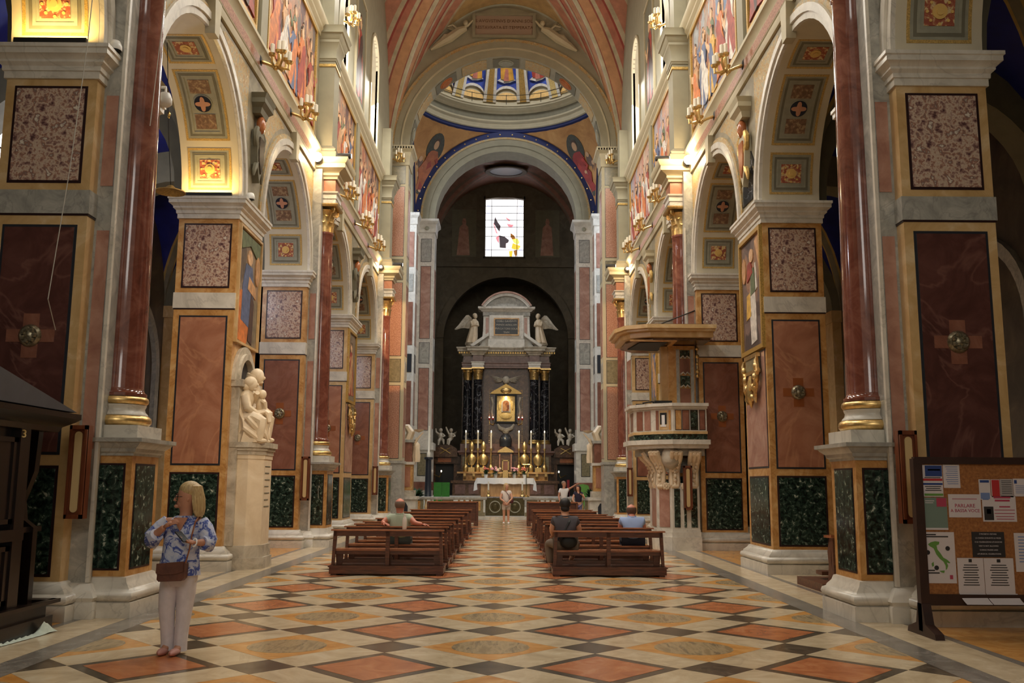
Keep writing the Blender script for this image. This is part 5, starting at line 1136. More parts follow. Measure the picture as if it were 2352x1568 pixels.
def robed(cx, z, w, h, c1, c2, skin=(206,164,124)):
    J = lambda v=.06: RF.uniform(-v, v)
    sw = J(.14)
    P = lambda pts: [(cx+(a+sw*b)*w+J(.02)*w, z+b*h+J(.01)*h) for a, b in pts]
    o = [('robe', P([(-.42, 0), (-.1, -.02), (.12, .03), (.45, .0), (.38, .2), (.44, .36), (.26, .6), (.3, .72), (.12, .8), (-.14, .8), (-.3, .68), (-.22, .5), (-.4, .28), (-.34, .12)]), c1),
         ('mantle', P([(-.46, .05), (-.2, .0), (-.02, .2), (.16, .42), (.34, .66), (.2, .78), (-.02, .7), (-.16, .5), (-.44, .3)]), c2),
         ('fold', P([(.1, .02), (.2, .0), (.26, .3), (.16, .55), (.08, .3)]), c2)]
    q = RF.choice((-1, 1)); e = RF.uniform(.5, .85)
    o.append(('arm', P([(q*.18, .72), (q*.42, e), (q*.66, e+.12), (q*.68, e+.07), (q*.44, e-.08), (q*.24, .62)]), col('fresco_skin', skin) if RF.random() < .5 else c1))
    o.append(('head', P(oval(J(.05), .88, .12, .085)), col('fresco_skin', skin)))
    o.append(('hair', P([(-.125, .89), (-.11, .95), (0, .98), (.11, .95), (.125, .90), (.05, .945), (-.05, .945)]), col('fresco_hair', (84,58,40))))
    return o
warm = painted('fresco_warm', [srgb(84,48,38), srgb(176,106,60), srgb(120,104,84), srgb(186,140,92), srgb(140,66,46), srgb(96,84,74)], 2.2, (1, 1, .55), seed=1)
cool = painted('fresco_cool', [srgb(92,108,136), srgb(186,130,80), srgb(140,128,116), srgb(170,98,66), srgb(96,74,58), srgb(150,150,150)], 2.2, (1, 1, .55), seed=4)
pale = painted('fresco_pale', [srgb(140,140,150), srgb(190,170,146), srgb(170,102,84), srgb(156,148,156), srgb(180,138,112)], 2.2, (1, 1, .55), seed=8)
OR, RD, BL, YE, WH, DK, TN, GR = col('robe_orange', (196,112,52)), col('robe_red', (150,58,42)), col('robe_blue', (86,96,126)), col('robe_yellow', (206,160,70)), col('robe_white', (206,196,184)), col('robe_dark', (74,50,42)), col('robe_tan', (186,140,96)), col('robe_green', (96,104,72))
def crowd(cols, z=.04, h=.72):
    o = []; n = len(cols)
    for i in range(n): o += robed((i+.2)/n+.05, z+.16, .8/n, h*.9, (DK, TN, GR)[i % 3], (TN, DK, OR)[i % 3])
    for i, (a, b) in enumerate(cols): o += robed((i+.6)/(n+.2), z+.03*(i % 2), .9/n*1.25, h*(1-.12*((i*7) % 3)/2), a, b)
    return o
for s in (-1, 1):
    sd = SIDE[s]
    fresco('wall_fresco', 'large fresco of %s figures over the second arch on the %s wall' % ('orange and red robed' if s < 0 else 'blue and orange robed', sd), s, 19.45, 24.3, 11.1, 13.95, warm if s < 0 else cool, crowd([(RD, OR), (TN, WH), (BL, OR), (OR, RD), (RD, TN)] if s < 0 else [(WH, RD), (OR, RD), (YE, BL), (BL, WH), (TN, OR)]), group='nave wall frescoes')
    fresco('wall_fresco', 'crowded fresco over the first arch high on the %s wall, cut by the picture top' % sd, s, 13.5, 18.4, 11.1, 13.95, cool, crowd([(TN, BL), (OR, TN), (RD, DK)]), group='nave wall frescoes')
    fresco('wall_fresco', 'narrow looking fresco behind the second column high on the %s wall' % sd, s, 26.3, 31.0, 11.1, 13.95, warm if s < 0 else pale, crowd([(TN, OR), (RD, TN), (WH, OR), (BL, TN)]), group='nave wall frescoes')
    fresco('wall_fresco', 'far fresco of %s robes over the last arch of the %s wall' % ('red' if s < 0 else 'white and red', sd), s, 32.0, 37.2, 11.1, 13.95, warm if s < 0 else pale, crowd([(RD, WH), (WH, OR), (RD, OR), (OR, WH), (WH, RD)]), group='nave wall frescoes')
    for y, w in ((31.7, 1.9), (25.0, .9), (18.65, 1.9)):
        if y == 25.0: continue
        fresco('saint_fresco', 'tall painted saint in red between %s clerestory windows on the %s' % ('the two farther' if y > 30 else 'the two nearer', sd), s, y-w/2, y+w/2, 15.0, 19.0, stuccod, robed(.5, .06, .8, .8, RD, DK), frame=cream, group='clerestory saints')
    # wall panels under the frescoes and small pilasters between them
    for y in (18.92, 31.5): part('fresco_pilaster', MB().box(5.12, 5.22, y-.25, y+.25, 10.9, 14.1).mir(s), stucco, WALL[s])
    part('spandrel_pilaster', MB().box(5.16, 5.22, 37.6, 37.9, 10.9, 14.1).mir(s), stucco, WALL[s])
# prophet frescoes on the pier faces
dimwall = painted('prophet_ground', [srgb(84,70,58), srgb(140,116,92), srgb(110,100,80), srgb(160,128,100)], 1.6, (1, 1, .6), seed=3)
fresco('prophet_fresco', 'fresco of a seated prophet in lilac and orange above the marble statue group', -1, 18.18, 19.72, 4.42, 6.72, dimwall,
       [('throne', [(.02, .05), (.5, 0), (.62, .3), (.4, .5), (.05, .42)], OR), ('orange_mantle', [(.05, .02), (.5, .0), (.6, .2), (.35, .48), (.1, .45)], OR), ('robe', [(.2, .2), (.7, .15), (.75, .5), (.65, .72), (.35, .72), (.22, .5)], BL), ('mantle_fold', [(.55, .05), (.75, .02), (.78, .4), (.62, .5)], DK), ('sleeve', [(.45, .5), (.85, .45), (.8, .56), (.5, .62)], TN), ('head', oval(.5, .79, .11, .07), col('fresco_skin', (206,164,124))), ('foliage', [(.1, .82), (.5, .9), (.95, .8), (.98, .98), (.02, .98)], GR), ('putto', oval(.88, .72, .1, .14), TN)], frame=siena2, fw=.05, group='prophet frescoes')
fresco('prophet_fresco', 'gilt framed fresco of a standing prophet in yellow and white, right nave pier', 1, 18.2, 19.7, 4.42, 6.72, painted('prophet_ground_dark', [srgb(70,54,50), srgb(120,92,80), srgb(96,80,74), srgb(150,110,84)], 1.6, (1, 1, .6), seed=6),
       [('cloud', [(.05, .6), (.3, .95), (.1, .98), (.02, .7)], TN), ('robe', [(.3, .06), (.58, .04), (.62, .4), (.55, .62), (.35, .62), (.3, .35)], WH), ('yellow_cloth', [(.55, .3), (.8, .28), (.75, .5), (.58, .52)], YE), ('green_cloth', [(.3, .5), (.55, .48), (.52, .72), (.36, .72)], GR), ('staff_arm', [(.2, .52), (.28, .5), (.3, .75), (.24, .75)], WH), ('red_cloak', [(.4, .68), (.7, .62), (.66, .78), (.5, .8)], RD), ('head', oval(.45, .84, .1, .06), col('fresco_skin', (206,164,124))), ('angel', oval(.85, .75, .1, .12), TN)], group='prophet frescoes')
for s in (-1, 1):
    fresco('prophet_fresco', 'small distant prophet fresco on the fourth pier, %s side' % SIDE[s], s, 31.25, 32.65, 4.42, 6.72, MT['prophet_ground'], robed(.5, .08, .8, .8, RD if s < 0 else BL, TN), group='prophet frescoes')
# gilt ornaments hanging under the frescoes
def ornament(s, y, lb):
    t = thing('gilt_ornament', lb, 'ornament', (s*5.15, y, 3.2), 'gilt ornaments under the frescoes')
    part('plaque', MB().box(5.13, 5.2, y-.42, y+.42, 3.92, 4.24).mir(s), olive, t); part('plaque_frame', MB().box(5.11, 5.19, y-.48, y+.48, 4.2, 4.28).box(5.11, 5.19, y-.48, y+.48, 3.88, 3.95).mir(s), gold, t)
    g = MB()
    for q in (-1, 1):
        for k in range(4):
            g.tube([(5.12, y+q*(.5-.06*k)+.05*math.sin(j*1.7+k), 4.2-.17*k-.1*j) for j in range(5)], [.03, .055, .04, .05, .02], 6)
            g.ell((5.1, y+q*(.46-.1*k), 4.0-.2*k), (.06, .07, .08), 7, 5)
        g.tube([(5.12, y+q*.45, 3.8), (5.1, y+q*.3, 3.55), (5.1, y+q*.12, 3.62), (5.1, y, 3.5)], [.04, .06, .05, .04], 6)
    g.tube([(5.12, y, 3.85), (5.1, y, 3.6), (5.1, y, 3.4), (5.12, y, 3.2)], [.03, .08, .1, .01], 7)
    part('scrolls', g.mir(s), gold, t, True)
ornament(1, 18.95, 'gilt scrollwork ornament hanging under the yellow and white prophet fresco'); ornament(-1, 31.95, 'gilt scrollwork ornament on the fourth pier, left side'); ornament(1, 31.95, 'gilt scrollwork ornament on the fourth pier, right side')
# wall candelabra
def sconce0():
    t = thing('candelabrum', 'x', 'candelabrum', (0,0,0), 'gilt wall candelabra')
    part('rosette', MB().lathe([(.0,-.03),(.12,-.02),(.22,.0),(.22,.03)], (.3, 0, -.05), 14, 'x'), cof_grey, t, True)
    part('rosette_eye', MB().lathe([(0,-.06),(.1,-.04),(.14,-.01)], (.3, 0, -.05), 10, 'x'), iron, t, True)
    part('stem', MB().tube([(.3, 0, -.05), (.1, 0, -.12), (-.05, 0, -.2), (-.12, 0, -.05), (-.12, 0, .1)], [.04, .035, .045, .04, .03], 7).ell((-.05, 0, -.2), .06, 8, 6), gold, t, True)
    for (dx, dy, dz) in ((-.22, -.19, .05), (-.24, .19, .05), (-.10, -.02, .16), (-.34, 0, -.10), (-.02, .2, -.02)):
        am = part('arm', MB().tube([(-.05, 0, -.15), ((dx-.05)*.6, dy*.6, -.22), (dx, dy, dz-.14), (dx, dy, dz)], .028, 6), gold, t, True)
        part('cup', MB().lathe([(.02,dz-.03),(.065,dz-.01),(.085,dz+.04),(.03,dz+.05)], (dx, dy, 0), 9), gold, am, True)
        part('candle', MB().lathe([(.045,dz+.04),(.045,dz+.25),(.012,dz+.27)], (dx, dy, 0), 8), wax, am, 50)
    return t
sc0 = sconce0(); used = []
def put_sconce(s, y, z, x, lb):
    o = sc0 if not used else copytree(sc0, (0,0,0)); used.append(1)
    o.location = (s*x, y, z); o.rotation_euler = (0, 0, 0 if s > 0 else PI); o['label'] = lb
for s in (-1, 1):
    sd = SIDE[s]
    for i, y in enumerate((18.8, 21.6, 28.0, 31.3, 34.4)):
        put_sconce(s, y, 10.55, 4.86, 'gilt candelabrum on the %s string course, %s from the visitor' % (sd, ('first', 'second', 'third', 'fourth', 'fifth')[i]))
    put_sconce(s, 27.2, 15.9, 4.86, 'gilt candelabrum high beside the clerestory window on the %s' % sd)
    put_sconce(s, 40.2, 16.1, 4.88, 'gilt candelabrum at the capital of the %s crossing pier' % sd)
# consecration crosses with silvered rosettes
crossm = plain('cross_inlay_brown', srgb(150,84,44), .3)
silver = plain('silvered_bronze', srgb(150,140,116), .35, .8, var=.4, scale=40)
for s in (-1, 1):
    for k in range(1, 6):
        if (s < 0 and k == 2): continue
        y = PY[k]-.015; x = s*5.81
        t = thing('consecration_cross', 'round metal boss on an inlaid cross, %s pier on the %s' % (ORD[k], SIDE[s]), 'cross', (x, y, 3.15), 'consecration crosses on the piers')
        part('cross_inlay', MB().box(x-.30, x+.30, y-.006, y+.01, 3.36, 3.52).box(x-.10, x+.10, y-.005, y+.01, 3.16, 3.72), redd if k == 1 else crossm, t)
        b = MB().lathe([(0,-.08),(.05,-.075),(.08,-.045),(.11,-.05),(.14,-.025),(.145,0)], (x, y, 3.44), 16, 'y')
        for i in range(7): b.ell((x+.075*math.cos(i*.9), y-.06, 3.44+.075*math.sin(i*.9)), .035, 6, 4)
        part('boss', b, silver, t, True)
# loudspeakers in wooden cases
cloth_s = plain('speaker_cloth', srgb(206,176,124), .8); casew = marble('speaker_case_wood', [(.3, srgb(92,44,24)), (.7, srgb(128,70,40))], 3, .5, .35, sc=(8,8,1))
for s in (-1, 1):
    for k in (1, 3, 5):
        x = s*(5.05 if not (s > 0 and k == 3) else 4.80); y = PY[k]-(.12 if not (s > 0 and k == 3) else .38); z0 = 1.2 if not (s > 0 and k == 3) else 1.02
        t = thing('column_loudspeaker', 'slim wooden loudspeaker with cream cloth on the %s column pedestal, %s' % (ORD[{1:1,3:2,5:3}[k]], SIDE[s]), 'loudspeaker', (x, y, z0), 'column loudspeakers')
        cs = part('case', MB().box(x-.105, x+.105, y-.02, y+.12, z0, z0+1.12).box(x-.105, x-.075, y-.05, y, z0, z0+1.12).box(x+.075, x+.105, y-.05, y, z0, z0+1.12).box(x-.105, x+.105, y-.05, y, z0, z0+.05).box(x-.105, x+.105, y-.05, y, z0+1.07, z0+1.12), casew, t)
        zc = [(x+.045*math.cos(a), z0+1.0+.045*math.sin(a)) for a in [PI*i/8 for i in range(9)]]+[(x+.045*math.cos(a), z0+.12+.045*math.sin(a)) for a in [PI+PI*i/8 for i in range(9)]]
        part('grille', MB().prism(zc, 'y', y-.035, y-.015), cloth_s, cs)
# ---------------------------------------------------------------- statue group on the second pier, left
nb = thing('statue_niche', 'shallow round-headed dark niche behind the marble statue group', 'niche', (-5.22, 18.9, 2.4))
na = [(18.4, 2.4), (19.4, 2.4)]+[(18.9+.5*math.cos(a), 3.62+.5*math.sin(a)) for a in [PI*i/12 for i in range(13)]]
part('recess', MB().prism(na, 'x', -5.23, -5.215), bluline, nb)
part('arch_moulding', ring_face(ring_face(MB(), 18.9, 3.62, .48, .6, -5.10, -5.23, 18), 18.9, 3.62, .6, .74, -5.15, -5.23, 18), carrara2, nb, 50)
part('jamb', MB().box(-5.23, -5.06, 18.22, 18.42, 0.45, 3.62), carrara2, nb); part('jamb', MB().box(-5.23, -5.06, 19.38, 19.58, 0.45, 3.62), carrara2, nb)
part('impost', MB().box(-5.23, -5.0, 18.18, 18.46, 3.5, 3.64), carrara2, nb); part('impost', MB().box(-5.23, -5.0, 19.34, 19.62, 3.5, 3.64), carrara2, nb)
ps = thing('statue_pedestal', 'pale half-octagonal marble pedestal with faint inscription under the statue group', 'pedestal', (-4.95, 18.9, 0))
oc = lambda g: [(-5.2, 18.3-g), (-4.85, 18.3-g), (-4.62+g, 18.6-g*.4), (-4.62+g, 19.2+g*.4), (-4.85, 19.5+g), (-5.2, 19.5+g)]
part('plinth', MB().prism(oc(.07), 'z', 0, .22).prism(oc(.04), 'z', .22, .45), carrara2, ps); part('shaft', MB().prism(oc(0), 'z', .45, 2.14), carrara, ps)
part('neck', MB().prism(oc(.015), 'z', 2.1, 2.18), carrara, ps); part('top', MB().prism(oc(.06), 'z', 2.26, 2.32).prism(oc(.1), 'z', 2.32, 2.42).prism(oc(.03), 'z', 2.18, 2.26), carrara2, ps)
lt = MB()
for i in range(7): lt.box(-4.617, -4.612, 18.7, 18.7+.38*(1-.2*(i % 2)), 1.95-.13*i, 1.97-.13*i)
part('inscription_lines', lt, stuccod, ps, kind='stuff')
st = thing('marble_statue_group', 'cream marble group of two seated veiled women with a child', 'statue', (-4.95, 18.75, 2.42))
def seated(mb, x, y, z, h, lean=0, fold=.1, ph=0):
    drape(mb, [(x+.06, y, z, .3, .27), (x+.10, y, z+.2, .29, .26), (x+.06, y, z+.42, .27, .25), (x-.02, y, z+.55, .23, .23), (x-.06, y, z+.7, .17, .2), (x-.05+lean*.5, y, z+.86, .18, .22), (x-.04+lean, y, z+1.0, .11, .14), (x-.03+lean, y, z+1.06, .06, .07)], 26, fold, 8, ph)
    for q in (-1, 1):
        mb.tube([(x-.02, y+q*.1, z+.46), (x+.22, y+q*.15, z+.5), (x+.34, y+q*.14, z+.42), (x+.32, y+q*.13, z+.2), (x+.30, y+q*.12, z+.03)], [.13, .14, .12, .1, .09], 9)
        mb.ell((x+.36, y+q*.12, z+.03), (.12, .06, .05), 8, 5)
b = MB(); seated(b, -5.0, 18.5, 2.42, 1.1, .06, .13, .4); part('mary_body', b, carrara, st, True)
b = MB(); seated(b, -5.02, 18.92, 2.46, 1.15, .1, .13, 1.4); b.xf(lambda x, y, z: (x, y, 2.46+(z-2.46)*1.08)); part('anne_body', b, carrara, st, True)
def shead(mb, x, y, z, r=.115):
    mb.ell((x, y, z), (r*.92, r*.84, r*1.15), 14, 10); mb.ell((x+r*.95, y-.01, z-r*.1), (r*.22, r*.16, r*.28), 6, 5); mb.ell((x+r*.5, y-.01, z-r*.85), (r*.35, r*.4, r*.25), 7, 5)
b = MB(); shead(b, -4.88, 18.44, 3.56); part('mary_head', b, carrara, st, True)
b = MB(); shead(b, -4.86, 18.84, 3.74); part('anne_head', b, carrara, st, True)
part('mary_hair', MB().ell((-4.92, 18.44, 3.6), (.13, .125, .12), 14, 8).ell((-5.0, 18.43, 3.52), (.1, .1, .09), 10, 7), carrara, st, True)
part('anne_veil', MB().ell((-4.91, 18.86, 3.78), (.145, .14, .15), 14, 8).tube([(-4.97, 18.84, 3.8), (-5.03, 18.86, 3.6), (-5.03, 18.9, 3.4)], [.14, .15, .16], 10), carrara, st, True)
ar = MB().tube([(-4.98, 18.32, 3.32), (-4.9, 18.26, 3.08), (-4.75, 18.36, 2.98), (-4.64, 18.5, 3.02)], [.09, .085, .07, .045], 9); ar.tube([(-4.95, 19.08, 3.4), (-4.84, 19.14, 3.12), (-4.7, 18.98, 3.05), (-4.62, 18.8, 3.05)], [.09, .085, .07, .045], 9)
ar.tube([(-4.96, 18.7, 3.4), (-4.85, 18.58, 3.3), (-4.78, 18.45, 3.4)], [.08, .07, .05], 8)
part('arms', ar, carrara, st, True)
ch = MB().ell((-4.74, 18.66, 3.16), (.11, .12, .17), 12, 8).ell((-4.72, 18.62, 3.38), (.085, .085, .095), 12, 8)
ch.tube([(-4.72, 18.62, 3.05), (-4.58, 18.58, 2.98), (-4.54, 18.56, 2.82)], [.07, .06, .035], 8).tube([(-4.72, 18.72, 3.05), (-4.58, 18.74, 3.0), (-4.56, 18.74, 2.84)], [.07, .06, .035], 8).tube([(-4.7, 18.56, 3.24), (-4.62, 18.48, 3.2), (-4.6, 18.5, 3.1)], [.045, .04, .025], 7)
part('child', ch, carrara, st, True)
part('drapery_folds', MB().tube([(-4.9, 18.22, 2.9), (-4.74, 18.3, 2.72), (-4.6, 18.44, 2.6), (-4.58, 18.56, 2.48)], [.05, .07, .06, .04], 7).tube([(-4.95, 18.2, 2.7), (-4.8, 18.26, 2.58), (-4.66, 18.36, 2.46)], [.05, .06, .04], 7).tube([(-4.78, 18.7, 2.86), (-4.62, 18.72, 2.7), (-4.6, 18.74, 2.5)], [.06, .06, .05], 7), carrara, st, True)
part('seat_block', MB().box(-5.2, -4.75, 18.3, 19.3, 2.42, 2.52), carrara, st)
# ---------------------------------------------------------------- pulpit by the second column, right
pp = thing('marble_pulpit', 'raised marble pulpit with inlaid panels by the second red column on the right', 'pulpit', (4.6, 24.7, 0))
A = lambda n, m, mt, sm=False, par=None: part(n, m, mt, par or pp, sm)
def offs(path, d):   # grow a plan polyline (facing outward = lower y and lower x)
    c = (4.9, 25.5); return [(c[0]+(x-c[0])*(1+d), c[1]+(y-c[1])*(1+d)) for x, y in path]
BASEP = [(5.12, 24.38), (4.42, 24.38), (4.08, 24.72), (4.08, 25.95), (4.55, 25.95), (4.55, 24.93), (5.12, 24.93)]
A('base_plinth', MB().prism(offs(BASEP, .1), 'z', 0, .34), white); A('base_moulding', MB().prism(offs(BASEP, .06), 'z', .34, .46).prism(offs(BASEP, .03), 'z', .46, .52), white)
bbk = A('base_block', MB().prism(BASEP, 'z', .5, 1.7), white)
for x0, x1 in ((4.47, 4.62), (4.72, 4.78), (4.9, 5.06)): A('base_panel', MB().box(x0, x1, 24.365, 24.39, .58, 1.55), verde, False, bbk)
A('base_panel', MB().box(-.16, .16, -.012, .01, .58, 1.55).rot(-PI/4).mv(4.25, 24.55, 0), pinkp); A('base_panel', MB().box(4.065, 4.09, 24.85, 25.5, .58, 1.55), pinkp)
def bracket(name, x, y, rz):
    b = MB()
    for q in (-.075, 0, .075):
        b.tube([(q, .12, 1.50), (q, .02, 1.54), (q*1.1, -.05, 1.66), (q*1.1, -.03, 1.84), (q*1.2, -.02, 2.0), (q*1.3, -.12, 2.2), (q*1.4, -.28, 2.36), (q*1.4, -.36, 2.50)], [.03, .05, .062, .055, .05, .06, .07, .06], 7)
    sp = lambda c0, c1, r, k: [(0, c0+r*(1-i/k)*math.cos(i*.75), c1+r*(1-i/k)*math.sin(i*.75)) for i in range(k)]
    b.tube([(-.1, -.30, 2.44), (.1, -.30, 2.44)], .085, 10); b.tube([(-.085, -.05, 1.62), (.085, -.05, 1.62)], .065, 10)
    for q in (-1, 1):
        b.tube([(q*.115, y_, z_) for _, y_, z_ in sp(-.30, 2.44, .085, 14)], .014, 5)
        for i in range(4): b.ell((q*(.05+.012*i), -.07-.05*i, 2.02+.09*i), (.045, .035, .06), 7, 5)
    for i in range(3): b.ell((0, -.1-.03*(i == 1), 1.78+.1*i), (.05-.008*i, .035, .06), 8, 5)
    A(name, b.rot(rz).mv(x, y, 0), carrara, True)
for x, y, rz in ((4.98, 24.45, 0), (4.5, 24.45, 0), (4.2, 24.62, -PI/4), (4.12, 25.0, -PI/2), (4.12, 25.6, -PI/2)): bracket('carved_bracket', x, y, rz)
for x, y in ((4.74, 24.42), (4.28, 24.5)):
    f = MB()
    for i in range(8): a = 2*PI*i/8; f.ell((x+.06*math.cos(a), y-.08, 1.62+.06*math.sin(a)), (.04, .04, .04), 6, 4)
    f.ell((x, y-.1, 1.62), .035, 6, 4); A('carved_flower', f, carrara, True)
A('shell', MB().ell((4.4, 24.35, 2.35), (.26, .22, .3), 14, 8), carrara2, True)
PAR = [(5.30, 24.12), (4.44, 24.12), (3.98, 24.42), (3.55, 25.0), (3.55, 25.95), (5.30, 25.95)]
A('under_slab', MB().prism(offs(PAR, -.1), 'z', 2.4, 2.58), grey); A('floor_slab', MB().prism(offs(PAR, .06), 'z', 2.58, 2.68).prism(offs(PAR, .13), 'z', 2.68, 2.80), white)
A('green_course', MB().prism(offs(PAR, .01), 'z', 2.8, 2.95), verde); A('foot_moulding', MB().prism(offs(PAR, .03), 'z', 2.95, 3.02), siena2)
ppt = A('parapet', MB().prism(PAR, 'z', 3.0, 3.60), white)
A('rail', MB().prism(offs(PAR, .04), 'z', 3.60, 3.66).prism(offs(PAR, .09), 'z', 3.66, 3.74), white)
for x0, x1, m in ((4.5, 4.64, siena), (4.68, 4.84, redd), (4.89, 5.06, verde), (5.12, 5.25, redd)):
    A('inlay_border', MB().box(x0-.015, x1+.015, 24.112, 24.13, 3.05, 3.57), darkline, False, ppt); A('inlaid_panel', MB().box(x0, x1, 24.105, 24.13, 3.065, 3.555), m, False, ppt)
def seg_panel(p, q, f0, f1, z0, z1, d, mat, nm):
    p, q = Vector(p), Vector(q); v = q-p; n = Vector((v.y, -v.x)).normalized()
    if n.y > 0: n = -n
    a, b = p+v*f0, p+v*f1
    return A(nm, MB().add([(a.x, a.y, z0), (b.x, b.y, z0), (b.x, b.y, z1), (a.x, a.y, z1), (a.x+n.x*d, a.y+n.y*d, z0), (b.x+n.x*d, b.y+n.y*d, z0), (b.x+n.x*d, b.y+n.y*d, z1), (a.x+n.x*d, a.y+n.y*d, z1)], [(0,1,2,3),(7,6,5,4),(0,4,5,1),(1,5,6,2),(2,6,7,3),(3,7,4,0)]), mat, False, ppt)
seg_panel(PAR[1], PAR[2], .12, .24, 3.06, 3.56, .015, siena, 'inlaid_panel'); seg_panel(PAR[1], PAR[2], .74, .88, 3.06, 3.56, .015, redd, 'inlaid_panel')
seg_panel(PAR[1], PAR[2], .28, .70, 3.06, 3.56, .012, siena2, 'emblem_panel'); seg_panel(PAR[1], PAR[2], .32, .66, 3.2, 3.5, .02, blackm, 'emblem_ground'); seg_panel(PAR[1], PAR[2], .41, .57, 3.18, 3.44, .028, cloth, 'emblem_beehive'); seg_panel(PAR[1], PAR[2], .34, .64, 3.14, 3.18, .03, cloth, 'emblem_base')
seg_panel(PAR[2], PAR[3], .15, .45, 3.06, 3.56, .015, pinkp, 'inlaid_panel'); seg_panel(PAR[2], PAR[3], .55, .85, 3.06, 3.56, .015, redd, 'inlaid_panel'); seg_panel(PAR[3], PAR[4], .2, .8, 3.06, 3.56, .015, pinkp, 'inlaid_panel')
A('reading_cushion', MB().box(4.0, 4.45, 24.3, 24.6, 3.74, 3.82), blackm); A('microphone', MB().tube([(4.1, 24.5, 3.74), (3.95, 24.45, 3.8), (3.7, 24.45, 3.76)], .02, 6), blackm)
bb = A('backboard', MB().box(4.42, 5.12, 24.55, 24.75, 3.7, 5.3), siena); A('backboard_frame', MB().box(4.62, 4.70, 24.52, 24.56, 3.7, 5.2).box(5.0, 5.08, 24.52, 24.56, 3.7, 5.2), grey)
A('backboard_side', MB().box(4.25, 4.45, 24.7, 24.95, 3.7, 5.3), siena2)
for z0, z1, m in ((3.78, 4.16, redd), (4.22, 4.5, verde), (4.56, 4.95, redd), (4.98, 5.18, verde)): A('backboard_panel', MB().box(4.72, 4.98, 24.53, 24.56, z0, z1), m, False, bb)
for z in (4.19, 4.53, 4.96): A('backboard_scroll', MB().tube([(4.72, 24.52, z), (4.8, 24.5, z+.06), (4.85, 24.5, z), (4.9, 24.5, z+.06), (4.98, 24.52, z)], .022, 6), carrara2, True, bb)
CAN = [(5.42, 23.45), (3.75, 23.45), (3.25, 23.75), (3.05, 24.3), (3.05, 25.6), (3.5, 26.2), (5.2, 26.2), (5.2, 24.5), (5.42, 24.5)]
gs = lambda d: offs(CAN, d)
A('canopy_soffit', MB().prism(gs(-.12), 'z', 5.32, 5.40), amb); A('canopy_frame', MB().prism(gs(-.04), 'z', 5.38, 5.52), siena2); A('canopy_cornice', MB().prism(gs(.02), 'z', 5.52, 5.58).prism(gs(.05), 'z', 5.58, 5.68), siena2); A('canopy_top', MB().prism(gs(-.1), 'z', 5.68, 5.74), amb)
A('soffit_panel', MB().prism([(4.3, 23.9), (3.6, 24.1), (3.45, 25.4), (4.3, 25.6)], 'z', 5.30, 5.33), blackm); A('soffit_rib', MB().box(4.4, 4.5, 23.7, 25.7, 5.29, 5.33).box(3.3, 4.4, 23.7, 23.8, 5.29, 5.33), siena)
A('stay_rod', MB().tube([(3.75, 24.6, 5.7), (5.2, 24.8, 6.3)], .018, 6), iron); A('stay_rod', MB().tube([(4.3, 25.4, 5.7), (5.2, 25.3, 6.2)], .018, 6), iron)
hl = thing('hanging_sanctuary_lamp', 'gilt hanging ornament on the right edge of the pulpit backboard', 'lamp', (5.15, 24.4, 4.4)); hb = MB().tube([(5.15, 24.4, 5.3), (5.15, 24.4, 4.45)], .012, 5)
for z, r in ((5.2, .05), (5.0, .06), (4.8, .04), (4.6, .06), (4.48, .05)): hb.ell((5.15, 24.4, z), r, 8, 6)
part('chain_and_beads', hb, gold, hl, True)
fc = solo('white_cloth_hanging', MB().prism([(5.0, 7.1), (5.16, 7.1), (5.12, 6.65), (4.98, 6.55)], 'y', 37.39, 37.42), cloth, 'bit of white cloth hanging from the cornice of the fifth right pier', 'cloth')
# ---------------------------------------------------------------- confessional on the left, with a cloth on the floor
cf = thing('confessional', 'dark wooden confessional number 3 at the left edge of the nave', 'confessional', (-5.6, 9.4, 0))
CONF = lambda x, y, z: (-5.10-(y-10.15), 10.92+(x+4.62)*1.7, z)
A = lambda n, m, mt, sm=False: part(n, m.xf(CONF), mt, cf, sm)
A('step', MB().box(-6.9, -4.62, 10.0, 11.4, 0, .16).box(-6.9, -4.66, 10.05, 11.4, .16, .30), ebony)
A('step_edge', MB().box(-6.9, -4.56, 9.97, 10.05, .29, .33).box(-4.66, -4.56, 10.0, 11.3, .29, .33), ebony)
A('booth', MB().box(-6.9, -5.05, 10.15, 11.4, .30, 2.25), ebony); A('back_panel', MB().box(-5.05, -4.72, 11.2, 11.4, .3, 2.25), ebony)
A('kneeler', MB().box(-5.05, -4.68, 10.3, 10.75, .30, .42), ebony)
side = [(10.18, .30), (11.4, .30), (11.4, 2.22), (10.2, 2.22), (10.22, 1.75), (10.33, 1.42), (10.30, 1.22), (10.18, 1.13)]
A('side_screen', MB().prism(side, 'x', -4.76, -4.70), ebony)
A('armrest', MB().box(-5.08, -4.60, 10.22, 10.9, 1.08, 1.14), ebony)
for z0, z1 in ((.42, .92), (1.25, 2.05)): A('door_panel', MB().box(-5.95, -5.2, 10.10, 10.16, z0, z1), ebony); A('panel_moulding', MB().box(-6.0, -5.95, 10.08, 10.16, z0-.05, z1+.05).box(-5.2, -5.15, 10.08, 10.16, z0-.05, z1+.05).box(-6.0, -5.15, 10.08, 10.16, z1, z1+.05).box(-6.0, -5.15, 10.08, 10.16, z0-.05, z0), ebony)
A('waist_rail', MB().box(-6.9, -5.03, 10.05, 10.16, 1.02, 1.14), ebony)
A('pilaster', MB().box(-5.15, -5.03, 10.06, 10.16, .32, 2.25), ebony)
A('cornice', MB().sweep([(0,2.2),(.06,2.2),(.08,2.26),(.16,2.32),(.2,2.36),(.2,2.42),(0,2.44)], rect(-6.9, -4.72, 10.12, 11.4)), ebony, 30)
roofm = plain('dusty_roof_board', srgb(70,68,72), .6, var=.1)
A('roof', MB().prism([(-6.9, 2.86), (-5.85, 2.86), (-4.55, 2.44), (-6.9, 2.44)], 'y', 9.95, 11.4), roofm)
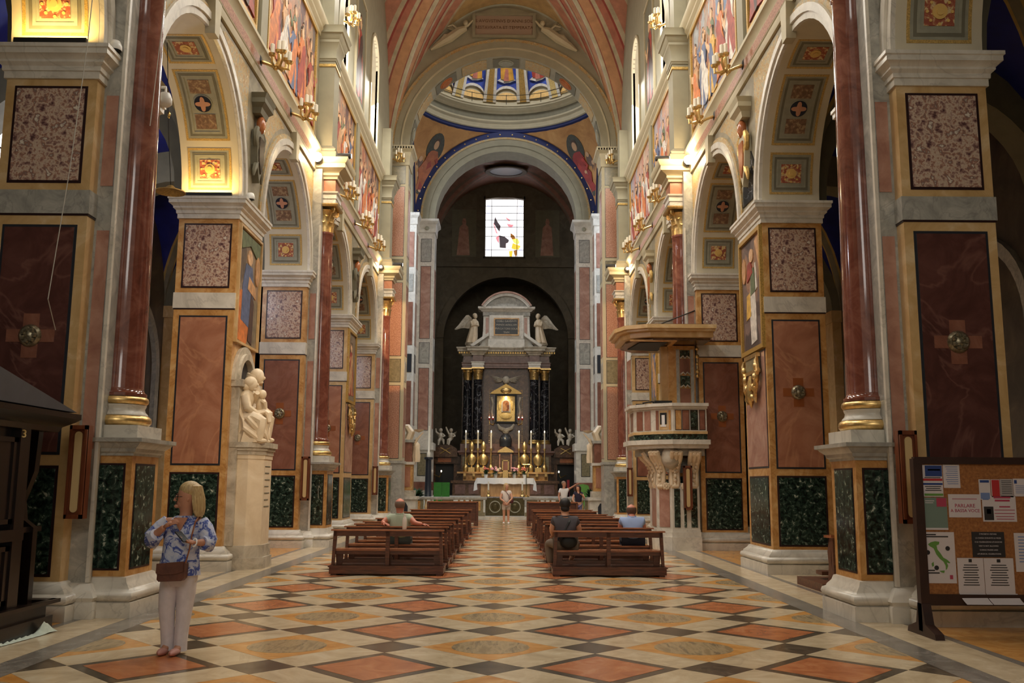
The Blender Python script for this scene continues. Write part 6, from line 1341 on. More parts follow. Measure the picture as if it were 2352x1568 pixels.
A('number', text_mb('3', .12, -5.12, 10.055, 2.14), plain('worn_gilt_number', srgb(206,180,120), .5))
A('notice_card', MB().box(-5.06, -5.0, 10.14, 10.15, 1.68, 1.86), cloth); A('card_picture', MB().prism([(-5.05, 1.71), (-5.01, 1.71), (-5.01, 1.76), (-5.03, 1.78), (-5.05, 1.75)], 'y', 10.135, 10.141), blackm)
rag = MB(); rd = random.Random(3); n = 26
for i in range(n+1):
    f = i/n; x = -4.95+.04*f; y = 9.75+1.0*f
    h = .02+.10*max(0, math.sin((f-.72)*PI/.28))*(f > .72)+.012*math.sin(i*2.1)
    for q in range(5):
        w = (.02+.05*f)*(q-2)/2; rag.v.append((x+w+.03, y+w*.3, .004+max(0, h*(1-abs(q-2)/2.2))))
rag.f = [(i*5+q, i*5+q+1, i*5+q+6, i*5+q+5) for i in range(n) for q in range(4)]
solo('dropped_cloth', rag, plain('pale_green_cloth', srgb(196,206,192), .85, var=.1, scale=20), 'pale crumpled cloth lying on the floor along the confessional step', 'cloth', smooth=60)
# ---------------------------------------------------------------- notice board on the right
nbk = thing('notice_board', 'cork notice board on a dark wooden stand at the right edge', 'notice board', (5.5, 10.8, 0))
cork = marble('cork', [(.35, srgb(134,84,44)), (.6, srgb(160,104,56)), (.75, srgb(176,122,70))], 30, .3, .85, detail=3)
dkw = plain('dark_frame_wood', srgb(50,28,20), .45, var=.25, scale=6)
A = lambda n, m, mt, sm=False: part(n, m, mt, nbk, sm)
A('cork_panel', MB().box(4.9, 6.35, 10.80, 10.83, .42, 1.90), cork)
A('top_rail', MB().box(4.82, 6.4, 10.77, 10.85, 1.90, 1.98), dkw); A('bottom_rail', MB().box(4.86, 6.4, 10.77, 10.85, .33, .45), dkw)
A('post', MB().box(4.80, 4.90, 10.76, 10.86, .05, 1.96), dkw); A('post', MB().box(6.34, 6.44, 10.76, 10.86, .05, 1.96), dkw)
for x in (4.85, 6.39): A('foot', MB().prism([(10.45, 0), (11.17, 0), (11.15, .06), (10.93, .13), (10.87, .35), (10.75, .35), (10.69, .13), (10.47, .06)], 'x', x-.05, x+.05), dkw)
paper = plain('white_paper', srgb(206,196,196), .8)
bl = plain('print_blue', srgb(36,60,120), .7); rdp = plain('print_red', srgb(176,40,40), .7); gnp = plain('print_green', srgb(96,140,60), .7); bkp = plain('print_black', srgb(40,36,36), .7); gyp = plain('print_grey_green', srgb(112,130,118), .7); pkp = plain('print_rose', srgb(170,60,84), .7); lbp = plain('print_pale_blue', srgb(110,130,176), .7)
PYB = 10.80
def sheet(label, x0, x1, z0, z1, base=None, y=0.0, items=(), lines=None, name='notice_sheet'):
    t = thing(name, label, 'paper', ((x0+x1)/2, PYB-.004-y, z0), 'sheets on the notice board')
    part('paper', MB().box(x0, x1, PYB-.006-y, PYB-.003-y, z0, z1), base or paper, t)
    yy = PYB-.0075-y
    for nm, a, b, c, d, m in items: part(nm, MB().box(x0+(x1-x0)*a, x0+(x1-x0)*b, yy-.001, yy+.001, z0+(z1-z0)*c, z0+(z1-z0)*d), m, t)
    if lines:
        lm = MB()
        for z, a, b in lines[0]: lm.box(x0+(x1-x0)*a, x0+(x1-x0)*b, yy-.001, yy+.001, z0+(z1-z0)*(z-.012), z0+(z1-z0)*(z+.012))
        part('text_lines', lm, lines[1], t, kind='stuff')
    return t
sheet('blue and white leaflet at the top left corner of the notice board', 4.91, 5.14, 1.53, 1.89, items=[('blue_header', .14, .98, .64, .98, bl), ('red_band', .02, .98, .5, .57, rdp), ('blue_band', .02, .98, .37, .43, bl), ('green_band', .05, .98, .03, .1, gnp), ('title_bar', .28, .9, .82, .87, paper)], lines=([(.32, .1, .9), (.26, .15, .85), (.2, .1, .9), (.6, .1, .9)], bkp))
sheet('plain white typed page right of the blue leaflet', 5.15, 5.34, 1.63, 1.895, lines=([(.9-.09*i, .15+.04*(i % 3), .88) for i in range(9)], lbp))
sheet('grey-green poster under the blue leaflet', 4.91, 5.17, 1.16, 1.52, base=gyp, items=[('rose_photo', .55, .98, .72, .99, pkp), ('white_foot', 0, 1, 0, .06, paper)], lines=([(.9, .05, .45), (.84, .05, .4)], paper))
t = sheet('white sign reading PARLARE A BASSA VOCE', 5.19, 5.56, 1.30, 1.56, items=(), lines=([(.8, .12, .88)], pkp), name='quiet_sign')
part('lettering', text_mb('PARLARE', .058, 5.375, PYB-.008, 1.43, .002), pkp, t); part('lettering', text_mb('A BASSA VOCE', .050, 5.375, PYB-.008, 1.375, .002), pkp, t)
sheet('small sheet with blue bars, right of centre on the board', 5.55, 5.68, 1.50, 1.73, y=.002, items=[('blue_bar', .1, .9, .84, .96, bl), ('blue_bar', .1, .9, .04, .34, lbp)])
sheet('red and white card in the upper right of the board', 5.69, 5.79, 1.53, 1.73, items=[('red_field', .08, .95, .04, .97, rdp)])
sheet('grey printed leaflet beside the red card', 5.795, 5.94, 1.53, 1.735, base=plain('newsprint', srgb(168,160,158), .8), lines=([(.9-.1*i, .1, .9) for i in range(8)], bkp))
sheet('white form at the top right edge of the board', 5.945, 6.25, 1.54, 1.74, items=[('blue_mark', .04, .14, .72, .92, bl)], lines=([(.6-.1*i, .08, .9) for i in range(5)], lbp))
sheet('white notice with a photo of a monstrance and red headings', 5.575, 5.96, 1.255, 1.545, items=[('dark_photo', .04, .32, .06, .58, bkp), ('photo_light', .12, .24, .3, .48, MT['dome_yellow_lunette']), ('blue_logo', .02, .2, .84, .97, lbp), ('red_heading', .35, .85, .9, .97, pkp), ('red_heading', .38, .82, .78, .85, pkp), ('red_line', .5, .82, .55, .6, pkp)], lines=([(.45, .35, .95), (.32, .35, .95), (.2, .38, .92), (.1, .4, .92)], pkp))
t = sheet('poster with a green map of Italy and dark dots', 4.885, 5.23, .57, 1.135, items=[('red_stamp', .78, .88, .08, .16, pkp)], lines=([(.95, .02, .4), (.91, .02, .8), (.2, .05, .45), (.25, .05, .3)], bkp), name='map_poster')
mp = [(.12,.76),(.22,.80),(.36,.82),(.50,.81),(.48,.76),(.40,.74),(.42,.66),(.52,.58),(.60,.50),(.72,.46),(.82,.40),(.78,.39),(.70,.41),(.74,.34),(.70,.28),(.66,.26),(.66,.34),(.60,.42),(.48,.48),(.38,.56),(.30,.68),(.18,.72)]
MX = lambda pts: [(4.885+.345*a, .57+.565*b) for a, b in pts]
part('map', MB().prism(MX(mp), 'y', PYB-.009, PYB-.007), gnp, t); part('map_island', MB().prism(MX([(.44,.24),(.62,.25),(.6,.2),(.52,.21)]), 'y', PYB-.009, PYB-.007), gnp, t); part('map_island', MB().prism(MX([(.20,.38),(.27,.42),(.28,.34),(.22,.32)]), 'y', PYB-.009, PYB-.007), gnp, t)
for a, b in ((.10, .60), (.76, .68), (.36, .30)): part('dot', MB().lathe([(0,-.001),(.026,-.001),(.026,.001)], (4.885+.345*a, PYB-.008, .57+.565*b), 14, 'y'), bkp, t)
t = sheet('black notice with white lines saying no visits during services', 5.43, 5.80, .86, 1.14, base=bkp, name='black_notice')
for i, tx in enumerate(('È PROIBITO VISITARE', 'LA CHIESA DURANTE LE MESSE', 'E LE CELEBRAZIONI LITURGICHE', 'VISIT IS NOT ALLOWED', 'DURING MASSES AND', 'LITURGICAL CELEBRATIONS')): part('lettering', text_mb(tx, .021, 5.615, PYB-.008, 1.115-.044*i, .002), paper, t)
sheet('left one of the two white curling pages at the bottom of the board', 5.245, 5.54, .46, .85, y=.003, items=[('grey_emblem', .44, .56, .88, .97, bkp)], lines=([(.8-.07*i, .25-.03*(i % 3), .75+.03*(i % 3)) for i in range(9)], bkp))
sheet('right one of the two white curling pages at the bottom of the board', 5.545, 5.88, .46, .85, y=.005, items=[('grey_emblem', .44, .56, .88, .97, bkp)], lines=([(.8-.07*i, .25-.03*(i % 3), .75+.03*(i % 3)) for i in range(9)], bkp))
for i, (x0, x1) in enumerate(((5.25, 5.54), (5.55, 5.90))):
    c = MB()
    for q in range(7): f = q/6; c.v += [(x0+.03*f, PYB-.01-.10*f*f, .46-.11*f), (x1+.03*f, PYB-.012-.10*f*f, .46-.11*f)]
    c.f = [(2*q, 2*q+1, 2*q+3, 2*q+2) for q in range(6)]
    solo('curling_page_end', c, paper, 'curled white paper end hanging off the board bottom, %s' % ('left' if i == 0 else 'right'), 'paper', smooth=True)
sheet('white page cut by the picture edge, lower right of the board', 5.91, 6.2, .70, 1.13, lines=([(.9-.08*i, .15, .85) for i in range(9)], lbp))
# ---------------------------------------------------------------- prie-dieu on the right between the piers
kn = thing('prie_dieu', 'dark wooden kneeler standing between the first two piers on the right', 'kneeler', (5.6, 15.6, 0))
A = lambda n, m, mt, sm=False: part(n, m, mt, kn, sm)
A('base', MB().box(5.1, 6.3, 15.0, 16.3, 0, .13), wood); A('armrest', MB().prism([(15.1, .88), (15.45, .86), (15.45, .82), (15.1, .83)], 'x', 5.3, 6.2), woodtop)
for x in (5.33, 6.14): A('post', MB().box(x, x+.05, 15.12, 15.2, .13, .84), wood); A('side_panel', MB().prism([(15.2, .13), (15.45, .13), (15.38, .4), (15.42, .6), (15.3, .84), (15.2, .84), (15.26, .5)], 'x', x+.01, x+.04), wood)
A('kneeling_board', MB().box(5.33, 6.19, 15.7, 16.0, .2, .26), wood)
# ---------------------------------------------------------------- pews
def pew0():
    t = thing('pew', 'x', 'pew', (0,0,0), 'wooden pews')
    A = lambda n, m, mt=wood, sm=False: part(n, m, mt, t, sm)
    A('platform', MB().box(-1.03, 1.03, -.13, .62, .03, .17).box(-1.05, 1.05, -.15, .64, .145, .17)); A('platform_foot', MB().box(-1.0, -.9, -.1, .58, 0, .03)); A('platform_foot', MB().box(.9, 1.0, -.1, .58, 0, .03))
    for x in (-.96, .96):
        q = .03 if x > 0 else -.03
        A('back_post', MB().add([(x+q-.025, .0, .17), (x+q+.025, .0, .17), (x+q+.025, .07, .17), (x+q-.025, .07, .17), (x-.03, .0, .785), (x+.03, .0, .785), (x+.03, .07, .785), (x-.03, .07, .785)], [(0,3,2,1),(4,5,6,7),(0,1,5,4),(1,2,6,5),(2,3,7,6),(3,0,4,7)]))
    A('middle_post', MB().box(-.035, .035, .0, .07, .17, .785))
    A('top_rail', MB().box(-1.03, 1.03, -.05, .085, .785, .81), woodtop); A('rail_apron', MB().box(-.98, .98, .0, .03, .69, .785))
    A('seat', MB().box(-.97, .97,   .06, .40, .425, .455), woodtop); A('seat_apron', MB().box(-.95, .95, .08, .105, .36, .425))
    for x in (-.90, 0, .90): A('seat_leg', MB().prism([(x-.05, .17), (x+.05, .17), (x+.075, .425), (x-.075, .425)], 'y', .16, .22))
    A('stretcher', MB().box(-.9, .9, .17, .21, .2, .26))
    return t
PEWS = {-1: (17.46, 18.85, 20.05, 21.25, 23.3, 25.6, 28.6, 31.5), 1: (17.46, 18.8, 20.5, 21.8, 24.2, 25.6, 27.2, 30.2, 31.9)}
p0 = pew0(); first = True
NTH = ['nearest', 'second', 'third', 'fourth', 'fifth', 'sixth', 'seventh', 'eighth', 'ninth', 'tenth', 'eleventh', 'twelfth', 'thirteenth', 'fourteenth', 'fifteenth', 'sixteenth', 'seventeenth', 'eighteenth']
for s in (-1, 1):
    for i, yr in enumerate(PEWS[s]):
        loc = (s*2.02+.01, yr, 0)
        lb = 'brown wooden pew, %s row of the %s block' % (NTH[i], SIDE[s])
        if first: p0.location = loc; p0['label'] = lb; first = False
        else: copytree(p0, loc, 0, lb)
    fd = thing('front_kneeling_desk', 'panelled wooden kneeling desk before the first pew row, %s block' % SIDE[s], 'kneeler', (s*2.02, 38.6, 0), 'front kneeling desks')
    x = s*2.02
    part('panel', MB().box(x-.98, x+.98, 38.6, 38.64, .1, .9), wood, fd); part('top', MB().box(x-1.03, x+1.03, 38.5, 38.75, .9, .95), woodtop, fd)
    for q in (-1, 1): part('end_post', MB().box(x+q*1.0-.04, x+q*1.0+.04, 38.5, 38.7, 0, .92), wood, fd)
    part('kneeling_board', MB().box(x-1.0, x+1.0, 38.0, 38.3, .12, .18), wood, fd); part('kneeler_foot', MB().box(x-.95, x-.88, 38.0, 38.6, 0, .12).box(x+.88, x+.95, 38.0, 38.6, 0, .12), wood, fd)
bt = thing('white_bottle', 'white plastic bottle standing on the nearest left pew rail', 'bottle', (-1.71, 17.48, .81))
part('body', MB().lathe([(.036,.81),(.04,.82),(.04,.98),(.032,1.02),(.018,1.05),(.018,1.07)], (-1.71, 17.48, 0), 16), plain('white_plastic', srgb(226,214,204), .4), bt, 50); part('cap', MB().lathe([(.021,1.065),(.021,1.095),(.0,1.097)], (-1.71, 17.48, 0), 12), cloth, bt, 50)
# ---------------------------------------------------------------- visitors
BAKE = []
def skinned(name, nd, ed, mat, parent, sub=2, extra=None, root=0):
    off = ORG.get(parent.name, (0,0,0)); keys = list(nd)
    me = bpy.data.meshes.new(name)
    me.from_pydata([(nd[k][0]-off[0], nd[k][1]-off[1], nd[k][2]-off[2]) for k in keys], [(keys.index(a), keys.index(b)) for a, b in ed], [])
    o = bpy.data.objects.new(name, me); COL.objects.link(o); o.parent = parent
    o.modifiers.new('skin', 'SKIN'); m = o.modifiers.new('smooth', 'SUBSURF'); m.levels = sub; m.render_levels = sub
    sv = me.skin_vertices[0].data
    for i, k in enumerate(keys):
        r = nd[k][3]; f = 1.18 if k in ('jaw', 'mid', 'sku', 'top', 'nec') else 1.06
        sv[i].radius = (r[0]*f, r[1]*f) if isinstance(r, tuple) else (r*f, r*f)
        sv[i].use_root = (i == root)
    BAKE.append((o, mat, extra, off)); return o
def bake_all():
    dg = bpy.context.evaluated_depsgraph_get()
    for o, mat, extra, off in BAKE:
        me = bpy.data.meshes.new_from_object(o.evaluated_get(dg))
        if extra:
            vs = [tuple(v.co) for v in me.vertices]; fs = [tuple(p.vertices) for p in me.polygons]; n = len(vs)
            vs += [(x-off[0], y-off[1], z-off[2]) for x, y, z in extra.v]; fs += [tuple(i+n for i in f) for f in extra.f]
            m2 = bpy.data.meshes.new(o.name); m2.from_pydata(vs, [], fs); bpy.data.meshes.remove(me); me = m2
        me.materials.clear(); me.materials.append(mat); me.polygons.foreach_set('use_smooth', [True]*len(me.polygons))
        o.modifiers.clear(); old = o.data; o.data = me; bpy.data.meshes.remove(old)
def hand(mb, w, k, dirn, up, curl=.5, sc=1.0, thumb=1):
    # w wrist, k knuckle centre; fingers of unequal length bend towards up*-1
    w, k = Vector(w), Vector(k); d = (k-w).normalized(); u = Vector(up).normalized(); a = d.cross(u).normalized()
    mb.tube([w, w+(k-w)*.5, k], [.026*sc, .038*sc, .034*sc], 8, .55)
    for i, L in enumerate((.068, .078, .072, .055)):
        p = k+a*(.028-.0185*i)*sc; q1 = p+d*L*.42*sc-u*.010*sc*curl; q2 = q1+(d*(1-.55*curl)-u*curl*.8).normalized()*L*.34*sc; q3 = q2+(d*(1-.9*curl)-u*curl).normalized()*L*.28*sc
        mb.tube([p-d*.02*sc, p, q1, q2, q3], [.0085*sc, .0092*sc, .0088*sc, .008*sc, .0055*sc], 6)
    b = w+(k-w)*.35+a*.03*sc*thumb; mb.tube([b, b+(a*thumb*.028+d*.02-u*.008)*sc, b+(a*thumb*.036+d*.048-u*.018)*sc, b+(a*thumb*.034+d*.066-u*.026)*sc], [.013*sc, .0115*sc, .010*sc, .007*sc], 6)
def face(mb, c, d, r=.1):
    c, d = Vector(c), Vector(d).normalized(); s_ = Vector((0,0,1)).cross(d).normalized()
    mb.ell(c+Vector((0,0,.012))-d*.008, (.083, .083, .112), 16, 12); mb.ell(c+d*.03+Vector((0,0,-.055)), (.058, .058, .062), 12, 8)
    mb.tube([c+d*r*.92+Vector((0,0,.022)), c+d*r*1.08+Vector((0,0,-.004)), c+d*r*1.2+Vector((0,0,-.022)), c+d*r*.98+Vector((0,0,-.032))], [.010, .013, .016, .010], 6)
    mb.ell(c+d*r*.93+Vector((0,0,-.082)), (.028, .028, .02), 8, 5)
    for q in (-1, 1): mb.ell(c+s_*q*r*.86-d*.012+Vector((0,0,-.012)), (.016, .016, .03), 7, 5)
def facebits(t, c, d, r, lipc, eyec):
    c, d = Vector(c), Vector(d).normalized(); s_ = Vector((0,0,1)).cross(d).normalized(); m = MB(); e = MB(); br = MB()
    for q in (-1, 1):
        e.ell(c+d*r*.90+s_*q*.033+Vector((0,0,.012)), (.013, .013, .008), 7, 5); br.tube([c+d*r*.93+s_*q*.018+Vector((0,0,.034)), c+d*r*.88+s_*q*.05+Vector((0,0,.036))], .005, 5)
    m.tube([c+d*r*.93-s_*.024+Vector((0,0,-.055)), c+d*r*1.0+Vector((0,0,-.052)), c+d*r*.93+s_*.024+Vector((0,0,-.055))], [.003, .007, .003], 5)
    part('eyes', e, eyec, t, True); part('mouth', m, lipc, t, True); part('eyebrows', br, lipc, t, True)
skin_tan = plain('skin_tanned', srgb(190,134,106), .55, var=.06, scale=12); skin_fair = plain('skin_fair', srgb(206,150,120), .55, var=.06, scale=12); skin_red = plain('skin_flushed', srgb(200,124,98), .5, var=.06, scale=12)
lips = plain('lips_and_brows', srgb(120,66,54), .6); eyes = plain('eye_dark', srgb(40,30,28), .2)
# --- woman in a blue floral blouse, foreground
t = thing('person', 'blonde woman in a blue floral blouse and white trousers, holding a phone', 'person', (-3.06, 9.42, 0))
DHEAD = (-.93, -.37, 0)
nd = {'pel': (-3.055, 9.46, .80, (.13, .10)), 'wai': (-3.05, 9.46, .98, (.115, .09)), 'che': (-3.045, 9.46, 1.16, (.13, .10)), 'col': (-3.03, 9.46, 1.28, (.08, .07)), 'nec': (-3.02, 9.465, 1.345, .052), 'jaw': (-3.035, 9.45, 1.42, (.066, .066)), 'mid': (-3.02, 9.455, 1.50, (.09, .088)), 'sku': (-3.01, 9.458, 1.57, (.088, .086)), 'top': (-3.01, 9.46, 1.622, .05),
      'sL': (-3.215, 9.46, 1.255, .062), 'eL': (-3.33, 9.40, 1.10, .046), 'wL': (-3.15, 9.24, 1.215, .028), 'sR': (-2.865, 9.47, 1.255, .062), 'eR': (-2.77, 9.42, 1.06, .046), 'wR': (-2.85, 9.25, 1.065, .028),
      'hL': (-3.14, 9.46, .76, .095), 'kL': (-3.15, 9.43, .45, .062), 'aL': (-3.125, 9.46, .10, .042), 'bL': (-3.135, 9.38, .04, .036), 'tL': (-3.15, 9.26, .03, .03), 'hR': (-2.97, 9.46, .76, .095), 'kR': (-2.99, 9.45, .45, .062), 'aR': (-3.0, 9.44, .10, .042), 'bR': (-3.01, 9.36, .04, .036), 'tR': (-3.03, 9.23, .03, .03)}
ed = [('pel','wai'),('wai','che'),('che','col'),('col','nec'),('nec','jaw'),('jaw','mid'),('mid','sku'),('sku','top'),('che','sL'),('sL','eL'),('eL','wL'),('che','sR'),('sR','eR'),('eR','wR'),('pel','hL'),('hL','kL'),('kL','aL'),('aL','bL'),('bL','tL'),('pel','hR'),('hR','kR'),('kR','aR'),('aR','bR'),('bR','tR')]
ex = MB(); face(ex, (-3.03, 9.452, 1.49), DHEAD, .092)
hand(ex, (-3.15, 9.24, 1.215), (-3.075, 9.215, 1.255), None, (.2, -.6, .8), .45, 1.0, -1); hand(ex, (-2.85, 9.25, 1.065), (-2.925, 9.205, 1.085), None, (0, .3, -1), .7, 1.0, 1)
skinned('body', nd, ed, skin_tan, t, 2, ex)
facebits(t, (-3.03, 9.452, 1.49), DHEAD, .094, lips, eyes)
floral = marble('blue_floral_blouse', [(.40, srgb(206,206,220)), (.50, srgb(176,184,214)), (.54, srgb(74,92,168)), (.60, srgb(62,78,150)), (.66, srgb(188,194,220))], 13, .8, .75, detail=3)
bw = drape(MB(), [(-3.055, 9.445, .745, .205, .15), (-3.055, 9.445, .82, .195, .148), (-3.05, 9.45, .92, .178, .138), (-3.047, 9.45, 1.04, .172, .135), (-3.043, 9.452, 1.14, .178, .135), (-3.04, 9.456, 1.22, .19, .12), (-3.035, 9.46, 1.275, .15, .095), (-3.03, 9.462, 1.315, .085, .07)], 36, .035, 9, .6)
for q, pts in enumerate((((-3.19, 9.46, 1.255), (-3.25, 9.45, 1.20), (-3.335, 9.41, 1.10), (-3.32, 9.385, 1.075), (-3.27, 9.34, 1.12)), ((-2.88, 9.465, 1.255), (-2.83, 9.455, 1.19), (-2.775, 9.43, 1.07), (-2.775, 9.405, 1.04), (-2.80, 9.36, 1.055)))):
    bw.tube(pts, [.075, .082, .082, .078, .066], 12)
    bw.tube([pts[4], (pts[4][0]+(.02, -.01)[q], pts[4][1]-.02, pts[4][2]+(.018, 0)[q])], [.070, .066], 12)
part('blouse', bw, floral, t, 70)
part('neckline', MB().prism([(-3.10, 1.30), (-2.96, 1.30), (-3.03, 1.17)], 'y', 9.315, 9.33), skin_tan, t)
wht = plain('white_trousers', srgb(212,202,204), .8, var=.07, scale=14)
tw = MB()
drape(tw, [(-3.055, 9.455, .64, .15, .11), (-3.055, 9.455, .70, .178, .13), (-3.055, 9.455, .80, .175, .128), (-3.052, 9.455, .90, .15, .11)], 30, .012, 6)
drape(tw, [(-3.128, 9.455, .035, .066, .072), (-3.128, 9.455, .10, .064, .07), (-3.138, 9.45, .24, .066, .07), (-3.15, 9.435, .42, .078, .08), (-3.145, 9.445, .56, .09, .095), (-3.13, 9.455, .70, .10, .115)], 24, .05, 5, .3)
drape(tw, [(-3.0, 9.435, .03, .066, .072), (-3.0, 9.437, .10, .064, .07), (-2.995, 9.443, .24, .066, .07), (-2.985, 9.45, .42, .078, .08), (-2.98, 9.452, .56, .09, .095), (-2.985, 9.455, .70, .10, .115)], 24, .05, 5, 1.7)
part('trousers', tw, wht, t, 70)
for q, (x, y) in enumerate(((-3.135, 9.36), (-3.01, 9.335))): part('shoe', MB().ell((x-.005, y, .035), (.046, .13, .036), 12, 7, lambda a, b, c: (a*(1-.25*max(0, -b)), b, max(c, -.9))).ell((x-.01, y-.06, .062), (.018, .02, .008), 6, 4), plain('pink_shoe', srgb(206,150,140), .6) if not q else MT['pink_shoe'], t, True)
blond = marble('blonde_hair', [(.3, srgb(150,118,76)), (.55, srgb(196,166,116)), (.75, srgb(222,200,156))], 6, .5, .5, sc=(14, 14, 1))
hr = MB().ell((-2.998, 9.462, 1.565), (.106, .106, .092), 18, 12)
rd = random.Random(5)
for i in range(30):
    a = math.radians(-150+300*i/29)+math.radians(-22)+0; ca, sa = math.cos(a), math.sin(a)     # strands leave the face side free
    if ca*DHEAD[0]+sa*DHEAD[1] > -.05: continue
    L = .30+.05*rd.random()
    hr.tube([(-2.99+.03*ca, 9.465+.03*sa, 1.632), (-2.985+.08*ca, 9.467+.08*sa, 1.595), (-2.975+.098*ca, 9.47+.098*sa, 1.48), (-2.965+.096*ca, 9.472+.094*sa, 1.38), (-2.96+.085*ca+.02*rd.random(), 9.472+.085*sa, 1.645-L)], [.014, .026, .03, .027, .010], 6)
part('hair', hr, blond, t, True)
gl = MB(); c = Vector((-3.03, 9.452, 1.502)); d = Vector(DHEAD).normalized(); s_ = Vector((0,0,1)).cross(d).normalized()
for q in (-1, 1):
    cc = c+d*.104+s_*q*.034; gl.tube([cc+s_*.024*math.cos(2*PI*i/12)+Vector((0,0,.019*math.sin(2*PI*i/12))) for i in range(13)], .0025, 5); gl.tube([cc+s_*q*.024, c+s_*q*.088-d*.01], .0025, 5)
gl.tube([c+d*.104-s_*.01, c+d*.104+s_*.01], .0025, 5); part('glasses', gl, iron, t)
part('wristband', MB().tube([(-2.858+.036*math.cos(a)*.55, 9.262+.036*math.sin(a)*.5-.012, 1.066+.036*math.sin(a)) for a in [2*PI*i/14 for i in range(15)]], .009, 6), cloth, t, True)
leather = marble('brown_leather', [(.3, srgb(76,40,28)), (.6, srgb(104,60,42)), (.75, srgb(122,76,54))], 10, .5, .5)
bg = thing('shoulder_bag', 'brown leather shoulder bag hanging in front of the blonde woman', 'bag', (-3.05, 9.25, .70))
bp = [(-3.185, .72), (-3.165, .70), (-2.95, .71), (-2.925, .735), (-2.92, .87), (-2.94, .885), (-3.15, .865), (-3.18, .84)]
part('pouch', MB().prism(bp, 'y', 9.20, 9.30), leather, bg); part('flap', MB().prism([(-3.19, .87), (-2.935, .893), (-2.93, .80), (-3.0, .775), (-3.14, .765), (-3.192, .78)], 'y', 9.188, 9.202), leather, bg)
tan = plain('tan_strap', srgb(150,92,60), .5)
part('strap', MB().tube([(-2.93, 9.23, .86), (-2.91, 9.27, 1.0), (-2.90, 9.29, 1.14), (-2.89, 9.34, 1.26), (-2.885, 9.45, 1.32), (-2.91, 9.56, 1.25), (-3.0, 9.62, 1.0), (-3.17, 9.5, .84), (-3.185, 9.28, .84)], .013, 6, .5), tan, bg)
solo('mobile_phone', MB().box(-.04, .04, -.075, .075, -.005, .005).xf(lambda x, y, z: (x, y*.8-z*.6, y*.6+z*.8)).rot(1.1).mv(-2.955, 9.175, 1.125), blackm, 'black mobile phone in the blonde woman\'s hand', 'phone')
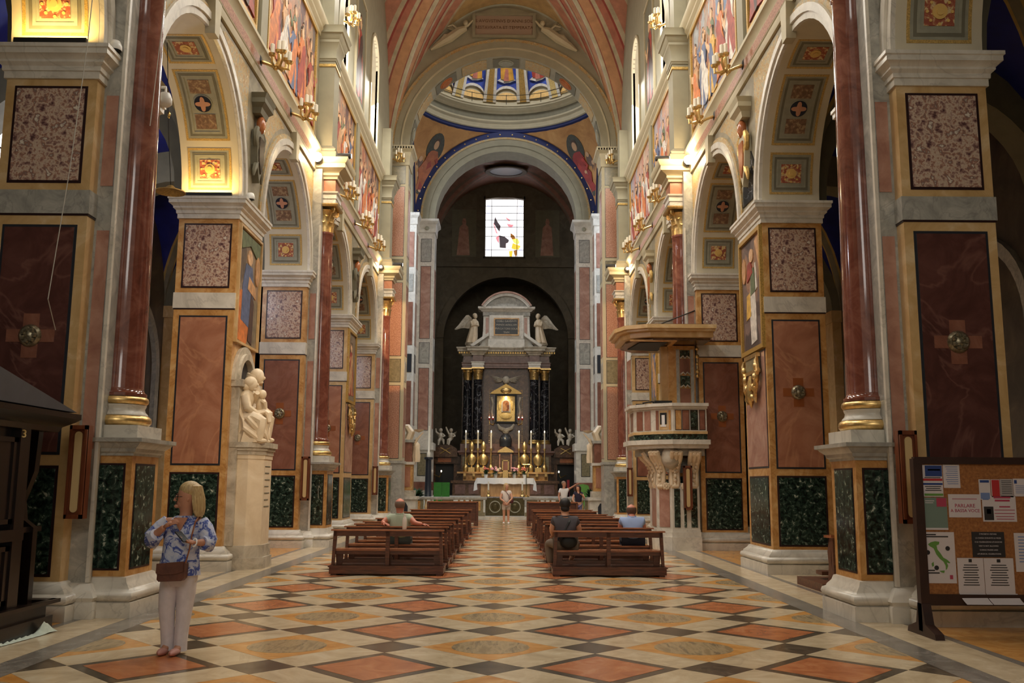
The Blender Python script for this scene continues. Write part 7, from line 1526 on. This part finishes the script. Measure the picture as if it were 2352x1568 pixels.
# --- generic seated figure seen from behind (looks along +Y)
def seated_man(label, x, y, z, lean, skinm, shirtm, pantm, hairm, bald, elL, elR, hdL, hdR, knee, headf=0.0, shoe=None, hz=0.0, spread=.17):
    t = thing('person', label, 'person', (x, y+.2, .17))
    H = z; hy = y+lean
    nd = {'pel': (x, y, .55, (.15, .11)), 'wai': (x, y+lean*.3, .72, (.135, .105)), 'che': (x, y+lean*.75, H-.20, (.16, .12)), 'col': (x, hy, H-.07, (.09, .08)), 'nec': (x, hy+headf*.3, H, .058), 'jaw': (x, hy+.03+headf, H+.07+hz, .072), 'mid': (x, hy+.02+headf, H+.15+hz, (.094, .096)), 'sku': (x, hy+.01+headf, H+.215+hz, (.088, .09)), 'top': (x, hy+.01+headf, H+.265+hz, .048),
          'sL': (x-.205, hy-.01, H-.10, .068), 'eL': elL+(.05,), 'wL': hdL+(.03,), 'sR': (x+.205, hy-.01, H-.10, .068), 'eR': elR+(.05,), 'wR': hdR+(.03,),
          'hL': (x-.10, y+.06, .56, .095), 'kL': knee[0]+(.068,), 'aL': knee[1]+(.045,), 'tL': (knee[1][0], knee[1][1]+.15, knee[1][2]-.05, .036), 'hR': (x+.10, y+.06, .56, .095), 'kR': knee[2]+(.068,), 'aR': knee[3]+(.045,), 'tR': (knee[3][0], knee[3][1]+.15, knee[3][2]-.05, .036)}
    ex = MB(); face(ex, (x, hy+.02+headf, H+.15+hz), (0, 1, -.2), .096)
    for w, e in ((hdL, elL), (hdR, elR)):
        dv = (Vector(w)-Vector(e)).normalized(); hand(ex, w, Vector(w)+dv*.085, None, (0, .2, 1), .5, 1.05, 1)
    skinned('body', nd, [('pel','wai'),('wai','che'),('che','col'),('col','nec'),('nec','jaw'),('jaw','mid'),('mid','sku'),('sku','top'),('che','sL'),('sL','eL'),('eL','wL'),('che','sR'),('sR','eR'),('eR','wR'),('pel','hL'),('hL','kL'),('kL','aL'),('aL','tL'),('pel','hR'),('hR','kR'),('kR','aR'),('aR','tR')], skinm, t, 2, ex)
    facebits(t, (x, hy+.02+headf, H+.15+hz), (0, 1, -.2), .098, lips, eyes)
    mL = tuple(nd['sL'][i]*.38+elL[i]*.62 for i in range(3)); mR = tuple(nd['sR'][i]*.38+elR[i]*.62 for i in range(3))
    skinned('shirt', {'hem': (x, y-.01, .56, (.20, .155)), 'wai': (x, y+lean*.3-.01, .72, (.19, .15)), 'che': (x, y+lean*.75-.01, H-.20, (.20, .15)), 'col': (x, hy, H-.055, (.10, .085)), 'sL': (x-.20, hy-.01, H-.105, .088), 'mL': mL+(.076,), 'sR': (x+.20, hy-.01, H-.105, .088), 'mR': mR+(.076,)}, [('hem','wai'),('wai','che'),('che','col'),('che','sL'),('sL','mL'),('che','sR'),('sR','mR')], shirtm, t)
    part('collar', MB().tube([(x+.075*math.cos(a), hy+.075*math.sin(a), H-.02+.012*math.sin(a)) for a in [2*PI*i/16 for i in range(17)]], .016, 6), shirtm, t, True)
    skinned('trousers', {'pel': (x, y, .55, (.175, .13)), 'hL': (x-.10, y+.06, .55, .112), 'kL': knee[0]+(.088,), 'aL': (knee[1][0], knee[1][1], knee[1][2]+.04, .066), 'hR': (x+.10, y+.06, .55, .112), 'kR': knee[2]+(.088,), 'aR': (knee[3][0], knee[3][1], knee[3][2]+.04, .066)}, [('pel','hL'),('hL','kL'),('kL','aL'),('pel','hR'),('hR','kR'),('kR','aR')], pantm, t)
    for k in (1, 3): part('shoe', MB().ell((knee[k][0], knee[k][1]+.07, knee[k][2]-.045), (.05, .14, .045), 12, 7), shoe or blackm, t, True)
    hc = Vector((x, hy+headf, H+.17+hz))
    if bald: part('hair', MB().lathe([(.078,-.085),(.1,-.05),(.105,-.005),(.1,.03),(.09,.045)], (hc.x, hc.y-.008, hc.z), 20, 'z', 1, 1.02, False), hairm, t, True)
    else: part('hair', MB().ell((hc.x, hc.y-.012, hc.z+.025), (.107, .112, .115), 18, 12, lambda a, b, c: (a*(1 if c > -.3 else .93), b if b < .55 else .55, c)).ell((hc.x, hc.y-.05, hc.z-.06), (.085, .065, .06), 12, 8), hairm, t, True)
    return t
sage = plain('sage_green_shirt', srgb(168,176,152), .85, var=.06, scale=9); char = plain('charcoal_shirt', srgb(72,66,70), .85, var=.08, scale=9); sky_s = plain('light_blue_shirt', srgb(150,168,206), .8, var=.06, scale=9)
navy = plain('navy_trousers', srgb(30,32,46), .8); taupe = plain('taupe_trousers', srgb(120,104,88), .85, var=.08); greyt = plain('grey_trousers', srgb(84,90,88), .85)
greyhair = plain('grey_hair', srgb(120,96,80), .7); blackhair = plain('black_hair', srgb(30,24,22), .6); brownhair = plain('brown_hair', srgb(96,66,46), .7)
Y1, Y2, Y3 = 17.46+.22, 18.85+.22, 18.8+.22
seated_man('balding man in a sage green shirt seated with arms spread on the left pews', -1.98, Y2, 1.075, -.02, skin_red, sage, greyt, greyhair, True, (-2.30, Y2-.16, .87), (-1.66, Y2-.16, .87), (-2.24, Y2-.24, .86), (-1.50, Y2-.22, .85), ((-2.12, Y2+.45, .58), (-2.1, Y2+.4, .25), (-1.84, Y2+.45, .58), (-1.82, Y2+.4, .25)))
seated_man('dark-haired man in a charcoal t-shirt seated on the nearest right pew', 1.25, Y1, 1.09, .06, skin_fair, char, taupe, blackhair, False, (1.0, Y1+.06, .80), (1.52, Y1+.06, .80), (1.03, Y1+.3, .70), (1.46, Y1+.3, .70), ((.95, Y1+.38, .56), (1.0, Y1+.36, .12), (1.48, Y1+.4, .56), (1.38, Y1+.34, .25)), .04, shoe=taupe)
seated_man('man in a light blue shirt bowing his head on the second right pew', 2.68, Y3, 1.04, .10, skin_red, sky_s, navy, brownhair, True, (2.44, Y3+.14, .78), (2.92, Y3+.14, .78), (2.56, Y3+.38, .68), (2.8, Y3+.38, .68), ((2.54, Y3+.46, .57), (2.54, Y3+.42, .25), (2.83, Y3+.46, .57), (2.83, Y3+.42, .25)), .07, shoe=cloth, hz=-.06)
bs = thing('crossbody_bag', 'dark sling strap across the back of the man in charcoal', 'bag', (1.25, Y1, .6)); part('strap', MB().tube([(1.36, Y1+.14, 1.06), (1.36, Y1+.03, 1.05), (1.31, Y1-.085, .96), (1.22, Y1-.12, .80), (1.10, Y1-.12, .64)], .022, 6, .4), blackm, bs); part('pouch', MB().ell((1.30, Y1-.14, .60), (.16, .06, .12), 12, 8), blackm, bs, True)
# --- standing figures near the altar rail
def standing(label, J, skinm, topm, botm, hairm, legs='long', sleeves=.5, dird=(0,-1,0), hairlen=0, shoem=None, hs=1.0):
    x, y, h = J['x'], J['y'], J['h']
    t = thing('person', label, 'person', (x, y, J.get('z', 0))); z0 = J.get('z', 0); Z = lambda f: z0+(h)*f
    nd = {'pel': (x, y, Z(.52), (.125, .095)), 'wai': (x, y, Z(.61), (.115, .085)), 'che': (x, y, Z(.73), (.135, .10)), 'col': (x, y, Z(.80), (.08, .07)), 'nec': (x, y, Z(.84), .052), 'jaw': (x+dird[0]*.02, y+dird[1]*.02, Z(.88), .068), 'mid': (x+dird[0]*.01, y+dird[1]*.01, Z(.925), (.088, .09)), 'sku': (x, y, Z(.965), (.084, .086)), 'top': (x, y, Z(.99), .045),
          'sL': (x-.17, y, Z(.785), .06), 'eL': J['eL']+(.045,), 'wL': J['wL']+(.028,), 'sR': (x+.17, y, Z(.785), .06), 'eR': J['eR']+(.045,), 'wR': J['wR']+(.028,),
          'hL': (x-.085, y, Z(.49), .09), 'kL': (x-.09, y, Z(.28), .06), 'aL': (x-.09, y+.02, Z(.06), .04), 'tL': (x-.10, y-.12, Z(.02), .032), 'hR': (x+.085, y, Z(.49), .09), 'kR': (x+.09, y, Z(.28), .06), 'aR': (x+.095, y+.02, Z(.06), .04), 'tR': (x+.11, y-.12, Z(.02), .032)}
    ex = MB(); hc = Vector((x, y, Z(.925))); face(ex, hc, dird, .09)
    for k in 'LR':
        w, e = Vector(J['w'+k]), Vector(J['e'+k]); hand(ex, w, w+(w-e).normalized()*.08, None, (0, -.3, 1), .35, 1.05, 1)
    skinned('body', nd, [('pel','wai'),('wai','che'),('che','col'),('col','nec'),('nec','jaw'),('jaw','mid'),('mid','sku'),('sku','top'),('che','sL'),('sL','eL'),('eL','wL'),('che','sR'),('sR','eR'),('eR','wR'),('pel','hL'),('hL','kL'),('kL','aL'),('aL','tL'),('pel','hR'),('hR','kR'),('kR','aR'),('aR','tR')], skinm, t, 2, ex)
    facebits(t, hc, dird, .092, lips, eyes)
    mid = lambda k: tuple(nd['s'+k][i]*(1-sleeves)+J['e'+k][i]*sleeves for i in range(3))
    skinned('top', {'hem': (x, y, Z(.51), (.17, .13)), 'wai': (x, y, Z(.61), (.155, .12)), 'che': (x, y, Z(.73), (.165, .125)), 'col': (x, y, Z(.805), (.09, .075)), 'sL': (x-.165, y, Z(.785), .075), 'mL': mid('L')+(.066,), 'sR': (x+.165, y, Z(.785), .075), 'mR': mid('R')+(.066,)}, [('hem','wai'),('wai','che'),('che','col'),('che','sL'),('sL','mL'),('che','sR'),('sR','mR')], topm, t)
    zl = .09 if legs == 'long' else .33
    skinned('trousers' if legs == 'long' else 'shorts', {'pel': (x, y, Z(.52), (.165, .125)), 'hL': (x-.085, y, Z(.46), .11), 'kL': (x-.09, y, Z(max(zl+.05, .30)), .09 if legs != 'long' else .078), 'aL': (x-.092, y, Z(zl), .088 if legs != 'long' else .065), 'hR': (x+.085, y, Z(.46), .11), 'kR': (x+.09, y, Z(max(zl+.05, .30)), .09 if legs != 'long' else .078), 'aR': (x+.095, y, Z(zl), .088 if legs != 'long' else .065)}, [('pel','hL'),('hL','kL'),('kL','aL'),('pel','hR'),('hR','kR'),('kR','aR')], botm, t)
    for q in (-1, 1): part('shoe', MB().ell((x+q*.1, y-.05, z0+.04), (.05, .14, .045), 12, 7), shoem or blackm, t, True)
    hm = MB().ell((x-dird[0]*.016, y-dird[1]*.016, Z(.955)), (.103, .103, .098), 16, 10)
    if hairlen:
        for i in range(20):
            a = 2*PI*i/20; ca, sa = math.cos(a), math.sin(a)
            if ca*dird[0]+sa*dird[1] > .5: continue
            hm.tube([(x+.09*ca, y+.09*sa, Z(.965)), (x+.105*ca, y+.105*sa, Z(.92)), (x+.10*ca, y+.10*sa, Z(.965)-hairlen)], [.03, .03, .014], 6)
    part('hair', hm, hairm, t, True)
    return t
standing('blonde woman in pale top and beige shorts standing in the centre aisle', dict(x=.15, y=39.85, h=1.68, eL=(-.10, 39.75, 1.05), wL=(.10, 39.62, .90), eR=(.40, 39.75, 1.06), wR=(.24, 39.62, .90)), skin_fair, plain('pale_pink_top', srgb(220,206,196), .8), plain('beige_shorts', srgb(206,190,176), .8), blond, 'short', .4, (.55, -.8, 0), .26, cloth)
part('purse', MB().ell((.36, 39.75, .95), (.1, .07, .1), 10, 7).tube([(.3, 39.78, .95), (.25, 39.7, 1.2), (.1, 39.74, 1.38), (.05, 39.9, 1.4)], .012, 5), plain('maroon_purse', srgb(84,34,40), .6), tag(bpy.data.objects['person.004'], 'blonde woman in pale top and beige shorts standing in the centre aisle', 'person'), True)
standing('bald man in a white polo shirt pointing to the right by the rail', dict(x=2.80, y=43.6, h=1.80, eL=(2.56, 43.55, 1.12), wL=(2.6, 43.4, .9), eR=(3.12, 43.5, 1.50), wR=(3.36, 43.4, 1.66)), skin_tan, plain('white_polo', srgb(226,222,220), .8), plain('olive_trousers', srgb(74,70,56), .8), plain('shaved_grey_hair', srgb(150,120,100), .7), 'long', .55, (.8, -.5, 0))
standing('dark-haired woman in a navy t-shirt beside the pointing man', dict(x=3.44, y=43.3, h=1.60, eL=(3.18, 43.2, 1.0), wL=(3.24, 43.05, .82), eR=(3.70, 43.1, 1.02), wR=(3.58, 42.9, 1.18)), skin_fair, plain('navy_tshirt', srgb(40,36,56), .85), plain('lilac_jeans', srgb(120,118,156), .85), plain('dark_brown_hair', srgb(58,32,26), .6), 'long', .45, (-.5, -.7, .45), .3)
bake_all()
# ---------------------------------------------------------------- lamps, cameras and cords
glare = glow('spot_bulb', (1, .9, .7), 60)
for s in (-1, 1):
    for k, lb in ((3, 'second'), (5, 'third')):
        y = PY[k]+.80
        t = thing('floodlight', 'lit floodlight on the cornice over the %s column, %s' % (lb, SIDE[s]), 'lamp', (s*5.06, y-.9, 10.3), 'floodlights on the column cornices')
        part('lamp_body', MB().lathe([(.04,.0),(.1,.03),(.12,.16),(.1,.2)], (s*5.06, y-.92, 10.42), 12, 'y'), blackm, t, 50)
        part('bulb', MB().ell((s*5.06, y-.93, 10.42), (.13, .08, .13) if k == 3 else (.05, .03, .05), 12, 8), glare, t, True)
        part('bracket', MB().box(s*5.06-.02, s*5.06+.02, y-.76, y-.70, 10.3, 10.5).box(min(s*5.05, s*5.24), max(s*5.05, s*5.24), y-.76, y-.72, 10.36, 10.4), iron, t)
        t2 = thing('spotlight', 'black cylindrical spotlight lying on the cornice over the %s column, %s' % (lb, SIDE[s]), 'lamp', (s*4.42, y-.1, 10.54), 'spotlights on the column cornices')
        part('body', MB().lathe([(.0,-.02),(.075,0),(.08,.1),(.08,.34),(.06,.38)], (s*4.42-.18, y-.42, 10.63), 14, 'x'), blackm, t2, 50); part('lens', MB().lathe([(0,.385),(.06,.385),(.06,.37)], (s*4.42-.18, y-.42, 10.63), 12, 'x'), glow('spot_lens', (1, .95, .85), 6) if 'spot_lens' not in MT else MT['spot_lens'], t2); part('yoke', MB().box(s*4.42-.02, s*4.42+.02, y-.46, y-.38, 10.53, 10.57), iron, t2)
        l = bpy.data.lights.new('floodlight_light', 'POINT'); l.energy = 70 if k == 3 else 26; l.color = (1, .74, .42); l.shadow_soft_size = .12
        o = bpy.data.objects.new('floodlight_light', l); COL.objects.link(o); o.location = (s*4.98, y-1.12, 10.42)
    # beams of the spotlights across the nave onto the crossing piers
    spot('crossing_spot', (-s*4.35, 24.9, 10.75), (s*4.75, 40.5, 7.6), 10000 if s < 0 else 4500, (1, .62, .3), 13, .08, .25)
spot('statue_spot', (4.35, 5.7, 10.75), (-5.5, 18.4, 3.6), 2300, (1, .82, .60), 24, .12, .9)
for yy, w in ((21.0, 170), (14.5, 110)):  # fill lights added to brighten the blue left aisle vault, without any fixture
    l = bpy.data.lights.new('aisle_fill_light', 'POINT'); l.energy = w; l.shadow_soft_size = .2; l.color = (.85, .88, 1)
    o = bpy.data.objects.new('aisle_fill_light', l); COL.objects.link(o); o.location = (-9.2, yy, 8.2)
aw = struct('window_aisle', MB().box(-11.6, -11.56, 20.2, 22.3, 8.5, 10.6), glass)
part('window_bars', MB().box(-11.57, -11.53, 20.2, 22.3, 9.2, 9.24).box(-11.57, -11.53, 20.2, 22.3, 9.9, 9.94).box(-11.57, -11.53, 21.2, 21.24, 8.5, 10.6), iron, aw)
# gilt-lit uplights on the imposts of the first two arches, left
led = glow('led_strip', (1, .72, .25), 10)
for k in (1, 2):
    y = PY[k]-.10
    t = thing('uplight_bar', 'slim uplight bar on the impost of the %s pier, left, washing the arch gold' % ORD[k], 'lamp', (-5.8, y, 7.25), 'uplights on the left imposts')
    hs_ = part('housing', MB().box(-6.28, -5.34, y-.06, y+.0, 7.27, 7.33), blackm, t); part('led_strip', MB().box(-6.26, -5.36, y-.045, y-.015, 7.33, 7.336), led, hs_)
    for x in (-6.2, -5.42): part('foot', MB().box(x-.015, x+.015, y-.05, y-.01, 7.25, 7.28), iron, t)
    a = area('uplight_glow', (-5.8, y-.10, 7.345), (-5.8, y+.02, 8.3), .9, .06, 13, (1, .66, .22))
# dome cameras
def camdome(x, y, z, lb, hang=False):
    t = thing('security_camera', lb, 'camera', (x, y, z), 'white dome cameras')
    part('arm', MB().box(x-.05, x+.03, y-.03, y+.1, z, z+.16), potw, t); part('dome', MB().lathe([(.0,.19),(.06,.17),(.085,.11),(.09,.05),(.085,.04)], (x+.07, y-.05, z-.02), 16, cap=False), potw, t, 50); part('lens_ring', MB().lathe([(.07,.03),(.07,.05),(0,.05)], (x+.07, y-.05, z-.02), 16), blackm, t)
camdome(-5.14, 11.75, 7.26, 'white dome camera on the impost of the nearest left pier'); camdome(-5.12, 18.3, 7.26, 'white dome camera on the impost of the second left pier')
t = thing('hanging_camera', 'white dome camera just behind the nearest left column', 'camera', (-5.35, 14.0, 7.2)); part('dome', MB().lathe([(.0,7.42),(.07,7.4),(.1,7.32),(.1,7.24),(.06,7.2)], (-5.0, 13.35, 0), 16), potw, t, 50); part('mount', MB().tube([(-5.0, 13.35, 7.4), (-5.0, 13.35, 7.5), (-5.2, 13.35, 7.5)], .02, 6), potw, t)
# hanging lamp disc and cords on the left
t = thing('hanging_lamp', 'dark disc-shaped lamp hanging in the first left arch on a thin cord', 'lamp', (-6.2, 17.0, 7.0))
part('shade', MB().lathe([(.0,.06),(.05,.05),(.1,.0),(.27,-.06),(.28,-.08),(.1,-.03),(.0,-.02)], (-6.2, 17.0, 7.1), 20), goldd, t, 50); part('cord', MB().tube([(-6.2, 17.0, 7.15), (-6.15, 16.6, 8.0), (-6.12, 16.4, 8.6), (-6.1, 16.1, 9.66)], .007, 5), iron, t); part('counterweight', MB().ell((-6.13, 16.5, 8.35), (.03, .03, .07), 7, 5), brass, t, True)
cord = plain('pale_cord', srgb(190,184,172), .7)
solo('thin_cord', MB().tube([(-5.02, 10.9, 8.4), (-5.08, 10.95, 7.0), (-5.2, 11.0, 5.4), (-5.36, 11.05, 3.8), (-5.46, 11.5, 3.5)], .006, 5), cord, 'thin pale cord slanting down across the nearest left pier', 'cord')  # plain thin cord, no bell belongs to it
solo('thin_cord', MB().tube([(-4.62, 12.2, 9.0), (-4.66, 12.15, 7.6), (-4.70, 12.1, 6.4)], .006, 5), cord, 'thin pale cord hanging beside the nearest left column', 'cord')
for s in (-1, 1):    # looped cable under the loudspeaker
    y = PY[3]+.34
    if s < 0: solo('coiled_cable', MB().tube([(-4.78+.06*math.cos(i*.7)*(1 if i < 27 else .2), y, 1.55+.09*math.sin(i*.7)-.03*max(0, i-27)) for i in range(36)], .008, 5), cord, 'coil of pale cable on the second left column pedestal', 'cable')
